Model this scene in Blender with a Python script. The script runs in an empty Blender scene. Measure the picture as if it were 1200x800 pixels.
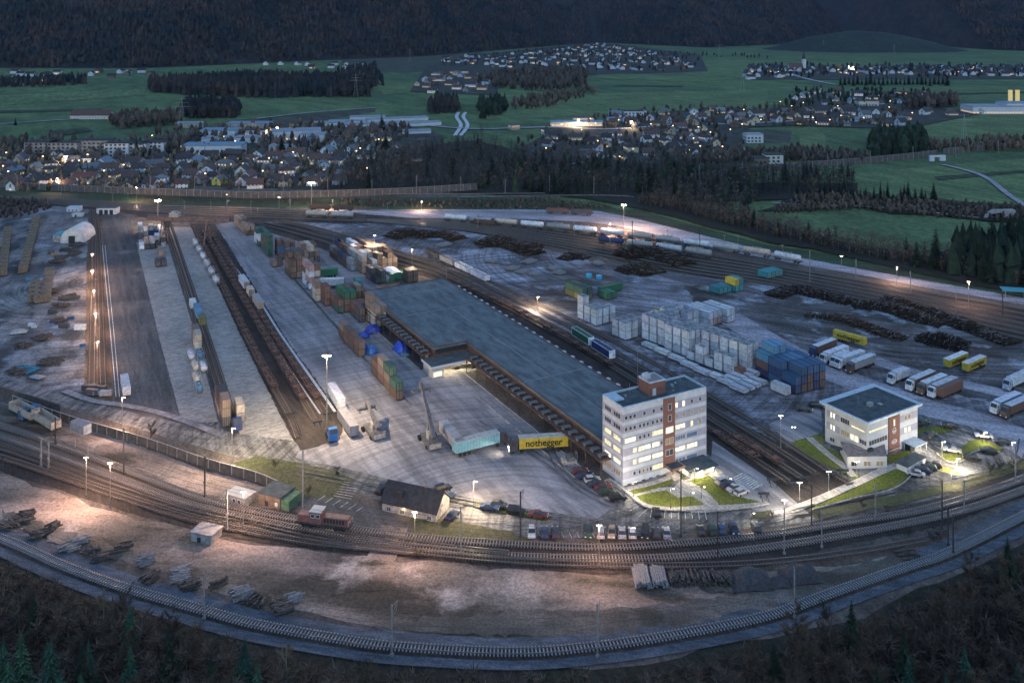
import bpy, math, random
from math import sin, cos, pi, radians as R
from mathutils import Vector, Matrix
from mathutils.geometry import tessellate_polygon
random.seed(11)
rnd = random.random
ru = random.uniform
D = bpy.data
SC = bpy.context.scene
COL = SC.collection

# ------------------------------------------------------------------ camera, sky, light, exposure
F, H, YH = 1050.0, 122.0, 15.0          # focal length (px of a 1200 px wide picture), camera height (m), horizon row
cam_d = D.cameras.new('camera'); cam = D.objects.new('camera', cam_d); COL.objects.link(cam)
cam.location = (0, 0, H); cam.rotation_euler = (R(90), 0, 0)
cam_d.sensor_width = 36; cam_d.lens = 36 * F / 1200; cam_d.shift_y = -(400 - YH) / 1200
cam_d.clip_start = 1; cam_d.clip_end = 30000
SC.camera = cam
W = D.worlds.new('World'); SC.world = W; W.use_nodes = True
wn = W.node_tree; bg = wn.nodes['Background']
sky = wn.nodes.new('ShaderNodeTexSky'); sky.sky_type = 'NISHITA'; sky.sun_disc = False
SUN_EL, SUN_ROT = -1.0, 205.0
sky.sun_elevation = R(SUN_EL); sky.sun_rotation = R(SUN_ROT); sky.air_density = 1.0; sky.dust_density = 0.5; sky.ozone_density = 1.9
_tn = wn.nodes.new('ShaderNodeMix'); _tn.data_type = 'RGBA'; _tn.blend_type = 'MULTIPLY'; _tn.inputs[0].default_value = 1; _tn.inputs[7].default_value = (.68, 1.0, 1.16, 1)   # teal cast of the dusk
wn.links.new(sky.outputs[0], _tn.inputs[6]); wn.links.new(_tn.outputs[2], bg.inputs[0]); bg.inputs[1].default_value = 0.15
sun_d = D.lights.new('sun', 'SUN'); sun_d.energy = 0.05; sun_d.angle = R(25); sun_d.color = (0.75, 0.85, 1.0)
sun = D.objects.new('sun', sun_d); COL.objects.link(sun)
sun.rotation_euler = (R(40), 0, R(20))
SC.view_settings.view_transform = 'Standard'; SC.view_settings.look = 'None'; SC.view_settings.gamma = 1
SC.view_settings.use_curve_mapping = False
SC.view_settings.exposure = 4.12
cy = SC.cycles
cy.use_denoising = True
try: cy.denoiser = 'OPENIMAGEDENOISE'
except Exception: pass
cy.max_bounces = 3; cy.diffuse_bounces = 2; cy.glossy_bounces = 1; cy.transmission_bounces = 1; cy.volume_bounces = 0
cy.transparent_max_bounces = 4; cy.caustics_reflective = False; cy.caustics_refractive = False
cy.sample_clamp_indirect = 3.0
LK = 0.27                                   # strength of every lamp in the yard

# ------------------------------------------------------------------ from a picture row/column to a point on the ground
def G(x, y, z=0.0):
    Y = F * (H - z) / (y - YH)
    return Vector(((x - 600) * Y / F, Y, z))
YAW = 29.0                                  # the yard's axis leans 29 degrees left of the view
def heading(p, q):                          # z rotation that points local +X from pixel p to pixel q
    a, b = G(*p), G(*q)
    return math.atan2(b.y - a.y, b.x - a.x)

# ------------------------------------------------------------------ mesh builder
class MB:
    def __init__(s): s.v = []; s.f = []; s.m = []; s.T = None
    def add(s, vs, fs, mi=0):
        o = len(s.v)
        if s.T is not None: vs = [s.T @ Vector(p) for p in vs]
        s.v.extend([tuple(p) for p in vs]); s.f.extend([tuple(i + o for i in f) for f in fs]); s.m.extend([mi] * len(fs))
    def box(s, x0, y0, z0, x1, y1, z1, mi=0, bottom=False):
        vs = [(x0,y0,z0),(x1,y0,z0),(x1,y1,z0),(x0,y1,z0),(x0,y0,z1),(x1,y0,z1),(x1,y1,z1),(x0,y1,z1)]
        fs = [(4,5,6,7),(0,1,5,4),(1,2,6,5),(2,3,7,6),(3,0,4,7),(3,2,1,0)]
        s.add(vs, fs, mi)
    def cbox(s, cx, cy, z0, sx, sy, sz, mi=0, rz=0):
        c, n = cos(rz), sin(rz)
        vs = []
        for z in (z0, z0 + sz):
            for dx, dy in ((-1,-1),(1,-1),(1,1),(-1,1)):
                x, y = dx*sx/2, dy*sy/2
                vs.append((cx + x*c - y*n, cy + x*n + y*c, z))
        s.add(vs, [(4,5,6,7),(0,1,5,4),(1,2,6,5),(2,3,7,6),(3,0,4,7),(3,2,1,0)], mi)
    def prism(s, pts, z0, z1, mi=0, mtop=None):
        n = len(pts)
        vs = [(p[0],p[1],z0) for p in pts] + [(p[0],p[1],z1) for p in pts]
        s.add(vs, [(i,(i+1)%n,n+(i+1)%n,n+i) for i in range(n)] + [tuple(range(n-1,-1,-1))], mi)
        s.add(vs[n:], [tuple(range(n))], mi if mtop is None else mtop)
    def prof(s, pts, y0, y1, mi=0):           # outline in x,z swept along y
        n = len(pts)
        vs = [(p[0],y0,p[1]) for p in pts] + [(p[0],y1,p[1]) for p in pts]
        s.add(vs, [(i,(i+1)%n,n+(i+1)%n,n+i) for i in range(n)] + [tuple(range(n-1,-1,-1)), tuple(range(n,2*n))], mi)
    def cyl(s, p0, p1, r0, r1=None, n=6, mi=0, caps=True):
        p0, p1 = Vector(p0), Vector(p1); r1 = r0 if r1 is None else r1
        d = (p1 - p0); d = d.normalized() if d.length else Vector((0,0,1))
        a = d.orthogonal().normalized(); b = d.cross(a)
        vs = []
        for p, r in ((p0, r0), (p1, r1)):
            for k in range(n):
                t = 2*pi*k/n; vs.append(p + (a*cos(t) + b*sin(t))*r)
        fs = [(i,(i+1)%n,n+(i+1)%n,n+i) for i in range(n)]
        if caps: fs += [tuple(range(n-1,-1,-1)), tuple(range(n,2*n))]
        s.add(vs, fs, mi)
    def build(s, name, mats, parent=None, smooth=False, link=True):
        me = D.meshes.new(name); me.from_pydata(s.v, [], s.f)
        if not isinstance(mats, (list, tuple)): mats = [mats]
        for m in mats: me.materials.append(m)
        if len(mats) > 1: me.polygons.foreach_set('material_index', s.m)
        if smooth: me.polygons.foreach_set('use_smooth', [True]*len(s.f))
        me.update()
        o = D.objects.new(name, me)
        if link: COL.objects.link(o)
        if parent is not None: o.parent = parent
        return o

LABELED = []
def tag(o, label, cat, group=None, kind=None):
    if label: o['label'] = label
    if cat: o['category'] = cat
    if group: o['group'] = group
    if kind: o['kind'] = kind
    if kind != 'structure': LABELED.append(o)
    return o
def struct(o, label=None):
    o['kind'] = 'structure'
    if label: o['label'] = label
    return o
def empty(name, loc=(0,0,0), rz=0, link=True):
    o = D.objects.new(name, None); o.empty_display_size = .5
    o.location = loc; o.rotation_euler = (0,0,rz)
    if link: COL.objects.link(o)
    return o
class Proto:
    """a thing kept off scene: an unlinked tree of objects that place() copies"""
    def __init__(s, name): s.root = empty(name, link=False); s.kids = {s.root: []}
    def part(s, name, mb, mats, parent=None, smooth=False, label=None):
        p = parent or s.root
        o = mb.build(name, mats, smooth=smooth, link=False) if isinstance(mb, MB) else mb
        if label: o['label'] = label
        s.kids.setdefault(p, []).append(o); s.kids[o] = []
        return o
def place(pr, loc, rz, label, cat, group=None, colors=None, scale=1.0, zs=None):
    r = pr.root.copy(); COL.objects.link(r)
    r.location = loc; r.rotation_euler = (0,0,rz)
    r.scale = (scale, scale, zs or scale)
    tag(r, label, cat, group)
    def rec(src, dst):
        for k in pr.kids[src]:
            c = k.copy(); COL.objects.link(c); c.parent = dst
            base = k.name.split('.')[0]
            if colors:
                cc = colors.get(base) or colors.get('*')
                if cc: c.color = (*cc, 1)
            rec(k, c)
    rec(pr.root, r)
    return r

# ------------------------------------------------------------------ materials
def nt(m): m.use_nodes = True; t = m.node_tree; return t, t.nodes, t.links, t.nodes['Principled BSDF']
def mixc(n, l, fac, a, b, mode='MIX'):
    x = n.new('ShaderNodeMix'); x.data_type = 'RGBA'; x.blend_type = mode
    for s_, v in ((0, fac), (6, a), (7, b)):
        if hasattr(v, 'links') or isinstance(v, bpy.types.NodeSocket): l.new(v, x.inputs[s_])
        else: x.inputs[s_].default_value = v if isinstance(v, (int, float)) else (*v, 1)
    return x.outputs[2]
def ramp(n, l, src, a, b):
    x = n.new('ShaderNodeMapRange'); x.interpolation_type = 'SMOOTHSTEP'
    l.new(src, x.inputs[0]); x.inputs[1].default_value = a; x.inputs[2].default_value = b
    return x.outputs[0]
def noise(n, l, co, scale, detail=3, rough=.55):
    x = n.new('ShaderNodeTexNoise'); x.inputs['Scale'].default_value = scale
    x.inputs['Detail'].default_value = detail; x.inputs['Roughness'].default_value = rough
    l.new(co, x.inputs['Vector']); return x.outputs['Fac']
def pm(name, col, rough=.7, metal=0, var=.15, scale=1.2, objcol=False, dirt=None, bump=0, spec=.3):
    """painted / plain surface with uneven tone from world-space noise; objcol multiplies by the object's own colour"""
    m = D.materials.new(name); t, n, l, b = nt(m)
    g = n.new('ShaderNodeNewGeometry')
    f = noise(n, l, g.outputs['Position'], scale, 4)
    f = ramp(n, l, f, .3, .7)
    base = col
    if objcol:
        oi = n.new('ShaderNodeObjectInfo'); base = oi.outputs['Color']
    c = mixc(n, l, f, (1-var,)*3, (1+var*.4,)*3)
    c2 = mixc(n, l, 1.0, base, c, 'MULTIPLY')
    if dirt:
        f2 = ramp(n, l, noise(n, l, g.outputs['Position'], scale*.6, 5, .7), .5, .72)
        c2 = mixc(n, l, f2, c2, dirt)
    l.new(c2, b.inputs['Base Color']); b.inputs['Roughness'].default_value = rough; b.inputs['Metallic'].default_value = metal
    b.inputs['Specular IOR Level'].default_value = spec
    if bump:
        bm = n.new('ShaderNodeBump'); bm.inputs['Strength'].default_value = bump; bm.inputs['Distance'].default_value = .05
        l.new(noise(n, l, g.outputs['Position'], scale*8, 3), bm.inputs['Height']); l.new(bm.outputs[0], b.inputs['Normal'])
    return m
def em(name, col, strength, base=(.1,.1,.1)):
    m = D.materials.new(name); t, n, l, b = nt(m)
    b.inputs['Base Color'].default_value = (*base, 1); b.inputs['Emission Color'].default_value = (*col, 1)
    b.inputs['Emission Strength'].default_value = strength
    return m
def gm(name, c1, c2, big=.02, streak=.12, dark=(.05,.045,.04), dk=(.55,.75), pale=None, pl=(.6,.7), yaw=YAW, ratio=.2, fine=1.6, rough=.9, joints=0, damt=.8, bump=.3, palescale=.05, swirl=None, swa=.3, fa=1.0):
    """ground: two tones in large patches, streaks along the axis, dark stains, pale (frosty/dusty) patches, fine grit"""
    m = D.materials.new(name); t, n, l, b = nt(m)
    g = n.new('ShaderNodeNewGeometry'); P = g.outputs['Position']
    mp = n.new('ShaderNodeMapping'); mp.inputs['Rotation'].default_value = (0,0,-R(yaw)); l.new(P, mp.inputs[0])
    ms = n.new('ShaderNodeMapping'); ms.inputs['Scale'].default_value = (1, ratio, 1); l.new(mp.outputs[0], ms.inputs[0])
    c = mixc(n, l, ramp(n, l, noise(n, l, P, big, 4), .38, .62), c1, c2)
    s1 = ramp(n, l, noise(n, l, ms.outputs[0], streak*4, 4, .6), .3, .7)
    c = mixc(n, l, 1.0, c, mixc(n, l, s1, (.66,)*3, (1.22,)*3), 'MULTIPLY')
    d = ramp(n, l, noise(n, l, ms.outputs[0], streak, 6, .68), *dk)
    dd = n.new('ShaderNodeMath'); dd.operation = 'MULTIPLY'; l.new(d, dd.inputs[0]); dd.inputs[1].default_value = damt
    c = mixc(n, l, dd.outputs[0], c, dark)
    hf = ramp(n, l, noise(n, l, ms.outputs[0], streak*9, 5, .75), .56, .70)
    c = mixc(n, l, 1.0, c, mixc(n, l, hf, (1.06,)*3, (1-.34*fa,)*3), 'MULTIPLY')
    if pale:
        c = mixc(n, l, ramp(n, l, noise(n, l, P, palescale, 7, .62), *pl), c, pale)
    if swirl:                                 # worn arcs where lorries turn, round given points
        for (cx, cy_) in swirl:
            vs_ = n.new('ShaderNodeVectorMath'); vs_.operation = 'SUBTRACT'; l.new(P, vs_.inputs[0]); vs_.inputs[1].default_value = (cx, cy_, 0)
            ln = n.new('ShaderNodeVectorMath'); ln.operation = 'LENGTH'; l.new(vs_.outputs[0], ln.inputs[0])
            sp = n.new('ShaderNodeSeparateXYZ'); l.new(vs_.outputs[0], sp.inputs[0])
            at = n.new('ShaderNodeMath'); at.operation = 'ARCTAN2'; l.new(sp.outputs[1], at.inputs[0]); l.new(sp.outputs[0], at.inputs[1])
            a2 = n.new('ShaderNodeMath'); a2.operation = 'MULTIPLY'; l.new(at.outputs[0], a2.inputs[0]); a2.inputs[1].default_value = 2.2
            cb_ = n.new('ShaderNodeCombineXYZ'); l.new(ln.outputs['Value'], cb_.inputs[0]); l.new(a2.outputs[0], cb_.inputs[1])
            ar = ramp(n, l, noise(n, l, cb_.outputs[0], .62, 3, .6), .36, .6)
            c = mixc(n, l, 1.0, c, mixc(n, l, ar, (1-swa,)*3, (1.1,)*3), 'MULTIPLY')
    fn = noise(n, l, P, fine, 3, .7)
    c = mixc(n, l, 1.0, c, mixc(n, l, ramp(n, l, fn, .25, .75), (1-.42*fa,)*3, (1+.34*fa,)*3), 'MULTIPLY')
    if joints:
        br = n.new('ShaderNodeTexBrick'); br.offset = 0; br.inputs['Scale'].default_value = 1.0
        br.inputs['Brick Width'].default_value = joints; br.inputs['Row Height'].default_value = joints
        br.inputs['Mortar Size'].default_value = .06; br.inputs['Color1'].default_value = (1,1,1,1)
        br.inputs['Color2'].default_value = (.96,.96,.96,1); br.inputs['Mortar'].default_value = (.86,.86,.86,1)
        l.new(mp.outputs[0], br.inputs['Vector']); c = mixc(n, l, 1.0, c, br.outputs['Color'], 'MULTIPLY')
    l.new(c, b.inputs['Base Color']); b.inputs['Roughness'].default_value = rough; b.inputs['Specular IOR Level'].default_value = .15
    if bump:
        bm = n.new('ShaderNodeBump'); bm.inputs['Strength'].default_value = bump; bm.inputs['Distance'].default_value = .25
        l.new(fn, bm.inputs['Height']); l.new(bm.outputs[0], b.inputs['Normal'])
    return m

# ------------------------------------------------------------------ curves and sheets
def spline(pts, k=8):                        # Catmull-Rom through picture points
    P = [Vector(p) for p in pts]; P = [P[0]*2-P[1]] + P + [P[-1]*2-P[-2]]
    out = []
    for i in range(1, len(P)-2):
        for j in range(k):
            t = j/k; a, b_, c, d = P[i-1:i+3]
            out.append(.5*((2*b_) + (c-a)*t + (2*a-5*b_+4*c-d)*t*t + (3*b_-a-3*c+d)*t**3))
    out.append(P[-2]); return out
def resample(W_, step):
    out = [W_[0]]; need = step
    for a, b in zip(W_, W_[1:]):
        L = (b-a).length; pos = need
        while pos <= L: out.append(a.lerp(b, pos/L)); pos += step
        need = pos - L
    return out
def wline(pts, step, k=8): return resample([G(p[0], p[1]) for p in spline(pts, k)], step)
def offs(L, d):
    out = []
    for i, p in enumerate(L):
        a, b = L[max(i-1,0)], L[min(i+1,len(L)-1)]
        t = (b-a); t.z = 0; t = t.normalized() if t.length else Vector((1,0,0))
        out.append(p + Vector((-t.y, t.x, 0))*d)
    return out
LZ = [0.02]
def sheet(name, poly, mat, jit=0.0, z=None, label=None, kind='structure', sub=None, world=False):
    if z is None: LZ[0] += .006; z = LZ[0]
    W_ = [Vector((p[0], p[1], 0)) if world else G(p[0], p[1]) for p in poly]
    if jit:
        rs = random.Random(name + str(poly[0]))
        o = []
        for i, a in enumerate(W_):
            b = W_[(i+1) % len(W_)]; L = (b-a).length; n = max(1, min(60, int(L/(sub or jit*4))))
            for j in range(n):
                p = a.lerp(b, j/n); o.append(Vector((p.x + rs.uniform(-jit,jit), p.y + rs.uniform(-jit,jit), 0)))
        W_ = o
    tri = tessellate_polygon([W_]); mb = MB()
    vs = [(p.x,p.y,z) for p in W_]; fs = []
    for t in tri:
        a, b, c = (Vector(vs[i]) for i in t)
        fs.append(tuple(t) if (b-a).cross(c-a).z > 0 else (t[0],t[2],t[1]))
    mb.add(vs, fs)
    o = mb.build(name, mat)
    if kind: o['kind'] = kind
    if label: o['label'] = label
    return o
def strip_mesh(mb, L, w, z, mi=0, d=0):
    A, B = offs(L, d+w/2), offs(L, d-w/2)
    vs = [(p.x,p.y,z) for p in A] + [(p.x,p.y,z) for p in B]; n = len(A)
    mb.add(vs, [(n+i, n+i+1, i+1, i) for i in range(n-1)], mi)
def strip(name, pts, w, mat, z=None, label=None, step=4, d=0):
    if z is None: LZ[0] += .006; z = LZ[0]
    mb = MB(); strip_mesh(mb, wline(pts, step), w, z, 0, d)
    o = mb.build(name, mat); o['kind'] = 'structure'
    if label: o['label'] = label
    return o
def inpoly(x, y, poly):
    c = False; j = len(poly)-1
    for i in range(len(poly)):
        if (poly[i][1] > y) != (poly[j][1] > y) and x < (poly[j][0]-poly[i][0])*(y-poly[i][1])/(poly[j][1]-poly[i][1]) + poly[i][0]: c = not c
        j = i
    return c
def scatter(poly, n, mind, rs, taken=None, tries=40):
    """n ground points inside a picture polygon, evenly per square metre, at least mind metres apart"""
    W_ = [G(*p) for p in poly]; xs = [p.x for p in W_]; ys = [p.y for p in W_]
    q = [(p.x, p.y) for p in W_]; out = []
    cell = {}
    tk = taken if taken is not None else []
    for _ in range(n*tries):
        if len(out) >= n: break
        x, y = rs.uniform(min(xs), max(xs)), rs.uniform(min(ys), max(ys))
        if not inpoly(x, y, q): continue
        k = (int(x//mind), int(y//mind)); ok = True
        for i in (-1,0,1):
            for j in (-1,0,1):
                for (a, b) in cell.get((k[0]+i,k[1]+j), ()):
                    if (a-x)**2+(b-y)**2 < mind*mind: ok = False
        if ok and any((a-x)**2+(b-y)**2 < r*r for a, b, r in tk): ok = False
        if ok: cell.setdefault(k, []).append((x,y)); out.append((x,y))
    return out
# ------------------------------------------------------------------ ground materials
M_meadow = gm('meadow_grass', (.104,.150,.060), (.074,.112,.050), big=.004, streak=.012, dark=(.035,.055,.03), dk=(.5,.8), fine=.25, ratio=.35, bump=0, damt=.6)
M_field2 = gm('ploughed_field', (.075,.066,.052), (.06,.07,.045), big=.01, streak=.02, fine=.3, bump=0)
M_field3 = gm('pale_field', (.125,.170,.068), (.100,.140,.058), big=.01, streak=.03, fine=.3, bump=0)
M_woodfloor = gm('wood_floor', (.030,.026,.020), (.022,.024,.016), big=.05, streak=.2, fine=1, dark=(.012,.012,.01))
M_earth = gm('yard_earth', (.13,.105,.09), (.10,.082,.07), big=.03, streak=.1, dark=(.045,.036,.03), dk=(.5,.7), pale=(.2,.17,.15), pl=(.6,.8), ratio=.3)
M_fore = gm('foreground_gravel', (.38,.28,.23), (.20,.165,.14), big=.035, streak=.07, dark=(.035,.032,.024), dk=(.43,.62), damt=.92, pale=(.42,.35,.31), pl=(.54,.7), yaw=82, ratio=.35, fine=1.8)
M_bal = gm('ballast_brown', (.062,.049,.042), (.042,.034,.030), big=.06, streak=.25, dark=(.03,.024,.02), dk=(.5,.75), ratio=.12, fine=2.5)
M_balb = gm('ballast_grey', (.10,.11,.13), (.07,.08,.095), big=.05, streak=.2, dark=(.06,.06,.06), yaw=80, fine=2.5)
M_ball = gm('ballast_left', (.16,.11,.075), (.10,.07,.045), big=.05, streak=.35, dark=(.035,.026,.018), dk=(.45,.7), ratio=.04, yaw=26, pale=(.24,.2,.16), pl=(.55,.75), fine=2)
M_conc = gm('apron_concrete', (.275,.255,.26), (.205,.19,.198), fa=.4, swirl=[tuple(G(600,640).xy)], swa=.2, big=.025, streak=.09, dark=(.10,.095,.09), dk=(.56,.78), ratio=.12, yaw=YAW, fine=1.1, damt=.7)
M_slab = gm('slab_concrete', (.31,.285,.26), (.25,.235,.22), fa=.5, big=.03, streak=.12, dark=(.13,.12,.11), dk=(.55,.8), ratio=2.5, yaw=26, fine=1.5, joints=5, damt=.6)
M_asph = gm('yard_asphalt', (.105,.10,.10), (.085,.08,.08), big=.03, streak=.12, dark=(.05,.047,.045), dk=(.5,.75), pale=(.15,.14,.135), pl=(.55,.7), ratio=.08, yaw=26, fine=1.8)
M_road = gm('road_asphalt', (.20,.19,.185), (.15,.145,.14), swirl=[tuple(G(560,470).xy), tuple(G(1050,640).xy)], swa=.38, big=.04, streak=.15, dark=(.09,.085,.08), dk=(.52,.75), pale=(.27,.26,.25), pl=(.55,.75), ratio=.3, yaw=75, fine=1.8, damt=.7)
M_frost = gm('frosty_lot', (.28,.27,.30), (.14,.13,.135), swirl=[tuple(G(780,300).xy), tuple(G(690,420).xy)], swa=.35, big=.02, streak=.07, dark=(.05,.043,.04), dk=(.45,.6), pale=(.38,.39,.45), pl=(.5,.72), ratio=.35, yaw=50, fine=1.3, palescale=.06)
M_lav = gm('pale_gravel', (.34,.32,.35), (.28,.265,.29), big=.02, streak=.06, dark=(.13,.12,.12), dk=(.55,.75), ratio=.2, yaw=70, fine=1.2)
M_mud = gm('log_yard_mud', (.19,.18,.185), (.085,.075,.07), swirl=[tuple(G(1000,300).xy)], swa=.4, big=.03, streak=.1, dark=(.04,.034,.03), dk=(.45,.65), pale=(.32,.34,.38), pl=(.52,.66), ratio=.3, yaw=60, fine=1.2, palescale=.07)
M_leftlot = gm('left_lot', (.30,.28,.27), (.15,.145,.15), swirl=[tuple(G(130,330).xy)], swa=.35, big=.03, streak=.09, dark=(.04,.037,.037), dk=(.45,.6), pale=(.38,.38,.41), pl=(.52,.72), ratio=.4, yaw=20, fine=1.5)
M_lawn = gm('lawn', (.12,.135,.022), (.15,.15,.035), big=.08, streak=.4, dark=(.06,.07,.025), dk=(.5,.8), fine=3, ratio=.8)
M_weeds = gm('dry_grass', (.10,.09,.05), (.07,.075,.035), big=.08, streak=.3, dark=(.035,.03,.02), fine=3, ratio=.8, pale=(.15,.12,.08), pl=(.6,.75))
M_bank = gm('grass_bank', (.045,.075,.035), (.065,.07,.04), big=.03, streak=.1, dark=(.03,.028,.02), dk=(.45,.7), fine=1, ratio=.2, yaw=65)
M_pave = gm('pale_paving', (.42,.38,.34), (.36,.33,.30), big=.1, streak=.4, dark=(.2,.18,.16), fine=3, joints=1.2, damt=.5)
M_paint = pm('road_paint', (.62,.62,.60), .8, var=.5, scale=2.0, dirt=(.25,.24,.23))
M_rail = pm('rail_steel', (.25,.22,.20), .45, .6, var=.3, scale=3)
M_sleep = pm('sleeper_concrete', (.27,.23,.21), .9, var=.35, scale=2.5)
M_sleepb = pm('sleeper_grey', (.28,.29,.31), .9, var=.3, scale=2.5)
M_sleepw = pm('sleeper_wood', (.11,.08,.065), .9, var=.35, scale=2.5)
M_mark = pm('cleared_concrete', (.5,.5,.53), .85, var=.35, scale=.8)

# ------------------------------------------------------------------ ground, fields
mb = MB(); mb.add([(-9000,-3000,0),(9000,-3000,0),(9000,9000,0),(-9000,9000,0)], [(0,1,2,3)])
struct(mb.build('ground', M_meadow), 'dark green valley meadows')
FZ = .03
def field(poly, mat, name='field', z=None):
    global FZ
    FZ += .03; return sheet(name, poly, mat, z=z or FZ)
field([(275,141),(440,127),(440,131),(330,150),(262,144)], M_field2)
field([(400,68),(560,60),(590,72),(480,86),(400,84)], M_field2)
field([(815,150),(928,153),(926,168),(850,168)], M_field2)
field([(936,152),(952,146),(968,160),(966,172),(938,172)], M_field3)
field([(1052,138),(1300,136),(1300,160),(1090,160),(1055,150)], M_field3)
field([(955,208),(1150,190),(1300,178),(1300,270),(1195,245),(1095,232),(960,228)], M_field3)
field([(850,235),(905,238),(1000,245),(1150,258),(1140,290),(1100,300),(1000,282),(900,262)], M_meadow)
field([(600,112),(900,105),(900,128),(640,138),(560,140)], M_field3)
field([(780,72),(930,70),(930,96),(820,88)], M_field3)
field([(1000,62),(1300,62),(1300,70),(1050,70)], M_meadow)
field([(930,128),(1010,120),(1180,112),(1300,112),(1300,120),(1050,127)], M_meadow)
field([(700,248),(745,246),(900,288),(1000,303),(1100,322),(1220,344),(1600,420),(1600,470),(1200,358),(1100,338),(1000,318),(900,300),(760,263)], M_bank, 'grass_bank')
M_hedge = gm('rough_meadow', (.05,.06,.035), (.04,.055,.03), big=.01, streak=.03, fine=.2, bump=0)
for p_ in ([(0,112),(170,104),(172,112),(0,124)], [(440,100),(560,92),(560,100),(450,112)], [(700,84),(820,92),(815,97),(700,92)], [(620,118),(780,108),(900,109),(900,112),(780,112),(640,124)]): field(p_, M_field3)
for p_ in ([(720,100),(800,101),(800,102.5),(720,101.5)], [(0,130),(120,128),(120,130),(0,133)], [(960,113),(1200,108),(1200,109.5),(960,115)], [(1095,208),(1200,200),(1200,203),(1100,212)], [(60,154),(100,150),(110,154),(70,160)], [(640,152),(700,150),(760,158),(700,164)]): field(p_, M_hedge)
LZ[0] = .85
def up(): LZ[0] = max(LZ[0], FZ+.02)
M_town = gm('garden_ground', (.045,.05,.038), (.06,.052,.045), big=.03, streak=.06, dark=(.03,.03,.026), fine=.4, bump=0, pale=(.12,.12,.125), pl=(.58,.68), palescale=.04)
for p_ in ([(-300,205),(-300,190),(0,176),(60,172),(130,178),(200,158),(270,150),(400,150),(480,148),(520,160),(520,190),(440,208),(430,230),(0,226)], [(600,180),(640,158),(690,146),(740,134),(870,126),(880,150),(860,160),(880,196),(690,200)],
           [(870,150),(870,132),(930,124),(940,108),(1090,108),(1090,126),(1160,132),(1060,152),(930,148)], [(500,78),(560,64),(700,50),(820,64),(830,84),(700,88),(590,94),(580,112),(480,108)], [(880,94),(880,78),(1230,78),(1230,93)]):
    field(p_, M_town, 'garden_ground')
up()
sheet('yard_ground', [(-900,205),(-200,210),(100,214),(300,222),(500,228),(640,232),(700,246),(760,262),(900,300),(1000,318),(1100,338),(1200,357),(1900,480),(1900,760),(1200,1100),(-600,1100),(-900,700)], M_earth)
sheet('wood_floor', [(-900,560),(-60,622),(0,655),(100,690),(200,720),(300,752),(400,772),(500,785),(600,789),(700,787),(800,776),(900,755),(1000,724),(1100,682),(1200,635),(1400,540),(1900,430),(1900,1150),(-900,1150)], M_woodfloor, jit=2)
sheet('embankment', [(-300,214),(0,222),(120,226),(300,232),(500,233),(640,232),(760,256),(700,250),(560,249),(400,246),(180,242),(0,234),(-300,226)], M_bank, jit=1.5)
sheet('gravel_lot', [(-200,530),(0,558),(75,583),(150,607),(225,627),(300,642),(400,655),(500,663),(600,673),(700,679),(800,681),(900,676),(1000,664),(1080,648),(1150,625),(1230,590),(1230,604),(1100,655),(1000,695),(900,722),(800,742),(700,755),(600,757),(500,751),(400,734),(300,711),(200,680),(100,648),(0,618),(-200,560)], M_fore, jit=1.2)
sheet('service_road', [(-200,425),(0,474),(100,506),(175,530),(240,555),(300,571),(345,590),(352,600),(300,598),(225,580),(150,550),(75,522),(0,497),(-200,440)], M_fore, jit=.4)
sheet('yard_road', [(-200,385),(40,450),(200,470),(350,500),(700,500),(900,480),(1000,440),(1200,420),(1900,470),(1900,560),(1330,520),(1200,560),(1100,588),(950,615),(850,628),(700,634),(620,634),(540,622),(480,604),(400,572),(345,552),(270,538),(150,502),(60,476),(-200,405)], M_road)
sheet('left_lot', [(-400,300),(0,258),(60,242),(104,247),(100,472),(60,460),(0,445),(-400,380)], M_leftlot, jit=.8)
sheet('asphalt_strip', [(119,255),(151,255),(163,300),(188,400),(214,500),(135,482),(128,400),(122,300)], M_asph)
sheet('ballast_strip', [(104,245),(119,245),(122,300),(128,400),(133,474),(99,474),(100,400),(102,300)], M_ball, jit=.3)
sheet('concrete_strip', [(160,286),(196,286),(229,395),(256,498),(213,498),(187,400),(163,300)], M_slab, jit=.1)
sheet('concrete_strip', [(202,268),(224,268),(252,330),(284,400),(336,505),(344,520),(281,512),(247,400),(216,310)], M_slab, jit=.1)
sheet('ballast_strip', [(192,262),(202,268),(216,310),(247,400),(281,512),(262,508),(232,400),(206,310)], M_asph, jit=.2)
sheet('concrete_apron', [(251,266),(300,256),(335,262),(362,285),(430,326),(520,398),(560,420),(702,525),(742,580),(700,612),(600,598),(480,572),(420,556),(346,540),(350,532),(385,515),(397,490),(332,400),(300,350)], M_conc)
sheet('ballast_strip', [(222,264),(252,264),(302,345),(334,398),(404,495),(398,520),(352,532),(338,508),(284,400),(252,330)], M_bal, jit=.3)
sheet('frosty_lot', [(335,262),(430,252),(470,262),(560,274),(700,310),(900,338),(1200,405),(1600,470),(1600,560),(1200,530),(1100,470),(960,480),(900,500),(880,510),(745,440),(610,368),(520,322),(400,285)], M_frost, jit=1)
sheet('log_yard', [(800,338),(880,330),(980,345),(1100,375),(1200,395),(1600,440),(1600,520),(1200,480),(1140,470),(1060,440),(970,425),(880,378),(820,362)], M_mud, jit=2)
sheet('service_lane', [(150,240),(300,248),(430,248),(600,247),(700,249),(745,258),(900,297),(1000,316),(1100,334),(1220,355),(1600,430),(1600,445),(1220,363),(1100,342),(1000,323),(900,306),(800,285),(740,270),(690,262),(600,258),(430,257),(330,262),(250,258),(150,248)], M_lav, jit=.3)
sheet('ballast_field', [(480,262),(560,263),(640,268),(700,276),(800,294),(900,312),(1000,330),(1100,347),(1220,368),(1600,445),(1600,490),(1220,408),(1100,378),(1000,356),(900,336),(800,322),(700,300),(600,283),(540,273)], M_bal, jit=.5)
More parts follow.
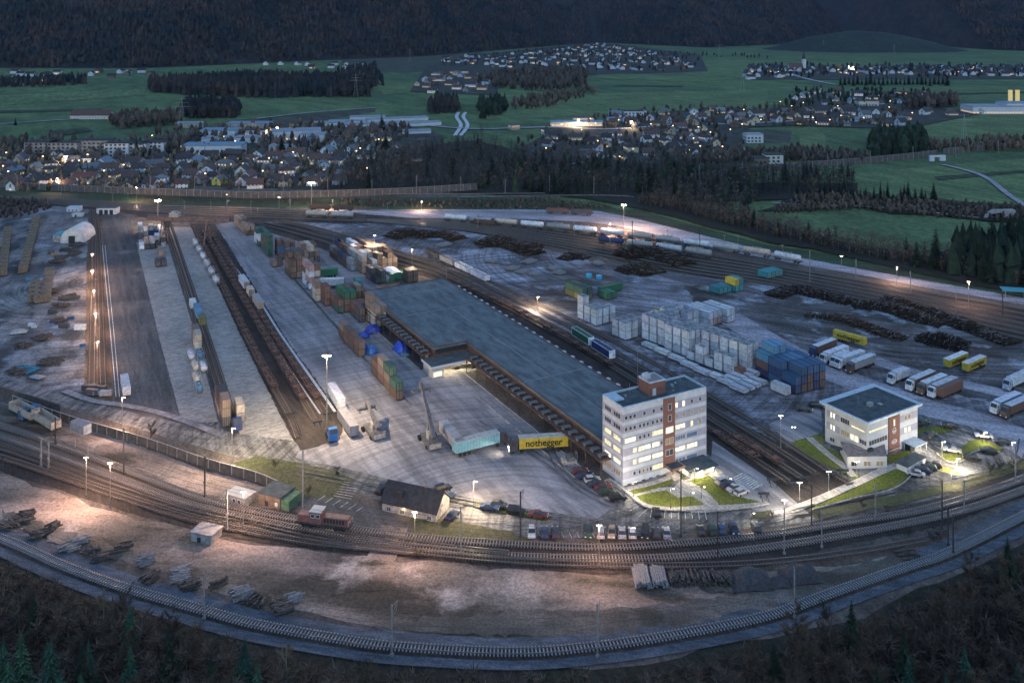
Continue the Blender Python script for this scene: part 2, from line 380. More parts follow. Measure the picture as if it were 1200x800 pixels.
sheet('ballast_field', [(-100,228),(100,236),(200,243),(300,247),(380,249),(480,257),(480,262),(400,264),(345,262),(260,262),(190,262),(140,250),(60,243),(-100,236)], M_bal, jit=.5)
sheet('ballast_strip', [(280,264),(345,264),(400,285),(470,302),(530,322),(640,378),(748,436),(850,490),(955,545),(1030,588),(940,612),(900,600),(840,545),(745,470),(640,400),(525,333),(430,310),(350,285)], M_bal, jit=.3)
sheet('concrete_apron', [(835,520),(905,568),(948,606),(902,610),(880,600),(833,548)], M_conc)
sheet('concrete_apron', [(900,500),(962,478),(965,528),(940,520),(925,523)], M_conc)
sheet('ballast_field', [(-200,455),(0,497),(75,522),(150,550),(225,580),(300,600),(352,606),(420,622),(500,633),(600,639),(700,642),(800,638),(900,627),(1000,611),(1100,588),(1200,552),(1400,480),(1400,520),(1230,575),(1100,622),(1000,640),(900,664),(800,678),(700,678),(600,671),(500,661),(400,653),(300,640),(225,624),(150,605),(75,580),(0,556),(-200,500)], M_bal, jit=.3)
sheet('asphalt_patch', [(352,590),(380,585),(440,598),(478,618),(480,630),(420,622),(352,606)], M_asph, jit=.3)
sheet('dry_grass', [(268,548),(300,538),(340,545),(385,553),(417,566),(392,590),(345,585),(300,567)], M_weeds, jit=.5)
sheet('dry_grass', [(480,612),(520,612),(600,628),(620,638),(560,636),(480,632)], M_weeds, jit=.4)
sheet('dry_grass', [(880,604),(905,603),(900,612),(882,612)], M_weeds, jit=.2)
sheet('dry_grass', [(560,594),(590,598),(625,604),(648,611),(640,615),(600,608),(560,600)], M_lawn, jit=.2)
sheet('dry_grass', [(950,603),(1050,584),(1130,566),(1200,540),(1205,552),(1130,577),(1050,597),(955,613)], M_weeds, jit=.4)
strip('level_crossing', [(463,620),(454,645),(442,668),(436,700)], 6.5, M_fore, step=3)
strip('ballast_bed', [(-120,598),(0,637),(75,670),(150,697),(237,722),(300,739),(400,757),(460,765),(600,772),(700,765),(800,750),(900,729),(975,702),(1060,672),(1110,655),(1200,610),(1320,545)], 8.5, M_balb)
strip('ballast_bed', [(-120,598),(0,637),(75,670),(150,697),(237,722),(300,739),(400,757),(460,765),(600,772),(700,765),(800,750),(900,729),(975,702),(1060,672),(1110,655),(1200,610),(1320,545)], 3.6, M_bal)
strip('lot_road', [(850,372),(905,405),(975,440),(1075,478),(1160,500),(1200,525),(1260,560)], 13, M_lav); strip('lot_road', [(960,400),(1060,437),(1200,470),(1400,520)], 7, M_lav)

M_weedd = gm('weedy_ground', (.15,.125,.105), (.10,.09,.075), big=.04, streak=.12, dark=(.03,.03,.024), dk=(.45,.65), pale=(.19,.165,.15), pl=(.52,.68), yaw=85, ratio=.4, fine=2)
for p_ in ([(430,738),(520,728),(600,722),(700,718),(800,712),(900,694),(1000,668),(1060,652),(1075,658),(1000,690),(900,718),(800,738),(700,751),(600,753),(500,747)],
           [(0,602),(60,620),(110,640),(150,652),(140,662),(90,648),(0,617)], [(820,690),(900,684),(960,676),(975,682),(900,700),(830,702)]):
    sheet('weedy_ground', p_, M_weedd, jit=1.0, sub=1.6)
LZ[0] += .02

# lawns and paving round the two office blocks
sheet('plaza', [(712,566),(742,584),(762,600),(820,606),(848,604),(900,598),(880,580),(840,552),(812,556),(790,575),(735,578),(713,560)], M_pave)
for p in ([(716,566),(731,575),(737,580),(722,577)],
          [(734,576),(772,566),(790,568),(786,572),(742,585),(736,581)],
          [(744,586),(781,579),(795,588),(812,586),(826,596),(790,600),(760,597),(746,590)],
          [(806,568),(830,562),(842,570),(857,586),(880,590),(894,594),(843,597),(828,580)],
          [(797,560),(806,566),(801,568)]):
    sheet('lawn', p, M_lawn, jit=.15)
for p in ([(925,523),(955,514),(964,511),(965,527),(993,541),(993,553),(1010,563),(1003,567),(975,552),(945,542)],
          [(1012,560),(1040,552),(1064,545),(1078,552),(1050,575),(990,590),(952,602),(946,602),(985,585),(1020,568)],
          [(1038,539),(1066,532),(1070,541),(1045,551)],
          [(1071,507),(1105,503),(1117,510),(1100,513),(1080,517)],
          [(1098,537),(1120,534),(1137,521),(1150,519),(1176,530),(1172,534),(1142,533),(1128,545),(1112,546)],
          [(1082,543),(1098,549),(1126,559),(1120,562),(1085,551)]):
    sheet('lawn', p, M_lawn, jit=.15)
strip('footpath', [(948,517),(968,535),(990,552),(1004,566)], 2.2, M_pave, step=2)
strip('footpath', [(925,604),(960,590),(1005,570),(1030,558),(1053,549)], 2.4, M_pave, step=2)
strip('footpath', [(735,578),(765,571),(795,560)], 1.8, M_pave, step=2)
strip('pavement', [(712,566),(738,584),(756,597),(790,602),(828,600)], 1.6, M_pave, step=2)
strip('pavement', [(838,601),(870,598),(905,594)], 1.6, M_pave, step=2)
LZ[0] += .01
# painted lines, kerb stones and worn marks (each its own sheet of paint)
def dash(pts, w, name='road_marking', step=3, mat=None): return strip(name, pts, w, mat or M_paint, step=step)
mk = MB(); zz = LZ[0] + .006
def bay(mb, a, b, w=.14): strip_mesh(mb, [G(*a), G(*b)], w, zz)
for i in range(9):                         # bays in front of the office
    t = i/8; bay(mk, (764+62*t, 602+2*t-1.5*4*t*(1-t)*-1), (762+66*t, 612+2.5*t))
bay(mk, (738,604), (757,594)); bay(mk, (748,611), (762,599))
for i in range(8):
    t = i/7; bay(mk, (405-14*t, 567+19*t), (424-12*t, 569+21*t))
for i in range(6): bay(mk, (372+i*9, 592+i*2.6), (381+i*9, 586+i*2.6))
for i in range(6):
    t = i/5; bay(mk, (1067+20*t, 546-.5*t+13*t), (1076+22*t, 541+11*t))
for i in range(6): bay(mk, (1078+i*8.5, 531-i*2.2), (1086+i*8.5, 536-i*2.2))
for i in range(7): bay(mk, (1083+i*10, 521-i*2.2), (1076+i*10, 517-i*2.4))
for i in range(9):                         # hatched bay beside the parked cars
    t = i/8; a = (858+24*t, 566+12*t); b = (870+23*t, 560+12*t); bay(mk, a, b, .45)
bay(mk, (857,566), (870,559), .15); bay(mk, (870,559), (894,573), .15); bay(mk, (894,573), (882,579), .15); bay(mk, (882,579), (857,566), .15)
for i in range(12): bay(mk, (622+i*9, 629.5), (625+i*9, 636), .12)
struct(mk.build('parking_markings', M_paint), 'white painted parking bay lines')
LZ[0] += .02
dash([(252,285),(300,350),(332,400),(395,490)], .9, mat=M_mark)
dash([(245,287),(300,372),(315,400),(377,492)], .55, mat=M_mark)
dash([(120,290),(130,400),(136,470)], .25); dash([(123,290),(134,400),(140,470)], .2)
dash([(345,330),(402,395),(425,422),(485,482)], .9, 'drain_channel', mat=M_asph)
dash([(585,410),(632,452),(700,515)], .5, mat=M_mark)
dash([(478,395),(520,425)], .5, mat=M_mark)
dash([(75,462),(110,474),(150,480),(200,492),(270,518)], 2.4, 'kerb', mat=M_conc)
# curving tyre marks in the turning area
M_tyre = pm('tyre_dust', (.12,.115,.11), .9, var=.6, scale=.4)
for c in ([(345,553),(420,567),(500,582),(600,605),(700,618)], [(345,558),(420,573),(500,588),(590,610)],
          [(640,520),(660,560),(700,590),(760,612)], [(560,500),(640,545),(690,585)], [(705,622),(800,630),(880,620),(960,598)],
          [(1200,505),(1150,487),(1090,470),(1010,440),(900,418)], [(1190,500),(1100,467),(1000,434)], [(1199,520),(1190,545),(1140,562),(1060,578)]):
    for d in (-.9, .9): strip('tyre_mark', c, .35, M_tyre, d=d)

# ------------------------------------------------------------------ kerbs as real steps
def kerb(pts, h=.13, w=.25, mat=None):
    L = wline(pts, 2.0); A, B = offs(L, w/2), offs(L, -w/2); n = len(L); z0 = LZ[0] - .1; z1 = LZ[0] + h
    mb = MB()
    vs = [(p.x,p.y,z0) for p in A] + [(p.x,p.y,z1) for p in A] + [(p.x,p.y,z1) for p in B] + [(p.x,p.y,z0) for p in B]
    fs = []
    for i in range(n-1):
        for k in range(3): fs.append((k*n+i, k*n+i+1, (k+1)*n+i+1, (k+1)*n+i))
    mb.add(vs, fs); return struct(mb.build('kerb', mat or M_pave))
kerb([(714,568),(738,586),(756,600),(790,604.5),(830,603),(848,604),(902,597)])
kerb([(1078,552),(1050,577),(1000,590),(950,604)]); kerb([(1083,552),(1122,563),(1129,559)]); kerb([(1098,537),(1112,547),(1130,545),(1143,534),(1174,535)])
kerb([(480,578),(560,594),(600,600),(650,612)], mat=M_conc)

# ------------------------------------------------------------------ railway tracks
TN = [0]
def track(pts, sleepers=True, mat=None, lab=None, zb=None, step=.72):
    z = (zb or LZ[0]) + .01
    L = wline(pts, 2.5); mb = MB()
    for d in (-.75, .75):
        A, B = offs(L, d+.05), offs(L, d-.05); n = len(A)
        vs = [(p.x,p.y,z+.1) for p in A]+[(p.x,p.y,z+.30) for p in A]+[(p.x,p.y,z+.30) for p in B]+[(p.x,p.y,z+.1) for p in B]
        mb.add(vs, [(k*n+i+1, k*n+i, (k+1)*n+i, (k+1)*n+i+1) for i in range(n-1) for k in range(3)])
    o = mb.build('railway_track', M_rail); struct(o, lab)
    if sleepers:
        s = MB(); S = wline(pts, step)
        for i in range(len(S)-1):
            t = (S[i+1]-S[i]); a = math.atan2(t.y, t.x)
            c, q = cos(a), sin(a); x, y = S[i].x, S[i].y
            vs = [(x+u*.13*c-v*1.3*q, y+u*.13*q+v*1.3*c, zz_) for zz_ in (z-.02, z+.14) for u, v in ((-1,-1),(1,-1),(1,1),(-1,1))]
            s.add(vs, [(4,5,6,7),(0,1,5,4),(1,2,6,5),(2,3,7,6),(3,0,4,7)])
        s.build('sleepers', mat or M_sleep, parent=o)
    return o
T1 = [(-120,598),(0,637),(75,670),(150,697),(237,722),(300,739),(400,757),(460,765),(600,772),(700,765),(800,750),(900,729),(975,702),(1060,672),(1110,655),(1200,610),(1320,545)]
track(T1, mat=M_sleepb, lab='single outer track curving along the wood')
TA = [(-150,458),(0,503),(75,529),(150,557),(225,586),(300,605),(412,626),(500,637),(600,644),(700,648),(800,643),(900,633),(1000,617),(1087,602),(1200,566),(1400,480)]
TB = [(-150,473),(0,517),(75,543),(150,571),(225,598),(300,615),(400,636),(500,649),(600,658),(700,661),(800,659),(900,648),(1025,627),(1125,605),(1200,580),(1400,505)]
TC = [(-150,487),(0,530),(75,557),(150,583),(225,607),(300,624),(400,644),(500,655),(600,664.5),(700,669),(800,670),(900,666),(1000,654),(1090,638)]
track(TA); track(TB); track(TC, mat=M_sleepw)
track([(-150,498),(0,541),(75,566),(150,592),(225,615),(300,631),(370,643),(440,650),(500,655)], mat=M_sleepw)
track([(-150,466),(0,510),(75,536),(150,564),(225,592),(300,610),(360,622),(420,632),(500,645),(600,656)], mat=M_sleepw)
track([(-150,480),(0,523),(75,550),(150,577),(225,603),(300,619),(360,633),(430,643),(500,650),(600,658)], mat=M_sleepw)
# yard tracks on the left
for a in ([(107,250),(110,300),(107,470)], [(112,250),(116,300),(121,470)], [(195,264),(209,305),(238,400),(270,505)], [(199,266),(213,308),(243,400),(277,508)],
          [(228,270),(252,320),(297,415),(338,490),(350,520)], [(239,275),(268,325),(314,405),(370,500)], [(247,275),(276,325),(325,405),(382,490)]):
    track(a, mat=M_sleepw, step=.8)
# tracks beside the hall
for k, a in enumerate(([(290,262),(345,276),(430,302),(524,331),(640,389),(745,452),(850,521),(930,575)], [(300,262),(352,273),(436,298),(530,328),(648,386),(755,447),(860,514),(945,570)],
          [(320,262),(365,271),(450,297),(535,323),(655,380),(765,442),(870,506),(960,564)], [(330,261),(380,272),(470,299),(545,321),(665,376),(775,435),(880,498),(975,560),(1000,575)])):
    track(a, mat=M_sleepw, step=.8)
# the fan of tracks at the upper right
for k in range(7):
    t = k/6
    track([(430,260+2*t),(560,265+10*t),(700,279+22*t),(800,297+24*t),(900,314+22*t),(1000,331+26*t),(1100,349+29*t),(1220,370+36*t),(1600,447+42*t)], sleepers=(k in (5,6)), mat=M_sleepw, step=.9)
for k in range(5):
    t = k/4
    track([(-150,227+7*t),(50,235+6*t),(200,244+8*t),(300,247+10*t),(430,253+9*t)], sleepers=False)
track([(430,250),(560,251),(700,253)], sleepers=False); track([(-100,219),(100,224),(300,229),(500,230),(640,229)], sleepers=False)
YARDZ = LZ[0]
# mountain line + far railway embankment
# ------------------------------------------------------------------ mountain behind the valley
FOOT = [(-700,84),(0,80),(170,80),(350,72),(500,66),(700,50),(830,56),(920,52),(1000,46),(1100,57),(1200,60),(1900,60)]
def foot_y(X):                                 # distance of the mountain's foot at world X
    best = None
    W_ = [G(*p) for p in FOOT]
    if X <= W_[0].x: return W_[0].y
    for a, b in zip(W_, W_[1:]):
        if a.x <= X <= b.x: return a.y + (b.y-a.y)*(X-a.x)/(b.x-a.x)
    return W_[-1].y
from mathutils import noise as mn
def hill_z(X, Y):
    d = Y - foot_y(X) - 20*mn.noise((X*.004, 0, 3))
    if d <= 0: return -2
    n = mn.noise((X*.0022, Y*.0022, 0)) ; n2 = mn.noise((X*.008, Y*.008, 5))
    return d*(.42+.16*n) + 14*n2*min(1, d/80) - 2
M_hill = gm('mountain_floor', (.022,.024,.022), (.03,.026,.022), big=.004, streak=.01, dark=(.012,.013,.012), fine=.08, bump=0)
mb = MB(); xs = [-4600 + i*60 for i in range(170)]; nd = 34
for x in xs:
    y0 = foot_y(x)
    for j in range(nd):
        y = y0 - 60 + j*34 + (max(0,j-22)**2)*16
        mb.v.append((x, y, hill_z(x, y)))
for i in range(len(xs)-1):
    for j in range(nd-1):
        mb.f.append((i*nd+j, (i+1)*nd+j, (i+1)*nd+j+1, i*nd+j+1)); mb.m.append(0)
struct(mb.build('mountain', M_hill, smooth=True), 'dark wooded mountain slope behind the valley')
# low meadow hill in front of it
mb = MB(); c = G(1010, 58); nx, ny = 40, 16
for i in range(nx+1):
    for j in range(ny+1):
        u, w = i/nx*2-1, j/ny*2-1
        r = max(0, 1-u*u-w*w*.9)
        mb.v.append((c.x+u*330, c.y+w*260, 62*r**1.5 + 5*mn.noise((u*4,w*4,1))*r - .5))
for i in range(nx):
    for j in range(ny): mb.f.append((i*(ny+1)+j,(i+1)*(ny+1)+j,(i+1)*(ny+1)+j+1,i*(ny+1)+j+1)); mb.m.append(0)
M_hm = gm('hill_meadow', (.030,.046,.028), (.026,.034,.024), big=.01, streak=.02, dark=(.02,.022,.02), dk=(.4,.7), fine=.1, bump=0)
struct(mb.build('meadow_hill', M_hm, smooth=True), 'low dark green hill at the foot of the mountain')

# ------------------------------------------------------------------ far woods: spiky crowns, one mass each
def leafm(name, a, b, sc=.4):
    m = D.materials.new(name); t, n, l, bs = nt(m)
    g = n.new('ShaderNodeNewGeometry'); oi = n.new('ShaderNodeObjectInfo')
    f = noise(n, l, g.outputs['Position'], sc, 2)
    c = mixc(n, l, ramp(n, l, f, .35, .65), a, b)
    c = mixc(n, l, g.outputs['Random Per Island'], mixc(n, l, 1.0, c, (.55,.55,.55), 'MULTIPLY'), mixc(n, l, 1.0, c, (1.4,1.4,1.4), 'MULTIPLY'))
    c = mixc(n, l, 1.0, c, mixc(n, l, oi.outputs['Random'], (.7,.75,.8), (1.25,1.15,1.0)), 'MULTIPLY')
    l.new(c, bs.inputs['Base Color']); bs.inputs['Roughness'].default_value = .9; bs.inputs['Specular IOR Level'].default_value = .1
    return m
M_far = leafm('far_wood', (.016,.024,.026), (.050,.038,.032), .012)
M_spruce = leafm('spruce_needles', (.013,.024,.017), (.022,.036,.024))
M_twig = leafm('bare_twigs', (.052,.045,.038), (.085,.068,.056))
M_twigm = leafm('grey_brown_twigs', (.070,.064,.054), (.115,.092,.074))
M_pale = leafm('pale_twigs', (.10,.085,.05), (.12,.11,.07))
M_bark = pm('bark', (.055,.045,.038), .9, var=.4, scale=2)
M_barkp = pm('pale_bark', (.16,.14,.12), .9, var=.4, scale=2)
def spike(mb, x, y, z, h, r, rs, n=5, bare=False):
    a0 = rs.uniform(0, 6.28); vs = []
    if bare:
        lv = ((.12,.35),(.55,1.0),(.85,.55))
    else:
        lv = ((.06,1.0),(.45,.62),(.5,.75),(.8,.2))
    for hh, rr in lv:
        for k in range(n):
            t = a0 + 6.283*k/n; q = r*rr*rs.uniform(.65,1.25)
            vs.append((x+q*cos(t), y+q*sin(t), z+h*(hh+rs.uniform(-.05,.05))))
    vs.append((x+rs.uniform(-.1,.1)*r, y, z+h)); m = len(lv); fs = []
    for j in range(m-1):
        for k in range(n): fs.append((j*n+k, j*n+(k+1)%n, (j+1)*n+(k+1)%n, (j+1)*n+k))
    for k in range(n): fs.append(((m-1)*n+k, (m-1)*n+(k+1)%n, m*n))
    o = len(mb.v); mb.v.extend(vs); mb.f.extend([tuple(i+o for i in f) for f in fs]); mb.m.extend([0]*len(fs))
def twigwood(label, poly, n, mind, hh, mat, floor=True, tw=60, name='wood', tk=1.0):
    mb = MB(); rs = random.Random(label)
    for x, y in scatter(poly, n, mind, rs):
        h = rs.uniform(*hh); mb.cyl((x,y,0),(x+rs.uniform(-.5,.5),y,h*.8),.16,.05,3,caps=False)
        for _ in range(tw):
            a = rs.uniform(0,6.28); t = rs.uniform(.25,1); q = h*.26*(1-abs(t-.55)*1.5)*rs.uniform(.2,1)
            p = Vector((x+q*cos(a), y+q*sin(a), h*t)); w_ = rs.uniform(.12,.4)*tk; l_ = rs.uniform(.6,1.8)
            mb.add([p+Vector((-w_*sin(a),w_*cos(a),0)), p-Vector((-w_*sin(a),w_*cos(a),0)), p+Vector((cos(a)*.9+rs.uniform(-.6,.6),sin(a)*.9+rs.uniform(-.6,.6),rs.uniform(-.1,1)))*l_], [(0,1,2)])
    return tag(mb.build(name, mat), label, 'wood', kind='stuff')
rs = random.Random(5)
mb = MB(); cnt = 0
while cnt < 15000:
    x = rs.uniform(-2600, 3000); fy = foot_y(x); y = fy + rs.uniform(5, 430)**1.0
    px = 600 + F*x/y
    if px < -160 or px > 1360: continue
    if mn.noise((x*.006, y*.006, 9)) > .62: continue
    spike(mb, x, y, hill_z(x, y), rs.uniform(13,25), rs.uniform(3.5,5.5), rs, 5, bare=rs.random() < .55); cnt += 1
tag(mb.build('mountain_forest', M_far), 'dense dark bare and spruce forest covering the mountain slope', 'forest', kind='stuff')
def wood(label, poly, n, mind, hh, mat=None, bare=.3, name='wood'):
    mb = MB(); rs = random.Random(label)
    for x, y in scatter(poly, n, mind, rs): spike(mb, x, y, 0, rs.uniform(*hh), rs.uniform(.2,.3)*hh[1]*.8, rs, 6, bare=rs.random() < bare)
    return tag(mb.build(name, mat or M_far), label, 'wood', kind='stuff')
wood('long dark block of spruce wood in the green fields at upper left', [(174,100),(300,93),(400,95),(436,106),(432,114),(300,115),(215,112),(176,108)], 900, 6, (17,24), M_far, .3)
wood('small rounded copse in front of the long dark wood', [(210,133),(220,126),(275,125),(281,132),(278,138),(230,140),(212,138)], 150, 5, (14,19), M_far, .5)
wood('loose brown trees beside the small copse above the town', [(128,146),(150,138),(212,138),(212,147),(140,152)], 110, 6, (10,15), M_twig, .9)
wood('dark strip of wood at the far left edge below the mountain', [(-150,100),(0,98),(60,94),(102,94),(100,100),(40,103),(-150,108)], 260, 7, (12,18), M_far)
wood('bare wood filling the gap between the two distant villages', [(560,94),(620,84),(690,84),(686,104),(640,108),(575,104)], 320, 7, (12,20), M_twig, .8)
wood('tree belt running down from the bare wood towards the road', [(600,120),(690,106),(700,110),(640,128),(600,130)], 120, 6, (8,13), M_twig, .9)
wood('clump of dark trees by the winding white road', [(500,130),(512,120),(536,120),(538,132),(505,134)], 60, 5, (14,20), M_far, .3)
wood('dark trees right of the winding white road', [(560,125),(592,118),(594,132),(565,140)], 60, 5, (12,18), M_spruce, .3)
wood('row of dark trees along the top of the distant meadow', [(395,84),(440,78),(450,102),(400,106)], 120, 8, (12,18), M_far)
wood('dark wood on the railway bank below the right village', [(1018,176),(1030,162),(1080,162),(1086,176),(1080,184),(1022,184)], 160, 5, (13,19), M_spruce, .3)
wood('scrub along the far railway bank at upper right', [(1090,180),(1090,174),(1200,166),(1300,160),(1300,172),(1200,178)], 150, 5, (7,12), M_twig, 1)
wood('brown autumn wood beside the bright factory', [(1060,127),(1070,122),(1118,120),(1122,126),(1070,130)], 70, 7, (14,20), M_twig, .9)
wood('dark brush filling the bank between the two right-hand meadows', [(905,252),(935,232),(1000,231),(1100,240),(1200,246),(1300,255),(1300,275),(1200,262),(1100,256),(1000,247)], 520, 3, (3,6), M_twig, 1)
wood('hedge between the upper green fields at right', [(800,186),(930,178),(1020,186),(1010,192),(900,190),(800,193)], 220, 4, (6,10), M_twig, .8)
wood('low brush on the bank beside the distant tracks', [(400,243),(400,236),(520,238),(640,236),(720,246),(640,248)], 240, 3, (2,4), M_twig, 1)
wood('undergrowth at the far left beside the storage rows', [(-60,262),(-60,240),(0,236),(50,240),(60,246),(20,258)], 160, 3, (3,6), M_bark, 1)
wood('bushy hedge between far meadows in front of the mountain', [(640,60),(780,62),(900,66),(900,69),(780,66),(640,64)], 90, 8, (8,12), M_far)
# ------------------------------------------------------------------ building materials
M_white = pm('white_render', (.50,.51,.54), .8, var=.12, scale=.5)
M_greyband = pm('grey_violet_render', (.33,.32,.38), .8, var=.12, scale=.5)
M_cream = pm('cream_cladding', (.50,.47,.43), .7, var=.12, scale=.5)
M_brick = D.materials.new('red_brick'); _t, _n, _l, _b = nt(M_brick)
_br = _n.new('ShaderNodeTexBrick'); _br.inputs['Scale'].default_value = 2; _br.inputs['Color1'].default_value = (.22,.085,.055,1); _br.inputs['Color2'].default_value = (.15,.06,.045,1)
_br.inputs['Mortar'].default_value = (.25,.2,.18,1); _br.inputs['Mortar Size'].default_value = .01; _tc = _n.new('ShaderNodeTexCoord')
_sx = _n.new('ShaderNodeSeparateXYZ'); _ad = _n.new('ShaderNodeMath'); _ad.operation = 'ADD'; _cx = _n.new('ShaderNodeCombineXYZ'); _l.new(_tc.outputs['Object'], _sx.inputs[0]); _l.new(_sx.outputs[0], _ad.inputs[0]); _l.new(_sx.outputs[1], _ad.inputs[1]); _l.new(_ad.outputs[0], _cx.inputs[0]); _l.new(_sx.outputs[2], _cx.inputs[1]); _l.new(_cx.outputs[0], _br.inputs['Vector']); _l.new(_br.outputs['Color'], _b.inputs['Base Color']); _b.inputs['Roughness'].default_value = .85
M_roofd = pm('roof_felt_dark', (.07,.085,.09), .8, var=.4, scale=.5, dirt=(.035,.04,.045))
M_hallroof = gm('hall_roof_gravel', (.120,.140,.147), (.112,.132,.14), fa=.25, big=.02, streak=.1, dark=(.08,.09,.10), dk=(.5,.8), fine=.6, yaw=YAW, ratio=.3, bump=.1, damt=.35)
M_seam = pm('roof_seam', (.20,.22,.235), .8, var=.3)
M_rim = pm('zinc_rim', (.45,.52,.58), .5, .2, var=.2, scale=1)
M_rust = pm('rust_brown_steel', (.11,.065,.05), .7, var=.5, scale=1.5, dirt=(.06,.04,.035))
M_dark = pm('dark_steel', (.04,.042,.045), .6, .3, var=.3, scale=2)
M_steel = pm('galvanised_steel', (.38,.38,.37), .5, .5, var=.3, scale=2)
M_glass = pm('dark_glass', (.025,.03,.035), .4, 0, var=.3, spec=.5)
M_glassb = pm('blue_blind_glass', (.10,.15,.24), .3, 0, var=.2, spec=.5)
M_glasst = em('dim_lit_glass', (1,.72,.35), .011, (.1,.08,.05))
def litmat(name, col, k):
    m = D.materials.new(name); t, n, l, b = nt(m)
    g = n.new('ShaderNodeNewGeometry')
    f = ramp(n, l, noise(n, l, g.outputs['Position'], 1.3, 3, .7), .3, .62)
    c = mixc(n, l, f, tuple(v*.35 for v in col), col)
    l.new(c, b.inputs['Emission Color']); b.inputs['Emission Strength'].default_value = k; b.inputs['Base Color'].default_value = (.2,.18,.14,1)
    b.inputs['Roughness'].default_value = .3
    return m
M_lit = litmat('lit_window', (1,.82,.45), .085)
M_litw = litmat('lit_window_white', (1,.90,.62), .10)
M_frame = pm('window_frame', (.50,.50,.52), .5, var=.1)
M_shade = pm('awning_panel', (.12,.125,.125), .6, var=.25, scale=2)
M_conc2 = pm('weathered_concrete', (.34,.31,.29), .9, var=.4, scale=.8, dirt=(.15,.13,.12))
M_pink = pm('pinkish_roof_gravel', (.27,.21,.19), .9, var=.4, scale=1)
M_doorp = pm('pink_roller_door', (.50,.22,.24), .7, var=.15)
M_teal = pm('teal_sheet', (.06,.28,.34), .5, var=.2)
WM = {'d': M_glass, 'l': M_lit, 'w': M_litw, 't': M_glasst, 'b': M_glassb}

def window(parent, p, ax, w, z, h, code, n=1, outn=None):
    """window set on a wall: p=(x,y) start, ax = unit vector along the wall; panes split by mullions; real frame 6 cm proud"""
    ax = Vector(ax); nn = Vector((ax.y, -ax.x)) if outn is None else Vector(outn)
    def P(u, o, zz): return (p[0] + ax.x*u + nn.x*o, p[1] + ax.y*u + nn.y*o, zz)
    fr = MB(); t = .09
    def bar(u0, u1, z0, z1):
        vs = [P(u0,0,z0),P(u1,0,z0),P(u1,.07,z0),P(u0,.07,z0),P(u0,0,z1),P(u1,0,z1),P(u1,.07,z1),P(u0,.07,z1)]
        fr.add(vs, [(4,5,6,7),(0,3,2,1),(0,1,5,4),(1,2,6,5),(2,3,7,6),(3,0,4,7)])
    bar(0, w, z, z+t); bar(0, w, z+h-t, z+h)
    for i in range(n+1):
        u = i*(w-t)/n; bar(u, u+t, z+t, z+h-t)
    f = fr.build('window', M_frame, parent)
    g = MB(); g.add([P(t*.5,.02,z+t*.5),P(w-t*.5,.02,z+t*.5),P(w-t*.5,.02,z+h-t*.5),P(t*.5,.02,z+h-t*.5)], [(0,1,2,3)])
    g.build('pane', WM[code], f)
    return f

# ------------------------------------------------------------------ the long goods hall
def uvw(u, v, z=0):
    a = R(YAW); return Vector((v*cos(a)-u*sin(a), v*sin(a)+u*cos(a), z))
hall = empty('goods_hall', uvw(192, 125), R(YAW))
tag(hall, 'huge flat-roofed goods hall with grey roof running diagonally behind the office tower', 'hall')
Lh, Wn = 158, 35.5
VN, UN = 12.3, 88                       # the narrow half starts 12.3 m in, the wide half begins at u=88
foot = [(VN,0),(Wn,0),(Wn,Lh),(0,Lh),(0,UN),(VN,UN)]
mb = MB(); mb.prism(foot, 0, 7.3); mb.build('wall', M_rust, hall)
mb = MB(); mb.prism([(VN-.4,-.4),(Wn+.4,-.4),(Wn+.4,Lh+.4),(-.4,Lh+.4),(-.4,UN-.4),(VN-.4,UN-.4)], 7.3, 8.0); rf = mb.build('roof', M_hallroof, hall)
mb = MB()
for a, b in zip([(VN-.4,-.4),(Wn+.4,-.4),(Wn+.4,Lh+.4),(-.4,Lh+.4),(-.4,UN-.4),(VN-.4,UN-.4)], [(Wn+.4,-.4),(Wn+.4,Lh+.4),(-.4,Lh+.4),(-.4,UN-.4),(VN-.4,UN-.4),(VN-.4,-.4)]):
    x0, x1 = min(a[0],b[0])-.15, max(a[0],b[0])+.15; y0, y1 = min(a[1],b[1])-.15, max(a[1],b[1])+.15
    mb.box(x0,y0,8.0,x1,y1,8.22)
mb.build('roof_edge', M_rust, rf)
mb = MB()
for u in (48, 122, 146): mb.box(VN if u < UN else .5, u, 8.0, Wn, u+.35, 8.09)
mb.box(22, 1, 8.0, 22.3, 120, 8.08)
mb.build('roof_seam', M_seam, rf)
M_dock = pm('dock_wall', (.11,.095,.09), .9, var=.4)
def canopy(v0, v1, u0, u1, mat, pmat, sp, pv, side):
    c = MB(); c.box(v0, u0, 5.5, v1, u1, 5.75); o = c.build('canopy', mat, hall)
    p = MB(); n = int((u1-u0)/sp)
    for i in range(n):
        u = u0 + (i+.5)*sp + ru(-.1,.1)
        p.box(pv[0], u-.75, 6.35, pv[1], u+.75, 6.5)
        for v in (pv[0]+.2, pv[1]-.2): p.box(v-.08, u-.6, 5.75, v+.08, u+.6, 6.35)
    p.build('skylight', pmat, o)
    b = MB()
    for i in range(0, n+1, 2):
        u = u0 + i*sp; vv = v0 if side < 0 else v1
        b.box(min(vv,vv-side*.2), u-.1, 1.1, max(vv,vv-side*.2), u+.1, 5.5)
        b.box(v0, u-.09, 5.75, v1, u+.09, 6.0)
    b.build('canopy_post', M_rust, o)
canopy(-4.6, -.41, UN+1, Lh-2, M_rust, M_shade, 3.6, (-3.9,-1.2), -1)
canopy(VN-4.6, VN-.41, 0, UN-8, M_rust, M_shade, 3.6, (VN-3.9,VN-1.2), -1)
canopy(Wn+.41, Wn+4.2, 2, Lh-2, M_pink, M_rim, 5.2, (Wn+2.4,Wn+4.0), 1)
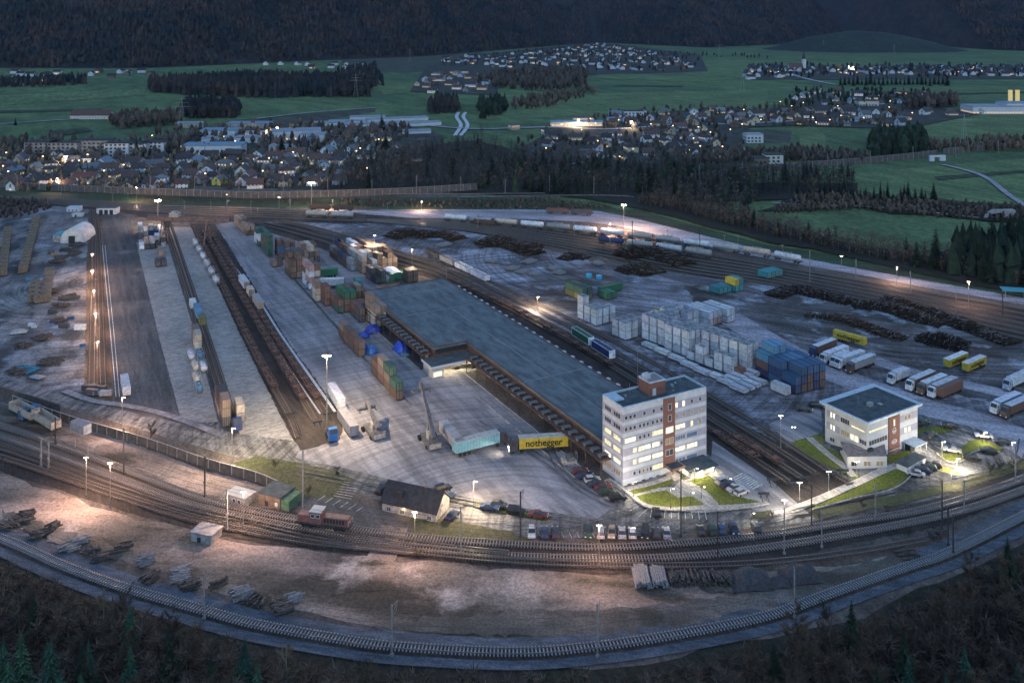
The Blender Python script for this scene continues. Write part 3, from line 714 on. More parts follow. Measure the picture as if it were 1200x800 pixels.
mb = MB(); mb.box(-5.2, UN+1, 0, -.01, Lh-2, 1.15); mb.box(VN-5.6, -2, 0, VN-.01, UN-9, 1.15); mb.box(Wn+.01, 1, 0, Wn+4.4, Lh, 1.15); mb.build('loading_dock', M_dock, hall)
mb = MB(); mb.box(-5.35, UN+1, 1.15, -5.0, Lh-2, 1.3); mb.box(VN-5.75, -2, 1.15, VN-5.4, UN-9, 1.3); mb.build('dock_edge', M_pave, hall)
# loading doors along the dock
for i in range(14):
    for v, u in ((-.03, UN+5+i*4.9), (VN-.03, 3+i*5.6)):
        if v > 1 and u > UN-12: continue
        d = MB(); d.box(v-.05, u, 1.3, v, u+2.8, 4.6); d.build('loading_door', (M_rust if (i*7) % 3 else M_steel), hall)
for i in range(6):                         # pale freight standing behind the parapet line shows as a white band
    d = MB(); d.box(VN-.09, 6+i*11, 4.7, VN-.02, 13+i*11, 5.4); d.build('window_band', M_frame, hall)
# recessed corner: glazed band, low lit canopy, pink door
mb = MB(); mb.box(.3, UN-.12, 5.6, VN-.3, UN-.02, 7.1); mb.build('clerestory', M_glass, hall)
mb = MB(); mb.prism([(-4.8,UN-8.5),(VN-.02,UN-8.5),(VN-.02,UN-.13),(-4.8,UN-.13)], 4.6, 4.95); cn = mb.build('entrance_canopy', M_roofd, hall)
mb = MB(); mb.box(-4.85,UN-8.6,4.3,VN-.03,UN-8.45,5.05); mb.box(-4.95,UN-8.6,4.3,-4.8,UN-.2,5.05); mb.build('fascia', M_white, cn)
mb = MB(); mb.box(-4.2,UN-7.8,0,-.2,UN-.2,4.58); mb.build('gate_office', M_cream, hall)
window(hall, (-3.9, UN-7.82), (1,0), 3.2, 1.2, 1.8, 'w', 3)
mb = MB(); mb.box(5.2,UN-.14,.3,9.6,UN-.04,4.2); mb.build('roller_door', M_doorp, hall)
for v in (.8, 3.0, 10.4): window(hall, (v, UN-.05), (1,0), 1.3, .9, 2.6, 'l', 1)
def add_light(name, loc, energy, col=(1,.72,.42), radius=.25, parent=None, spot=None):
    if col[2] < .6 and energy > 350: energy *= 2.0      # the sodium lamps of the yard
    ld = D.lights.new(name, 'SPOT' if spot else 'POINT'); ld.energy = energy*LK; ld.color = col; ld.shadow_soft_size = radius
    if spot: ld.spot_size = R(spot); ld.spot_blend = .8
    o = D.objects.new(name, ld); COL.objects.link(o); o.location = loc
    if parent is not None: o.parent = parent
    return o
M_bulb = em('lamp_glow', (1,.72,.42), 3); M_bulbw = em('lamp_glow_white', (1,.9,.72), 2); M_bulbf = em('floodlight_glow', (1,.78,.5), 10); M_bulbd = em('lamp_glow_small', (1,.85,.6), .35)
for v in (1, 6, 11):
    mb = MB(); mb.box(v-.5,UN-5,4.42,v+.5,UN-4.7,4.58); l_ = mb.build('ceiling_lamp', M_bulbw, cn)
    add_light('canopy_light', (v, UN-5, 4.1), 260, (1,.83,.5), .3, hall)
mb = MB()
for i in range(9): mb.box(VN-1.0, 2+i*8.6, 5.35, VN-.6, 3.2+i*8.6, 5.47)
mb.build('dock_lamp', M_bulbd, hall)
for i in range(4): add_light('dock_light', (VN-2, 24+i*16, 5.0), 18, (1,.8,.5), .3, hall)
# concrete ramp wall in front of the narrow half
rw = MB(); rw.box(-.3, 0, 0, 0, 74, 1.3); o = rw.build('ramp_wall', M_conc2); o.location = uvw(196, 127.5); o.rotation_euler = (0,0,R(YAW)); tag(o, 'long low pale concrete ramp wall in front of the hall docks', 'wall')

# ------------------------------------------------------------------ six-storey office tower
OA = R(28.0)
off = empty('office_tower', G(730,574), OA)
tag(off, 'six-storey white and grey office tower with a brick stair strip and lit windows', 'office building')
LX, LY, HT = 27.3, 9.3, 20.5
mb = MB(); mb.box(0,0,0,LX,LY,HT); mb.build('wall', M_white, off)
rows = [18.25, 15.3, 12.35, 9.4, 6.45, 3.5]; wh = .83
mb = MB()
for z in rows:
    mb.box(-.03,-.03,z-.95,LX*.47-.02,0,z+.95); mb.box(LX*.605+.02,-.03,z-.95,LX+.03,0,z+.95)
    mb.box(-.03,0,z-.95,0,LY+.03,z+.95); mb.box(LX,0,z-.95,LX+.03,LY+.03,z+.95)
mb.build('window_band', M_greyband, off)
mb = MB(); mb.box(LX*.47,-.25,2.6,LX*.605,.0,HT+.05); sc_ = mb.build('stair_strip', M_brick, off)
fx = lambda f: f*LX
def ws(f0, f1, z, code, n): window(off, (fx(f0), -.03), (1,0), fx(f1)-fx(f0), z-wh*.8, wh*1.6, code, n)
def small(fc, z, code, w=.95, h=1.1): window(off, (fx(fc)-w/2, -.03), (1,0), w, z-h/2, h, code, 1)
Z = rows
for fc in (.035,.085,.132): small(fc, Z[0], 'd'); small(fc, Z[1], 'd')
for fc in (.245,.355,.447): small(fc, Z[0], 'd')
for fc in (.195,.24,.285,.345,.395,.445): small(fc, Z[1], 'd', .85)
ws(.016,.146,Z[2],'w',4); [small(fc, Z[2], 'd', .85) for fc in (.195,.245,.295)]; ws(.335,.467,Z[2],'l',4)
small(.135, Z[3], 'l', 1.2, 1.3); ws(.175,.32,Z[3],'w',4); ws(.335,.425,Z[3],'w',3); small(.447, Z[3], 'd')
small(.135, Z[4], 'l', 1.2, 1.3); ws(.175,.32,Z[4],'w',4); ws(.335,.467,Z[4],'w',4)
small(.13, Z[5], 'd'); [small(fc, Z[5], c_, .85) for fc, c_ in ((.19,'d'),(.235,'t'),(.28,'t'),(.32,'d'))]; ws(.335,.467,Z[5],'l',4)
small(.63, Z[0], 'w', .95, 1.5); small(.715, Z[0], 'w', 1.05, 1.6); small(.815, Z[0], 'd'); small(.92, Z[0], 'd')
small(.63, Z[1], 't'); small(.715, Z[1], 't'); small(.815, Z[1], 't'); small(.92, Z[1], 't')
ws(.612,.735,Z[2],'w',4); small(.815, Z[2], 'l', .9, 1.6); small(.92, Z[2], 't', .95, 1.4)
ws(.612,.735,Z[3],'b',4); ws(.75,.885,Z[3],'b',1)
ws(.612,.735,Z[4],'w',4); ws(.75,.885,Z[4],'w',4)
ws(.612,.735,Z[5],'b',3); ws(.75,.885,Z[5],'b',1)
for k, z in enumerate(Z[:5]):
    window(off, (fx(.49), -.25), (1,0), fx(.585)-fx(.49), z-.9, 1.7 if k > 1 else 1.9, 'ddwtd'[k], 2 if k > 1 else 1) if k > 1 else window(off, (fx(.52), -.25), (1,0), 1.2, z-.8, 1.7, 'd', 1)
for i in range(5): window(off, (1.2+i*2.3, 0), (1,0), 1.3, .75, .55, 'd' if i else 'd', 1)
for k, z in enumerate(Z):                  # narrow side
    c_ = 'ddllwt'[k]
    for y0, y1 in ((1.0,4.2),(5.2,8.2)): window(off, (-.03, y1), (0,-1), y1-y0, z-wh*.8, wh*1.6, c_ , 3)
mb = MB(); mb.box(.4,.4,HT,LX-.4,LY-.4,HT+.08); rf = mb.build('roof', M_roofd, off)
mb = MB()
for a in ((0,0,LX,.4),(0,LY-.4,LX,LY),(0,.4,.4,LY-.4),(LX-.4,.4,LX,LY-.4)): mb.box(a[0],a[1],HT,a[2],a[3],HT+.55)
mb.box(.4,4.6,HT+.08,3.6,LY-.4,HT+.5)
mb.build('parapet', M_rim, off)
mb = MB(); mb.box(10.7,3.0,HT+.08,15.8,8.0,HT+3.5); ph = mb.build('roof_house', M_brick, off)
mb = MB()
for a in ((10.6,2.9,15.9,3.2),(10.6,7.8,15.9,8.1),(10.6,3.2,10.9,7.8),(15.6,3.2,15.9,7.8)): mb.box(a[0],a[1],HT+3.5,a[2],a[3],HT+3.85)
mb.build('coping', M_rim, ph)
mb = MB(); mb.box(11.2,5.6,HT+3.5,12.9,7.2,HT+4.8); mb.build('roof_hatch', M_white, ph)
mb = MB(); mb.box(11.6,2.93,HT+.1,12.7,3.0,HT+2.0); mb.build('door', M_frame, ph)
mb = MB()
for x, y, s in ((5,6,.6),(20,5.5,.8),(22,6.6,.5),(18.5,3,.4)): mb.cbox(x,y,HT+.08,s,s,s*.7)
mb.build('roof_vent', M_steel, off)
mb = MB(); mb.cyl((7,7,HT),(7,7,HT+3.2),.04); mb.cyl((24,7,HT),(24,7,HT+2.2),.04); mb.build('antenna', M_steel, off)
# entrance porch with stair and side pavilion
mb = MB(); mb.box(12.8,-3.6,3.2,17.2,-.26,3.45); mb.box(12.7,-3.7,3.45,13.0,-.26,3.75); mb.box(12.7,-3.7,3.45,17.3,-3.45,3.75); mb.box(17.0,-3.45,3.45,17.3,-.26,3.75); pc = mb.build('porch', M_brick, off)
mb = MB(); mb.box(13.05,-3.4,3.45,16.95,-.3,3.5); mb.build('porch_roof', M_roofd, pc)
mb = MB()
for i in range(7): mb.box(13.2,-3.4-i*.32,0,15.8,-3.4-(i-1)*.32-.0,1.25-i*.17)
mb.box(13.2,-3.08,0,16.4,-.26,1.25); mb.build('stair', M_conc2, off)
mb = MB()
for x in (13.1,15.9): mb.cyl((x,-3.2,2.2),(x,-5.4,1.0),.04); mb.cyl((x,-3.2,1.2),(x,-3.2,3.2),.07); mb.cyl((x,-5.4,0),(x,-5.4,1.0),.04)
mb.build('railing', M_steel, off)
mb = MB(); mb.box(17.6,-5.4,0,25.4,-.26,2.9); pv = mb.build('side_pavilion', M_cream, off)
mb = MB(); mb.box(17.0,-6.3,2.9,26.2,-.05,3.15); mb.build('pavilion_roof', M_roofd, pv)
window(off, (17.57, -1.0), (0,-1), 3.6, 1.0, 1.5, 'w', 3); window(off, (19.6,-5.43), (1,0), 2.0, .1, 2.4, 'w', 2); window(off, (22.6,-5.43), (1,0), 2.4, 1.4, 1.1, 'l', 3)
for x, y, e in ((20.5,-6.1,120),(24.5,-6.1,90),(14.6,-3.0,60)): add_light('porch_light', (x,y,2.7 if y < -4 else 3.0), e, (1,.85,.6), .2, off)
mb = MB(); mb.box(20.3,-6.15,2.78,20.8,-5.95,2.88); mb.box(24.3,-6.15,2.78,24.8,-5.95,2.88); mb.build('soffit_lamp', M_bulbw, pv)

# ------------------------------------------------------------------ three-storey office at the right
BA = R(31.0)
b2 = empty('small_office', G(1016.5,494,11.8)*1, BA); b2.location.z = 0
tag(b2, 'three-storey cream and white office with overhanging flat roof and brick strip on green lawns', 'office building')
X2, Y2, H2 = 21.6, 14.0, 11.4
mb = MB(); mb.box(0,0,0,X2,Y2,H2); mb.build('wall', M_cream, b2)
mb = MB(); mb.box(.02,-.03,0.3,X2,0,H2-.02); mb.build('front_cladding', M_white, b2)
zz2 = [9.15, 5.75, 2.3]
mb = MB()
for z in zz2[:2]: mb.box(13.6,-.06,z-.95,X2,-.03,z+.95)
for z in zz2[:2]: mb.box(-.03,9.1,z-.95,0,13.4,z+.95)
mb.build('window_band', M_greyband, b2)
mb = MB(); mb.box(8.7,-.28,0,13.4,-.03,H2-.6); st = mb.build('brick_strip', M_brick, b2)
# emblems on the brick strip: ring, oval and a narrow lit slot
def ring(cx, cz, rx, rz, t, y=-.30, n=28):
    m_ = MB(); vs = []
    for k in range(n):
        a = 2*pi*k/n
        for q in (1, 1-t): vs.append((cx+rx*q*cos(a), y, cz+rz*q*sin(a)))
    m_.add(vs, [(2*k, 2*((k+1)%n), 2*((k+1)%n)+1, 2*k+1) for k in range(n)]); return m_
m_ = ring(11.0, 6.9, .85, .85, .25); m_.box(10.4,-.33,6.6,11.6,-.30,6.95); m_.build('emblem', M_white, b2)
m_ = ring(11.0, 3.9, 1.15, .62, .3); m_.box(10.3,-.33,3.75,11.7,-.30,4.0); m_.build('emblem', M_white, b2)
mb = MB(); mb.box(8.7,-.31,1.55,13.4,-.29,1.8); mb.build('white_stripe', M_white, b2)
window(b2, (10.6,-.28), (1,0), .7, 8.2, 1.8, 'l', 1)
def w2(x0, x1, z, h, c_, n): window(b2, (x0,-.06 if x0 > 13 else -.03), (1,0), x1-x0, z-h/2, h, c_, n)
w2(.5,8.2,zz2[0]-.3,.75,'l',6); w2(.5,8.2,zz2[1],1.4,'d',7)
for x in (15.6,17.2): w2(x,x+1.2,zz2[0],1.3,'t',1); w2(x,x+1.2,zz2[1],1.5,'w',1)
def w3(y0, y1, z, h, c_, n): window(b2, (-.03 if z < 4 or y1 < 9 else -.06, y1), (0,-1), y1-y0, z-h/2, h, c_, n)
def fy(px): return (437-px)/292*Y2
w3(fy(205),fy(195),zz2[0],.1,'d',1) if False else None
for z, cc in ((zz2[0],'w'),(zz2[1],'w')):
    for a in (183,202): window(b2, (-.035, fy(a)), (0,-1), .75, z-.8, 1.6, cc, 1)
w3(fy(318),fy(255),zz2[0],1.5,'d',4); w3(fy(418),fy(330),zz2[0]-.4,.6,'l',5)
w3(fy(315),fy(258),zz2[1],1.5,'t',4); w3(fy(380),fy(322),zz2[1],1.7,'w',2); w3(fy(432),fy(385),zz2[1],1.3,'d',3)
w3(fy(215),fy(180),zz2[2],1.2,'d',2); w3(fy(312),fy(255),zz2[2],1.2,'d',4)
mb = MB(); mb.box(-1.0,-.9,H2,X2+1.0,Y2+1.2,H2+.35); rf = mb.build('roof', M_rim, b2)
mb = MB(); mb.box(-.4,-.4,H2+.35,X2-.4,Y2-.6,H2+.42); mb.build('roof_deck', M_roofd, rf)
mb = MB(); mb.box(-1.0,-.9,H2+.35,-.4,Y2+1.2,H2+.6); mb.box(X2-.4,-.9,H2+.35,X2+1.0,Y2+1.2,H2+.6); mb.box(-.4,-.9,H2+.35,X2-.4,-.4,H2+.6); mb.box(-.4,Y2-.6,H2+.35,X2-.4,Y2+1.2,H2+.6); mb.build('roof_rim', M_rim, rf)
mb = MB(); mb.cbox(9,6,H2+.42,1.6,1.2,.9); mb.cbox(12,5,H2+.42,1.1,1.1,.35); mb.cyl((6.5,8,H2),(6.5,8,H2+2.6),.04); mb.build('roof_unit', M_steel, b2)
# low front wing facing the tracks
iv = Matrix.Rotation(-BA, 4, 'Z') @ Matrix.Translation(-b2.location)
wp = [iv @ Vector(p) for p in ((89.2,238.2,0),(99.8,238.5,0),(102.2,245.9,0),(96.4,243.2,0),(90.4,246.8,0))]
mb = MB(); mb.prism([(p.x,p.y) for p in wp], 0, 4.0); wg = mb.build('front_wing', M_cream, b2)
mb = MB(); mb.prism([(p.x,p.y) for p in wp], 4.0, 4.12); mb.build('wing_roof', M_pink, wg)
a_, b_ = wp[0], wp[1]; d_ = (b_-a_).normalized()
for t in (.9, 4.3, 7.7): q = a_ + d_*t; window(b2, (q.x,q.y), (d_.x,d_.y), 2.0, 1.5, 1.3, 't' if t > 2 else 'd', 2)
mb = MB(); mb.cyl((wp[0].x+1,wp[0].y+6,4.1),(wp[0].x+1.5,wp[0].y+3,4.5),.45,n=8); mb.cbox(wp[1].x-1.5,wp[1].y+4,4.1,1.8,.8,.7); mb.build('roof_duct', M_dark, wg)
# glazed entrance porch
mb = MB(); mb.box(14.6,-4.2,2.8,20.0,-.28,3.05); po = mb.build('entrance_porch', M_rim, b2)
mb = MB()
for x in (14.8,17.3,19.8):
    for y in (-4.0,-.6): mb.cyl((x,y,0),(x,y,2.8),.1)
mb.build('porch_column', M_white, po)
mb = MB(); mb.box(15.0,-2.4,.05,17.0,-.3,2.75); mb.build('porch_glazing', M_glass, po)
mb = MB(); mb.box(17.4,-1.0,.1,19.2,-.35,2.5); mb.build('entrance_door', M_litw, po)
add_light('porch_light', (18,-3,2.5), 90, (1,.9,.7), .2, b2)
def simple_box(name, label, cat, loc, rz, L_, W_, h, wall, roofm, over=.25, door=True, rt=.18):
    r = empty(name, loc, rz); tag(r, label, cat)
    m_ = MB(); m_.box(0,0,0,L_,W_,h); m_.build('wall', wall, r)
    m_ = MB(); m_.box(-over,-over,h,L_+over,W_+over,h+rt); m_.build('roof', roofm, r)
    if door: m_ = MB(); m_.box(L_*.3,-.05,0,L_*.3+.95,0,2.05); m_.build('door', M_dark, r)
    return r
p = G(1063,559); s_ = simple_box('bicycle_shed', 'small white shed with dark flat roof on the lawn by the small office', 'shed', p, heading((1063,559),(1083,548)), 9, 3.0, 2.6, M_white, M_roofd, door=False)

# ------------------------------------------------------------------ gabled house builder (single hero houses)
def gable(name, label, cat, loc, rz, L_, W_, he, hr, wall, roofm, wins=True, over=.5):
    r = empty(name, loc, rz); tag(r, label, cat)
    m_ = MB(); m_.prof([(0,0),(W_,0),(W_,he),(W_/2,hr),(0,he)], 0, L_)
    m_.v = [(y, x, z) for x, y, z in m_.v]; m_.f = [tuple(reversed(f)) for f in m_.f]; m_.build('wall', wall, r)
    m_ = MB(); k = (hr-he)/(W_/2); t = .2
    for s in (0, 1):
        e = -over if s == 0 else W_+over; ze = he - over*k
        a = [(-over,e,ze+.05),(L_+over,e,ze+.05),(L_+over,W_/2,hr+.05),(-over,W_/2,hr+.05)]
        b = [(x,y,z+t) for x,y,z in a]
        m_.add(a+b, [(0,3,2,1),(4,5,6,7),(0,1,5,4),(1,2,6,5),(2,3,7,6),(3,0,4,7)])
    rr = m_.build('roof', roofm, r)
    if wins:
        n = max(1, int(L_/3.2))
        for i in range(n): window(r, ((i+.5)*L_/n-.6, 0), (1,0), 1.2, 1.0, 1.2, random.choice('dddt'), 2)
        window(r, (L_, W_*.35), (0,1), 1.1, he-.6, 1.2, 'd', 2)
        window(r, (0, W_*.65), (0,-1), 1.1, he-.6, 1.2, 'd', 2)
    return r, rr
M_slate = pm('dark_slate_roof', (.035,.034,.036), .7, var=.4, scale=1)
h3, r3 = gable('signal_house', 'low white house with long dark roof and dormer beside the yard road', 'house', G(448,602), heading((448,602),(506.7,615.5)), 14.5, 7.4, 3.3, 6.4, M_conc2, M_slate)
mb = MB(); mb.cbox(4,1.6,4.2,2.2,1.8,1.3); mb.build('dormer', M_slate, r3); mb = MB(); mb.cbox(10,3.9,5.6,.7,.7,1.4); mb.build('chimney', M_brick, r3)
add_light('wall_light', (6, -1.0, 2.6), 30, (1,.7,.35), .1, h3)
mb = MB(); mb.cbox(6,-.12,2.6,.3,.2,.25); mb.build('wall_lamp', M_bulbd, h3)
p = G(303,594); hh = heading((303,594),(328,601))
M_green = pm('green_cladding', (.09,.17,.10), .8, var=.3, scale=1); M_brown = pm('brown_cladding', (.20,.14,.10), .8, var=.35, scale=1)
k_ = simple_box('relay_hut', 'flat-roofed brown hut with green end wall beside the noise barrier', 'hut', p, hh, 6.5, 5.5, 3.6, M_brown, M_roofd)
mb = MB(); mb.box(6.26,.3,0,9.0,5.2,3.2); mb.build('green_annex', M_green, k_); window(k_, (5.0,0), (1,0), .8, 1.4, .9, 'l', 1)
simple_box('track_hut', 'small grey concrete hut standing alone on the gravel below the tracks', 'hut', G(224,638), heading((224,638),(248,643)), 5.4, 4, 2.9, M_conc2, M_conc2)
w_ = simple_box('white_hut', 'small pale hut with dark windows between noise barrier and tracks', 'hut', G(265,592), heading((265,592),(292,600)), 6, 3.4, 3.0, M_conc2, M_cream, door=False); window(w_, (2,0), (1,0), 1, 1.3, 1, 'd', 1); window(w_, (3.6,0), (1,0), 1, 1.3, 1, 'd', 1)
g_ = simple_box('engine_shed', 'white three-door shed at the head of the left sidings', 'shed', G(113,253), 0, 11.5, 6, 4.6, M_white, M_roofd, door=False)
for i in range(3): mb = MB(); mb.box(1.6+i*3.1,-.06,0,3.8+i*3.1,0,3.6); mb.build('door', M_dark, g_)
g_ = simple_box('white_store', 'small white store with three windows left of the three-door shed', 'shed', G(78,250), R(4), 7.5, 5, 3.4, M_white, M_rim, door=False)
for i in range(3): window(g_, (.8+i*2.2,0), (1,0), 1.2, 1.2, 1.2, 'b', 1)
simple_box('white_cabin', 'pale cabin beside the curved path below the white store', 'cabin', G(84,256), R(4), 6, 3, 2.4, M_cream, M_white)
# round-roofed storage tent
M_tent = pm('tent_fabric', (.62,.58,.54), .7, var=.2, scale=.6, dirt=(.3,.27,.25))
def arch_tent(label, px, rz, w, L_, h, mat, wallm):
    r = empty('storage_tent', G(*px), rz); tag(r, label, 'tent'); n = 14
    P = [(w/2*cos(pi*k/n), h*sin(pi*k/n)**.8 if 0 < k < n else 0) for k in range(n+1)]
    m_ = MB(); vs = [(x,0,z) for x,z in P] + [(x,L_,z) for x,z in P]
    m_.add(vs, [(k,k+1,n+1+k+1,n+1+k) for k in range(n)]); m_.build('cover', mat, r, smooth=True)
    m_ = MB(); m_.add([(x,.05,z) for x,z in P], [tuple(range(n+1))]); m_.add([(x,L_-.05,z) for x,z in P], [tuple(range(n,-1,-1))]); m_.build('end_wall', wallm, r)
    m_ = MB(); m_.box(-w*.14,-.02,0,w*.14,.04,h*.55); m_.build('door', M_dark, r)
    return r
arch_tent('round-topped pale storage tent on the left lot beside the sidings', (84,287), R(3), 12, 16, 8.5, M_tent, M_tent)
simple_box('blue_store', 'flat blue-roofed store attached beside the round storage tent', 'shed', G(62,286), R(3), 5, 9, 4.6, M_conc2, M_teal, door=False)
M_tarpw = pm('white_tarp', (.58,.60,.65), .6, var=.15, scale=1)
arch_tent('white tarpaulin shelter between green containers behind the hall', (466,331), R(29), 9.5, 11, 4.6, M_tarpw, M_green)
# canopy at the far right edge
pc = empty('platform_roof', G(1176,352), R(-14)); tag(pc, 'teal sheet roof on thin posts at the right edge of the track field', 'shelter')
mb = MB(); mb.box(0,0,4,26,6,4.25); mb.build('roof', M_teal, pc)
for x in (1, 9, 17, 25): m_ = MB(); m_.cyl((x,1,0),(x,1,4),.12); m_.cyl((x,5,0),(x,5,4),.12); m_.build('post', M_steel, pc)

# ------------------------------------------------------------------ noise barriers and retaining walls
M_barr = pm('barrier_panel', (.10,.085,.075), .85, var=.35, scale=.8)
M_barrp = pm('barrier_panel_pale', (.10,.09,.085), .85, var=.35, scale=.6)
def barrier(label, pts, h, pan, post, sp=4.0, name='noise_barrier', cat='noise barrier', th=.12):
    L = wline(pts, sp); r = empty(name, L[0]); tag(r, label, cat); o0 = L[0]
    a = MB(); c = MB(); PM_ = MB(); PM_.cbox(0,0,0,.22,.3,h+.15); pmo = PM_.build('post', post, link=False)
    if len(L) > 100: L = wline(pts, sp*len(L)/98)
    for p, q in zip(L, L[1:]):
        d = (q-p).normalized(); n = Vector((-d.y,d.x,0))*th/2; p0, q0 = p-o0, q-o0
        vs = [p0-n,q0-n,q0+n,p0+n]; a.add([(v.x,v.y,0) for v in vs]+[(v.x,v.y,h) for v in vs], [(4,5,6,7),(0,1,5,4),(1,2,6,5),(2,3,7,6),(3,0,4,7)])
        po_ = pmo.copy(); COL.objects.link(po_); po_.parent = r; po_.location = (p0.x,p0.y,0); po_.rotation_euler = (0,0,math.atan2(d.y,d.x))
        n2 = n*1.6; vs = [p0-n2,q0-n2,q0+n2,p0+n2]; c.add([(v.x,v.y,h) for v in vs]+[(v.x,v.y,h+.12) for v in vs], [(4,5,6,7),(0,1,5,4),(1,2,6,5),(2,3,7,6),(3,0,4,7)])
    a.build('panel', pan, r); c.build('capping', post, r)
barrier('long brown noise barrier curving between the yard road and the left tracks', [(15,476),(55,491),(100,506),(175,528),(240,551),(300,568),(330,581)], 3.3, M_barr, M_steel)
barrier('short second noise barrier standing behind the left end of the long one', [(-60,440),(0,464),(40,476),(74,487)], 3.0, M_barr, M_barrp)
barrier('pale noise barrier along the bank between the town and the yard', [(-250,218),(-50,219),(60,225),(180,230),(300,234),(400,232),(480,229),(560,224)], 5.2, M_barrp, M_conc2, 5)
barrier('far noise barrier carrying the railway past the right meadows', [(810,212),(900,201),(1000,193),(1090,184),(1098,182)], 5.0, M_barrp, M_conc2, 6)
barrier('noise barrier continuing past the underpass at the far right', [(1106,181),(1150,177),(1230,171),(1320,164)], 5.0, M_barrp, M_conc2, 6)
barrier('thin guard rail along the bank road below the meadows', [(540,233),(640,231),(720,231),(745,233)], 1.2, M_barrp, M_conc2, 5, 'guard_rail', 'guard rail')
barrier('dark hedge-topped fence between right lawn and road', [(952,598),(1000,592),(1056,580)], 1.0, M_barr, M_dark, 3, 'fence', 'fence')
br = empty('railway_underpass', G(1090,189), R(8)); tag(br, 'pale concrete underpass portal below the far railway', 'bridge')
mb = MB(); mb.prism([(0,0),(4,0),(4,2),(0,2)], 0, 3.2); mb.prism([(9,0),(14,0),(14,2),(9,2)], 0, 3.2); mb.prism([(0,0),(14,0),(14,2),(0,2)], 3.2, 4.6); mb.build('portal', M_white, br)
br = empty('farm_bridge', G(1150,257), R(-2)); tag(br, 'small pale concrete bridge at the brush bank at right', 'bridge')
mb = MB(); mb.prof([(0,0),(3,0),(5,3),(12,4),(14,0),(20,0),(20,5.5),(8,5.2)], 0, 4); mb.build('abutment', M_conc2, br)
# ------------------------------------------------------------------ prop materials (object colour carries the paint)
def boxmat(name, corr=True, axis_scale=3.4):
    m = D.materials.new(name); t, n, l, b = nt(m)
    oi = n.new('ShaderNodeObjectInfo'); g = n.new('ShaderNodeNewGeometry'); tc = n.new('ShaderNodeTexCoord')
    f = ramp(n, l, noise(n, l, g.outputs['Position'], .9, 5, .7), .42, .7)
    c = mixc(n, l, f, oi.outputs['Color'], mixc(n, l, .55, oi.outputs['Color'], (.13,.10,.085)))
    c = mixc(n, l, 1.0, c, mixc(n, l, oi.outputs['Random'], (.75,.75,.78), (1.15,1.12,1.08)), 'MULTIPLY')
    l.new(c, b.inputs['Base Color']); b.inputs['Roughness'].default_value = .6; b.inputs['Specular IOR Level'].default_value = .25
    return m
M_box = boxmat('painted_steel'); M_paintc = boxmat('vehicle_paint'); M_paintc.node_tree.nodes['Principled BSDF'].inputs['Roughness'].default_value = .3
M_tyre2 = pm('rubber', (.02,.02,.02), .9); M_chas = pm('chassis_steel', (.06,.055,.05), .7, .2, var=.4)
M_wagon = pm('wagon_rust', (.14,.075,.055), .85, var=.5, scale=1.2, dirt=(.05,.04,.035))
M_wagong = pm('wagon_grey_frame', (.10,.09,.085), .8, var=.4, scale=1.2)
M_head = em('headlight', (1,.93,.8), .02, (.5,.5,.5)); M_headon = em('headlight_on', (1,.93,.8), 2.0, (.5,.5,.5)); M_tail = pm('tail_light', (.35,.02,.02), .3)
M_wood = pm('stacked_timber', (.19,.15,.11), .9, var=.5, scale=2, dirt=(.12,.09,.06))

# ------------------------------------------------------------------ shipping containers
def container(L_, W_, h, opentop=False, name='shipping_container'):
    pr = Proto(name); a, b = L_/2, W_/2
    m = MB(); pitch = .28; n = int((L_-.3)/pitch)
    for s in (-1, 1):                        # corrugated long sides
        vs = []; 
        for i in range(n+1):
            x = -a+.15 + i*(L_-.3)/n; y = s*(b-.03 - (.06 if (i//1) % 2 else 0))
            vs += [(x,y,.12),(x,y,h-.1)]
        m.add(vs, [((2*i,2*i+2,2*i+3,2*i+1) if s < 0 else (2*i,2*i+1,2*i+3,2*i+2)) for i in range(n)])
    m.add([(-a+.03,-b+.1,.12),(-a+.03,b-.1,.12),(-a+.03,b-.1,h-.1),(-a+.03,-b+.1,h-.1)], [(0,3,2,1)])
    if opentop:
        zt = h-.55
        q_ = MB(); q_.box(-a+.1,-b+.12,.1,a-.1,b-.12,zt); pr.part('load', q_, M_recess)  # inner block, dark to paint shade into the open top; no cargo
        for i in range(3): x = -a + (i+1)*L_/4; m.box(x-.06,-b+.1,h-.25,x+.06,b-.1,h-.15)
    else:
        m.box(-a+.06,-b+.06,h-.1,a-.06,b-.06,h-.04)
        nr = int(L_/.6)
        for i in range(nr): x = -a+.4+i*(L_-.8)/(nr-1); m.box(x-.09,-b+.2,h-.04,x+.09,b-.2,h-.015)
    pr.part('body', m, M_box)
    f = MB()
    for x in (-a, a-.14):
        for y in (-b, b-.14): f.box(x,y,0,x+.14,y+.14,h)
    for y in (-b, b-.12):
        f.box(-a+.14,y,0,a-.14,y+.12,.14); f.box(-a+.14,y,h-.12,a-.14,y+.12,h-.002)
    for x in (-a, a-.12): f.box(x,-b+.14,0,x+.12,b-.14,.14); f.box(x,-b+.14,h-.12,x+.12,b-.14,h-.002)
    pr.part('frame', f, M_box)
    for s in (-1, 1):                        # door leaves at the near (+x) end
        d = MB(); y0, y1 = (-b+.15,-.01) if s < 0 else (.01,b-.15); d.box(a-.06,y0,.15,a-.02,y1,h-.13)
        o = pr.part('door', d, M_box)
        r = MB()
        for q in (.3,.7): y = y0+(y1-y0)*q; r.box(a-.02,y-.025,.15,a+.02,y+.025,h-.15)
        pr.part('lock_bar', r, M_steel, o)
    return pr
M_recess = pm('painted_recess_shade', (.10,.13,.17), .9, var=.4, scale=1.5)
C20 = container(6.06, 2.44, 2.6); C40 = container(12.19, 2.44, 2.75); CW = container(3.5, 3.0, 3.0, True, 'white_bulk_box'); CF = container(6.06, 2.5, 1.15, False, 'flat_box')
C30 = container(13.6, 2.5, 2.9)
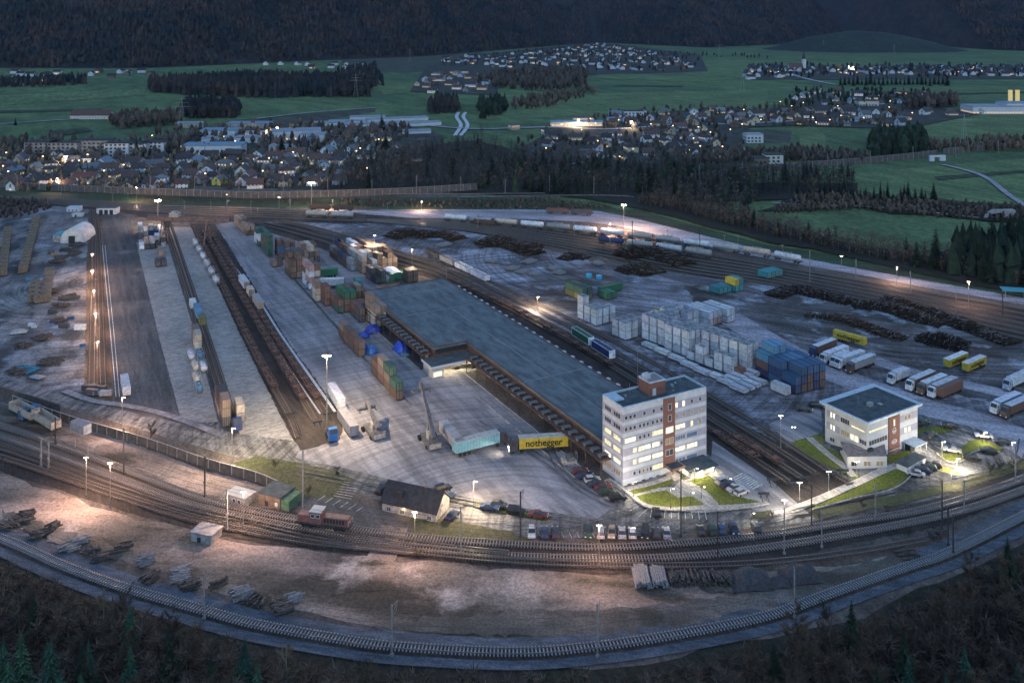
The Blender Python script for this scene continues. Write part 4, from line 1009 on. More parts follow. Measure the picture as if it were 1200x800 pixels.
PAL = {'tan': (.27,.195,.15), 'brown': (.13,.085,.065), 'rust': (.17,.09,.065), 'red': (.30,.07,.05), 'grey': (.30,.30,.31), 'white': (.58,.60,.64), 'blue': (.04,.11,.21), 'lblue': (.10,.25,.38),
       'green': (.03,.15,.075), 'dgreen': (.04,.10,.075), 'olive': (.16,.15,.06), 'yellow': (.60,.43,.04), 'dark': (.06,.06,.065), 'cream': (.50,.44,.36), 'pink': (.42,.26,.24), 'navy': (.03,.05,.14), 'teal': (.04,.24,.26)}
CN = {'tan': 'tan', 'brown': 'dark brown', 'rust': 'rusty red-brown', 'red': 'dull red', 'grey': 'grey', 'white': 'white', 'blue': 'dark blue', 'lblue': 'light blue', 'green': 'green', 'dgreen': 'dark green', 'olive': 'olive',
      'yellow': 'yellow', 'dark': 'near-black', 'cream': 'cream', 'pink': 'pinkish', 'navy': 'navy', 'teal': 'teal'}
def vary(c, k=.12): 
    f = 1+ru(-k,k); return tuple(max(0,v*f*(1+ru(-.04,.04))) for v in c)
TIER = ['at ground level', 'second up', 'third up', 'fourth up', 'fifth up']
def block(corner, theta, nu, nv, tiers, cols, where_, pr=C20, L_=6.06, W_=2.44, h=2.6, group=None, kind='container', drop=.2, tmap=None, seed=1, ncol=None):
    """stacked boxes: near corner at a picture point, rows run back-left (u) and right (v)"""
    rs = random.Random(seed + int(corner[0])); th = R(theta); p = G(*corner)
    U = Vector((-sin(th), cos(th), 0)); V = Vector((cos(th), sin(th), 0))
    hm = [[(tiers if tmap is None else tmap[i][j]) - (1 if tmap is None and tiers > 1 and rs.random() < drop else 0) for j in range(nv)] for i in range(nu)]
    for i in range(nu):
        for j in range(nv):
            t = hm[i][j]
            for k in range(t):
                if k < t-1 and i > 0 and hm[i-1][j] > k and (j > 0 and hm[i][j-1] > k): continue   # deep inside the stack
                c = rs.choice(cols) if ncol is None else ncol(i, j, k)
                gp_ = .45 if pr in (CW, CF) else .14
                q = p + U*(i+.5)*(L_+gp_) + V*(j+.5)*(W_+gp_); q.z = YARDZ + k*h + .0
                cc = vary(PAL[c]); dd = vary(PAL[c], .2); fc = tuple(v*.55 for v in cc)  # frame darkened to paint the shaded gaps between boxes
                nm = 'box' if kind == 'box' else 'container'
                lab = '%s %s in the %s, %s' % (CN[c], nm, where_, TIER[k] if t > 1 else 'unstacked')
                a_ = (pr, q, th - pi/2 + ru(-.006,.006), lab, 'container', group or 'containers in the ' + where_, {'body': cc, 'frame': fc, 'door': dd})
                if pr in (C20, C40): QUEUE.append((q.y, a_, c, L_, W_, h))
                else: place(*a_)
QUEUE = []
TB_ = ['tan','brown','rust','brown','tan','grey']
ST = 26
block((288,279), 29, 5, 2, 2, ['tan','tan','cream','brown'], 'farthest low row beside the hall apron')
block((303,292), 27, 2, 2, 3, ['dgreen','green','white'], 'green stack near the far end of the apron')
block((314,304), 27, 3, 1, 4, ['dgreen','brown','dgreen'], 'dark green stack behind the blue-topped one')
block((328,307), 27, 2, 3, 3, ['brown','lblue','blue','brown'], 'blue-topped stack left of the yard track', tmap=[[2,3,3],[3,3,2]])
block((319,316), 27, 1, 2, 1, ['brown','tan'], 'pair of low boxes beside the brown block')
block((341,330), 27, 2, 3, 4, ['brown','rust','brown','tan'], 'tall brown block on the drain line', drop=.15)
block((356,312), 27, 2, 3, 3, ['brown','tan','cream'], 'brown stack behind the tall block')
block((362,343), 27, 2, 2, 4, ['white','rust','cream','pink'], 'white and red stack beside the green trailer', drop=.3)
block((370,357), 27, 1, 1, 3, ['tan','cream'], 'narrow tan column at the drain line'); block((380,362), 27, 1, 1, 3, ['rust','brown'], 'narrow rusty column at the drain line')
block((396,371), 27, 2, 3, 3, ['brown','dgreen','green','rust'], 'brown and green stack left of the hall end', drop=.2)
block((417,361), 27, 2, 2, 3, ['tan','brown','teal'], 'small stack touching the hall end')
block((421,382), 27, 2, 2, 2, ['brown','rust','dark'], 'low brown stack beside the hall dock')
block((439,388), 27, 2, 2, 4, ['tan','cream','green','tan'], 'tall tan stack beside the hall dock', drop=.3)
block((411,321), 30, 5, 2, 3, ['brown','navy','grey','brown'], 'dark left half of the big block behind the hall', drop=.3)
block((424,324), 30, 6, 3, 3, ['tan','brown','white','cream','brown'], 'middle of the big block behind the hall', drop=.35)
block((442,321), 30, 6, 4, 3, ['tan','cream','tan','brown'], 'sunken right half of the big block behind the hall'.replace('sunken ', ''), drop=.3)
block((440,336), 30, 2, 2, 2, ['dgreen','dark','tan'], 'dark green pair left of the white tarpaulin shelter')
block((452,329), -62, 1, 2, 1, ['green'], 'green long boxes beside the white tarpaulin shelter', pr=C40, L_=12.2)
block((478,335), 30, 1, 2, 2, ['brown','dark'], 'brown pair right of the white tarpaulin shelter')
block((420,423), 27, 4, 1, 2, ['tan','brown','rust'], 'single file beside the blue tarpaulins', drop=.2)
block((464,474), 27, 4, 1, 3, ['brown','rust','dgreen','tan'], 'single file in the middle of the apron', ncol=lambda i,j,k: [['rust','dgreen','dgreen'],['brown','tan','dgreen'],['rust','tan','tan'],['brown','rust','brown']][i][k])
block((260,506), 25, 3, 1, 3, ['dark','brown','tan'], 'dark tall stack at the end of the pale slab', drop=.2); block((277,501), 25, 1, 1, 2, ['tan','cream'], 'tan pair at the end of the pale slab')
block((228,414), 25, 2, 1, 2, ['tan','cream'], 'tan pair above the tank containers')
block((174,278), 25, 2, 3, 1, ['white','grey'], 'pale row under the gantry crane'); block((163,296), 25, 3, 5, 2, ['dark','navy','grey','brown','white'], 'dark jumble left of the gantry crane', drop=.5)
block((162,280), 25, 2, 4, 2, ['grey','white','navy'], 'pale jumble left of the gantry crane', drop=.5)
block((186,304), 25, 2, 1, 1, ['yellow'], 'dull yellow row left of the gantry crane', ncol=lambda i,j,k: 'olive' if 0 else 'tan')
block((182,316), 25, 1, 2, 1, ['dark'], 'dark pair on the pale slab')
block((223,366), 25, 1, 1, 1, ['white'], 'white and blue file beside the crane rail'); block((230,378), 25, 2, 1, 1, ['lblue'], 'white and blue file beside the crane rail'); block((234,386), 25, 1, 1, 1, ['olive'], 'white and blue file beside the crane rail')
WG = 'white bulk boxes stacked right of the hall'
block((733,403), 36, 2, 3, 2, ['white'], 'left group of white boxes', CW, 3.5, 3.0, 3.0, WG, 'box')
block((779,411), 38, 3, 2, 3, ['white'], 'tall front block of white boxes', CW, 3.5, 3.0, 3.0, WG, 'box', tmap=[[3,3],[3,3],[3,3]])
block((808,424), 40, 3, 3, 3, ['white'], 'second tall block of white boxes', CW, 3.5, 3.0, 3.0, WG, 'box', tmap=[[3,3,3],[3,3,3],[3,3,3]])
block((858,445), 40, 5, 1, 2, ['white'], 'low front row of white boxes', CW, 3.5, 3.0, 3.0, WG, 'box')
block((876,441), 40, 6, 2, 3, ['white'], 'tall right-hand row of white boxes', CW, 3.5, 3.0, 3.0, WG, 'box', tmap=[[3,3]]*6)
block((783,396), 36, 3, 5, 2, ['white'], 'rear rows of white boxes', CW, 3.5, 3.0, 3.0, WG, 'box')
block((699,386), 36, 3, 3, 2, ['white'], 'separate group of white boxes near the hall', CW, 3.5, 3.0, 3.0, WG, 'box', tmap=[[2,2,2],[2,2,1],[3,1,1]])
block((831,387), 38, 2, 3, 2, ['white'], 'white stack with red base behind the boxes', C20, group='containers behind the white boxes', ncol=lambda i,j,k: 'pink' if (k==0 and i==0 and j>0) else 'white')
block((852,383), 38, 2, 2, 2, ['white'], 'white stack right of the red-based one')
block((869,447), 40, 1, 1, 1, ['rust'], 'foot of the white box rows')
for i, (x, y) in enumerate([(766,415),(781,422),(798,430),(813,438),(829,446),(848,453)]): block((x,y), 38, 1, 1, 1, ['white'], 'file of flat grey-topped boxes', CF, group='flat boxes beside the white stacks')
block((857,459), 38, 1, 6, 1, ['white'], 'rear line of flat boxes', CF, W_=2.75, group='flat boxes beside the white stacks'); block((872,467), 38, 1, 4, 1, ['white'], 'front line of flat boxes', CF, W_=2.75, group='flat boxes beside the white stacks')
_BM = [[2,3,3,3,3],[3,3,3,3,3],[3,4,4,3,3]]
block((932,467), 26, 3, 5, 4, ['blue'], 'big blue-topped stack left of the small office', tmap=_BM, ncol=lambda i,j,k: random.choice(['lblue','blue','blue'] if k >= _BM[i][j]-1 else ['brown','rust','navy','tan','blue']))
block((905,446), 26, 2, 1, 2, ['blue','lblue'], 'blue pair behind the big blue-topped stack')
block((921,469), 34, 1, 1, 1, ['white'], 'foot of the big blue-topped stack')
block((683,357), 34, 2, 2, 2, ['dark','olive','dgreen'], 'dark green group in the frosty lot'); block((700,347), -55, 1, 1, 1, ['green'], 'frosty lot beside the dark group', C40, 12.2); block((712,355), 34, 1, 2, 1, ['dgreen','green'], 'green pair in the frosty lot')
block((843,349), 34, 1, 3, 1, ['teal'], 'teal row in the log yard', C20); block((862,346), 34, 1, 2, 2, ['teal','yellow'], 'teal and yellow stack in the log yard', ncol=lambda i,j,k: 'teal' if k == 0 else ['yellow','teal'][j])
block((900,330), 34, 1, 4, 1, ['teal'], 'teal row left of the long log ridge', C20); block((775,376), 34, 1, 1, 1, ['yellow'], 'gap behind the white boxes', CF)
block((20,497), -22, 1, 1, 1, ['blue'], 'corner between barrier and left tracks'); 

QUEUE.sort(key=lambda t: t[0])
for t in QUEUE[:285]: place(*t[1])
_cs = []; _cm = []; mb = MB()
for t in QUEUE[285:]:
    if t[2] not in _cs: _cs.append(t[2]); _cm.append(pm('far_container_' + CN[t[2]].replace(' ', '_').replace('-', '_'), PAL[t[2]], .6, var=.4, scale=.6))
    mb.cbox(t[1][1].x, t[1][1].y, t[1][1].z, t[3]-.3, t[4]-.22, t[5]-.12, _cs.index(t[2]), t[1][2])
o_ = mb.build('far_containers', _cm); tag(o_, 'many small far containers stacked at the far end of the apron', 'containers', kind='stuff')

# ------------------------------------------------------------------ railway wagons
def bogie(m, x, w=.9):
    for dx in (-.9, .9):
        for y in (-.75, .75): m.cyl((x+dx,y-.07,.46),(x+dx,y+.07,.46),.46,n=10)
    for y in (-.95, .95): m.box(x-1.3,y-.08,.4,x+1.3,y+.08,.75)
def flatwagon(L_=18.4, loadmat=None):
    pr = Proto('flat_wagon'); a = L_/2; m = MB()
    for y in (-1.15, 1.0): m.box(-a,y,.95,a,y+.15,1.25)
    n = 9
    for i in range(n+1):
        x = -a + i*(L_-.3)/n; m.box(x,-1.0,.98,x+.3,1.0,1.2)
    m.box(-a+.3,-.2,.9,a-.3,.2,1.15)
    for x in (-a+1.4, a-3.2, -1.4): m.box(x,-1.0,1.0,x+1.8,1.0,1.24)
    pr.part('frame', m, M_wagon)
    for x in (-a+2.4, a-2.4): b = MB(); bogie(b, x); pr.part('bogie', b, M_chas)
    for s in (-1, 1):
        for y in (-.85, .85): b = MB(); b.cyl((s*a,y,1.05),(s*(a+.55),y,1.05),.08); b.cyl((s*(a+.5),y,1.05),(s*(a+.6),y,1.05),.24,n=8); pr.part('buffer', b, M_chas)
    return pr
def tankwagon(L_=14.0, r=1.42):
    pr = Proto('tank_wagon'); a = L_/2; t = MB(); n = 16; k = 5
    prof = [(-a+.3,0),(-a+.35,r*.5),(-a+.55,r*.85),(-a+.95,r),(a-.95,r),(a-.55,r*.85),(a-.35,r*.5),(a-.3,0)]
    vs = []
    for x, q in prof:
        for j in range(n): an = 2*pi*j/n; vs.append((x, max(q,.01)*cos(an), 2.75+max(q,.01)*sin(an)))
    t.add(vs, [(i*n+j,(i+1)*n+j,(i+1)*n+(j+1)%n,i*n+(j+1)%n) for i in range(len(prof)-1) for j in range(n)])
    t.f = [tuple(reversed(f)) for f in t.f]
    tk = pr.part('tank', t, M_box, smooth=True)
    m = MB(); m.cyl((0,0,4.1),(0,0,4.5),.35,n=10); pr.part('dome', m, M_steel, tk)
    m = MB(); m.box(-2.2,-.5,4.28,2.2,.5,4.33)
    for x in (-2.2,2.15): m.box(x,-.5,4.0,x+.05,.5,4.9)
    pr.part('walkway', m, M_steel)
    m = MB(); m.box(-.3,-1.5,1.2,-.25,-1.44,4.3); m.box(.25,-1.5,1.2,.3,-1.44,4.3)
    for i in range(9): m.box(-.25,-1.49,1.4+i*.33,.25,-1.45,1.44+i*.33)
    pr.part('ladder', m, M_steel)
    m = MB(); m.box(-a,-1.2,1.0,a,-.95,1.3); m.box(-a,.95,1.0,a,1.2,1.3); m.box(-a,-.95,1.02,-a+1.2,.95,1.25); m.box(a-1.2,-.95,1.02,a,.95,1.25)
    for x in (-a+2.6,a-2.6): m.box(x-.3,-1.2,1.3,x+.3,1.2,1.75)
    pr.part('underframe', m, M_wagong)
    for x in (-a+2.2, a-2.2): b = MB(); bogie(b, x); pr.part('bogie', b, M_chas)
    for s in (-1, 1):
        for y in (-.85, .85): b = MB(); b.cyl((s*a,y,1.05),(s*(a+.5),y,1.05),.08); b.cyl((s*(a+.45),y,1.05),(s*(a+.55),y,1.05),.24,n=8); pr.part('buffer', b, M_chas)
    return pr
FW = flatwagon(); TW = tankwagon()
def gondola(L_=13, h=2.0, nm='open_wagon', full=False):
    pr = Proto(nm); a = L_/2; m = MB()
    m.box(-a,-1.35,1.15,a,1.35,1.3)
    for y in (-1.4, 1.3): m.box(-a,y,1.3,a,y+.1,1.3+h)
    for x in (-a, a-.1): m.box(x,-1.3,1.3,x+.1,1.3,1.3+h)
    for i in range(9):
        x = -a+.1+i*(L_-.35)/8
        for y in (-1.48,1.4): m.box(x,y,1.2,x+.12,y+.08,1.3+h)
    if full: m.box(-a+.1,-1.3,1.3,a-.1,1.3,1.3+h-.1)
    pr.part('body', m, M_box)
    for x in (-a+2.2, a-2.2): b = MB(); bogie(b, x); pr.part('bogie', b, M_chas)
    for s in (-1, 1):
        for y in (-.85, .85): b = MB(); b.cyl((s*a,y,1.05),(s*(a+.5),y,1.05),.09); b.cyl((s*(a+.45),y,1.05),(s*(a+.55),y,1.05),.24,n=8); pr.part('buffer', b, M_chas)
    return pr
GW = gondola()
def train(path, pr, length, n=None, label='', cat='wagon', group='', colors=None, start=0, z=None, skip=()):
    L = wline(path, .5, 10); step = int(length/.5); i = int(start/.5); k = 0
    while i + step < len(L) and (n is None or k < n):
        p, q = L[i], L[i+step]; c = (p+q)/2; c.z = (YARDZ if z is None else z) + .3
        if k not in skip:
            cn = colors[k % len(colors)] if colors else None
            lab = (CN[cn] + ' ' + label) if cn else label
            cc = vary(PAL[cn]) if cn else None
            place(pr, c, math.atan2(q.y-p.y, q.x-p.x), lab, cat, group, {'body': cc, 'tank': cc} if cc else None)
        i += step + 1; k += 1
W1 = [(228,270),(252,320),(297,415),(338,490)]; W2 = [(239,275),(268,325),(314,405),(370,500)]; W3 = [(247,275),(276,325),(325,405),(382,490)]
train(W1, FW, 19.6, None, 'empty rusty flat wagon on the left loading track', group='empty flat wagons on the left loading track')
train(W2, FW, 19.6, None, 'empty rusty flat wagon on the middle loading track', group='empty flat wagons on the middle loading track')
train(W3, FW, 19.6, None, 'rusty flat wagon on the right loading track', group='flat wagons on the right loading track')
TT1 = [(520,262),(600,269),(700,279),(800,292),(900,306),(955,317)]; TT2 = [(640,276),(700,288),(780,298),(866,311)]
TC_ = ['white','grey','cream','white','grey','white','white','cream','grey','white','grey','cream','white','white']
train(TT1, TW, 15.3, None, 'tank wagon in the long far tank train', group='tank wagons in the far train', colors=TC_)
train([(700,289),(780,299),(866,312)], TW, 15.3, None, 'tank wagon in the nearer short tank train', group='tank wagons in the nearer train', colors=['navy','grey','white','grey','cream','grey'])
train([(357,258),(440,261)], TW, 15.3, None, 'tank wagon by the far floodlight', group='tank wagons by the far floodlight', colors=['cream','grey','cream'])
train([(362,249),(430,251)], GW, 14.4, None, 'open wagon behind the far tank wagons', group='open wagons behind the far tank wagons', colors=['rust','brown','rust'])
train([(640,253),(700,256)], GW, 14.4, None, 'open wagon on the short siding by the frosty lane', group='open wagons on the short siding', colors=['brown','dark'])
train([(555,266),(600,270)], GW, 14.4, 2, 'open wagon at the left end of the far siding', group='open wagons on the far siding', colors=['brown','lblue'])
train([(500,302),(528,315),(575,338)], GW, 14.4, 5, 'open wagon in the file beside the wagons track right of the hall', group='open wagons beside the hall tracks', colors=['dark','grey','white','white','cream'])
train([(524,331),(600,367),(640,389),(700,425),(745,452)], FW, 19.6, None, 'pinkish empty flat wagon along the right side of the hall', group='flat wagons along the right side of the hall')
train([(856,518),(905,546),(940,568)], FW, 19.6, None, 'rusty flat wagon on the stub tracks before the small office', group='flat wagons on the stub tracks')
train([(832,512),(890,548),(930,575)], FW, 19.6, None, 'dusty flat wagon on the near stub track', group='flat wagons on the near stub track')
train([(672,396),(720,427)], C40, 13.6, 2, 'box on the track between hall and white boxes', 'container', 'long boxes on the track beside the hall', colors=['green','navy'])
# loaded tank containers on the left track and pale loads on the right one
def tankcontainer():
    pr = Proto('tank_container'); t = MB(); n = 12; r = 1.1; a = 3.0
    prof = [(-a+.1,0),(-a+.3,r*.8),(-a+.6,r),(a-.6,r),(a-.3,r*.8),(a-.1,0)]; vs = []
    for x, q in prof:
        for j in range(n): an = 2*pi*j/n; vs.append((x, max(q,.01)*cos(an), 1.3+max(q,.01)*sin(an)))
    t.add(vs, [(i*n+j,i*n+(j+1)%n,(i+1)*n+(j+1)%n,(i+1)*n+j) for i in range(len(prof)-1) for j in range(n)])
    pr.part('tank', t, M_box, smooth=True); f = MB()
    for x in (-a, a-.12):
        for y in (-1.2,1.08): f.box(x,y,0,x+.12,y+.12,2.6)
        f.box(x,-1.08,2.48,x+.12,1.08,2.6); f.box(x,-1.08,0,x+.12,1.08,.12)
    for y in (-1.2,1.08): f.box(-a+.12,y,0,a-.12,y+.12,.12); f.box(-a+.12,y,2.48,a-.12,y+.12,2.6)
    pr.part('frame', f, M_steel)
    m = MB(); m.cyl((0,0,2.35),(0,0,2.65),.3,n=8); pr.part('manhole', m, M_steel); return pr
TKC = tankcontainer()
for i in range(6):
    a = Vector(G(229,293)).lerp(G(253,338), i/5.0); place(TKC, (a.x,a.y,YARDZ+1.6), heading((253,338),(229,293)), 'pale tank container on the left loading track', 'tank container', 'tank containers on the left loading track', {'tank': vary(PAL['white'])})
for (x0,y0,x1,y1,c) in ((281,334,291,348,'white'),(291,348,296,356,'cream'),(297,356,308,374,'grey')):
    h_ = heading((x0,y0),(x1,y1)); p = (G(x0,y0)+G(x1,y1))/2
    place(C40 if c != 'cream' else C20, (p.x,p.y,YARDZ+1.56), h_, CN[c]+' long load on the right loading track', 'container', 'loads on the right loading track', {'body': PAL[c], 'frame': PAL[c], 'door': PAL['tan']})
for i, (x,y) in enumerate([(224,424),(229,437),(234,424),(238,438),(230,451),(233,463)]): place(TKC, G(x,y)+Vector((0,0,YARDZ)), heading((224,424),(235,455))+ (0), 'pale tank container on the slab beside the crane rail', 'tank container', 'tank containers beside the crane rail', {'tank': vary(PAL[['white','cream','lblue'][i%3]])})
block((241,484), 25, 2, 1, 1, ['white','lblue'], 'white and blue pair below the tank containers')
# buffer stops
def bufferstop():
    pr = Proto('buffer_stop'); m = MB(); m.box(-.3,-1.4,1.0,.3,1.4,1.4); m.cyl((-.2,-.75,0),(-.2,-.75,1.2),.1); m.cyl((-.2,.75,0),(-.2,.75,1.2),.1); pr.part('beam', m, M_dark)
    m = MB(); m.cyl((2,-.75,.1),(0,-.75,1.1),.1); m.cyl((2,.75,.1),(0,.75,1.1),.1); pr.part('brace', m, M_dark); return pr
BS = bufferstop()
for x, y, h_ in ((340,494,1),(372,504,1),(384,494,1),(905,573,1),(895,590,1),(932,577,1),(944,571,1),(974,566,1),(988,562,1),(1092,638,3)):
    place(BS, G(x,y)+Vector((0,0,YARDZ)), heading((x-1,y-2),(x,y)) if h_ == 1 else R(10), 'dark buffer stop closing ' + ('a loading track' if x < 400 else 'the siding by the outer curve' if x > 1000 else 'a stub track near the small office'), 'buffer stop', 'buffer stops')
# shunter standing in the middle tracks
lo = empty('shunting_engine', G(380,626)+Vector((0,0,YARDZ+.3)), heading((350,620),(412,628))); tag(lo, 'faded red shunting engine with central cab on the middle tracks', 'locomotive')
M_fred = pm('faded_red', (.22,.10,.085), .6, var=.3, scale=1)
mb = MB(); mb.box(-6.6,-1.35,1.0,6.6,1.35,1.35); mb.build('underframe', M_chas, lo)
mb = MB(); mb.box(-6.3,-1.0,1.35,-3.1,1.0,2.9); mb.build('hood', M_fred, lo); mb = MB(); mb.box(-.3,-1.0,1.35,6.2,1.0,3.0); ho = mb.build('hood', M_fred, lo)
mb = MB(); [mb.box(.3+i*.75,-1.04,1.7,.85+i*.75,-1.0,2.7) for i in range(7)]; mb.build('grille', M_dark, ho)
mb = MB(); mb.box(-3.1,-1.4,1.35,-.3,1.4,4.0); cb = mb.build('cab', M_fred, lo); mb = MB(); mb.box(-3.2,-1.5,4.0,-.2,1.5,4.15); mb.build('roof', M_cream, cb)
window(cb, (-2.8,-1.4), (1,0), 1.0, 2.7, .9, 'd', 1); window(cb, (-1.5,-1.4), (1,0), 1.0, 2.7, .9, 'd', 1)
for x in (-4, 4): mb = MB(); bogie(mb, x); mb.build('bogie', M_chas, lo)
mb = MB(); [mb.cyl((6.5,y,1.6),(6.5,y,2.5),.03) for y in (-1.2,0,1.2)]; mb.cyl((6.5,-1.2,2.5),(6.5,1.2,2.5),.03); mb.build('railing', M_white, lo)
train([(0,488),(30,499)], GW, 14.4, 1, 'open wagon at the left edge', group='open wagons by the left barrier', colors=['rust'], z=YARDZ)
for (p, q, c) in (((14,487),(43,503),'cream'), ((43,499),(65,513),'cream'), ((83,524),(107,534),'grey')):
    m_ = (G(*p)+G(*q))/2; place(GW if c == 'cream' else C20, (m_.x,m_.y,YARDZ + (.3 if c == 'cream' else 4.2)), heading(p,q), ('pale open wagon filled with brush beside the left barrier' if c == 'cream' else 'grey box raised on posts beside the left tracks'), 'wagon' if c == 'cream' else 'box', None, {'body': PAL[c], 'frame': PAL[c], 'door': PAL['white']})
for x, y in ((88,531),(103,537)): m_ = MB(); m_.cyl((0,0,0),(0,0,4.2),.15); o = m_.build('support_post', M_steel); o.location = G(x,y); tag(o, 'steel post carrying the raised grey box', 'post')

# ------------------------------------------------------------------ road vehicles
def wheel_mb(x, y, r, w=.22, n=12):
    m = MB(); m.cyl((x,y-w/2,r),(x,y+w/2,r),r,n=n); m.cyl((x,y-w/2-.01,r),(x,y+w/2+.01,r),r*.55,n=n); return m
def car(kind):
    pr = Proto('parked_car')
    L_, W_, h = dict(hatch=(4.2,1.76,1.48), sedan=(4.6,1.8,1.44), suv=(4.6,1.86,1.72), van=(5.2,1.95,2.0))[kind]
    a = L_/2
    lower = {'hatch': [(-a,.35),(-a+.02,.75),(-a+.1,.95),(a-1.3,.93),(a-.25,.78),(a,.6),(a,.35)], 'sedan': [(-a,.35),(-a,.85),(-a+.9,.95),(a-1.35,.93),(a-.25,.76),(a,.6),(a,.35)],
             'suv': [(-a,.42),(-a,1.0),(-a+.1,1.08),(a-1.3,1.05),(a-.2,.92),(a,.7),(a,.42)], 'van': [(-a,.35),(-a,1.1),(-a+.1,1.15),(a-1.0,1.1),(a-.2,.9),(a,.7),(a,.35)]}[kind]
    def loft(pts, w0, w1, zs):
        m = MB(); n = len(pts); vs = []
        z0, z1 = zs
        for s in (-1, 1):
            for x, z in pts:
                f = (z-z0)/(z1-z0); w = w0+(w1-w0)*max(0,min(1,f)); vs.append((x, s*w/2, z))
        m.add(vs, [tuple(range(n)), tuple(range(2*n-1,n-1,-1))] + [(i,n+i,n+(i+1)%n,(i+1)%n) for i in range(n)]); m.f = [tuple(reversed(f)) for f in m.f]; return m
    b = pr.part('body', loft(lower, W_, W_*.94, (.35,1.0)), M_paintc)
    zb = lower[3][1]-.01
    up_ = {'hatch': [(-a+.12,zb),(-a+.45,h-.06),(-a+.9,h),(a-1.95,h-.03),(a-1.15,zb)], 'sedan': [(-a+.75,zb),(-a+1.35,h-.04),(-a+1.8,h),(a-2.1,h-.03),(a-1.25,zb)],
           'suv': [(-a+.1,zb),(-a+.35,h-.06),(-a+.7,h),(a-1.9,h-.03),(a-1.1,zb)], 'van': [(-a+.05,zb),(-a+.15,h-.05),(-a+.3,h),(a-1.5,h-.03),(a-.75,zb)]}[kind]
    gl = pr.part('windows', loft(up_, W_*.9, W_*.72, (zb,h)), M_glass)
    r = [(x*.93+ (.02), z) for x, z in up_[1:-1]]
    m = MB(); x0, x1 = up_[1][0]+.1, up_[-2][0]; w = W_*.73/2
    m.add([(x0,-w,h-.01),(x1,-w,h-.02),(x1,w,h-.02),(x0,w,h-.01),(x0,-w,h+.03),(x1,-w+.03,h+.02),(x1,w-.03,h+.02),(x0,w,h+.03)], [(4,5,6,7),(0,1,5,4),(1,2,6,5),(2,3,7,6),(3,0,4,7)]); pr.part('roof', m, M_paintc)
    for x in (-a+.85, a-.9):
        for y in (-W_/2+.1, W_/2-.1): pr.part('wheel', wheel_mb(x,y,.33), M_tyre2)
    for y in (-W_/2+.3, W_/2-.3):
        m = MB(); m.cbox(a-.04,y,.6,.12,.36,.14); pr.part('headlight', m, M_head); m = MB(); m.cbox(-a+.03,y,.72,.1,.3,.16); pr.part('tail_light', m, M_tail)
    return pr
CARS = {k: car(k) for k in ('hatch','sedan','suv','van')}
CCOL = {'white': (.48,.48,.49), 'black': (.012,.012,.014), 'dark grey': (.05,.055,.06), 'silver': (.38,.39,.41), 'blue': (.025,.06,.14), 'red': (.16,.03,.03), 'tan': (.35,.28,.2), 'dark blue': (.015,.03,.08), 'dark green': (.02,.05,.03), 'beige': (.42,.36,.28)}
def putcar(x, y, h_, kind, col, where_, grp=None):
    place(CARS[kind], G(x,y)+Vector((0,0,LZ[0])), R(h_), '%s %s parked %s' % (col, {'hatch': 'hatchback', 'sedan': 'saloon car', 'suv': 'tall estate car', 'van': 'small van'}[kind], where_), 'van' if kind == 'van' else 'car', grp or 'cars parked ' + where_, {'body': CCOL[col], 'roof': CCOL[col]})
w = 'in the row left of the office tower'
for (x,y,k,c) in ((680,560,'hatch','red'),(686,566,'sedan','dark blue'),(694,570,'hatch','white'),(700,575,'sedan','dark grey'),(707,579,'sedan','red'),(711,585,'hatch','dark green'),(724,592,'suv','black')): putcar(x,y,12,k,c,w)
w = 'beside the hatched bay right of the tower'
for (x,y,k,c) in ((847,572,'hatch','white'),(853,576,'sedan','dark blue'),(861,580,'sedan','white'),(869,585,'hatch','white')): putcar(x,y,33,k,c,w)
putcar(770,609,88,'hatch','black','alone in the bays before the tower')
w = 'end-on along the road above the curved tracks'
for i, (x,k,c) in enumerate(((623,'hatch','white'),(638,'sedan','blue'),(651,'sedan','dark grey'),(690,'hatch','dark green'),(705,'suv','white'),(717,'hatch','tan'),(729,'sedan','white'),(741,'hatch','white'),(756,'suv','black'),(769,'hatch','dark grey'),(781,'sedan','silver'),(821,'hatch','black'),(835,'suv','dark green'),(846,'hatch','blue'),(860,'sedan','dark blue'),(886,'hatch','dark grey'))):
    putcar(x, 633.5 - (0 if x < 780 else (x-780)*.06) - (.5 if x < 660 else 0), 85 + random.choice((0,180)) + ru(-6,6), k, c, w)
w = 'on the grass strip by the road'
for (x,y,h_,k,c) in ((574,603,-14,'sedan','blue'),(605,608,-12,'suv','black'),(631,612,-10,'sedan','red'),(585,600,-14,'hatch','dark grey')): putcar(x,y,h_,k,c,w)
w = 'against the low white house'
for (x,y,h_,k,c) in ((449,583,60,'suv','black'),(452,576,60,'hatch','dark grey'),(519,581,30,'suv','black'),(525,590,50,'hatch','blue'),(530,613,62,'sedan','dark blue')): putcar(x,y,h_,k,c,w)
w = 'on the lot left of the small office'
for (x,y,h_,k,c) in ((943,486,-25,'sedan','dark grey'),(957,482,-25,'sedan','black')): putcar(x,y,h_,k,c,w)
w = 'behind the entrance porch of the small office'
for (x,y,h_,k,c) in ((1081,503,25,'sedan','dark green'),(1113,506,160,'sedan','black'),(1089,517,25,'sedan','dark grey'),(1081,522,25,'sedan','black')): putcar(x,y,h_,k,c,w)
w = 'round the lit island at the far right'
for (x,y,h_,k,c) in ((1116,535,155,'sedan','silver'),(1153,518,165,'sedan','white'),(1174,525,160,'sedan','dark grey'),(1158,536,160,'sedan','black'),(1139,544,160,'sedan','black')): putcar(x,y,h_,k,c,w)
w = 'in the short row below the small white shed'
for (x,y,h_,k,c) in ((1073,563,155,'sedan','white'),(1082,559,155,'sedan','dark blue'),(1088,556,155,'hatch','dark green'),(1094,553,155,'hatch','black')): putcar(x,y,h_,k,c,w)

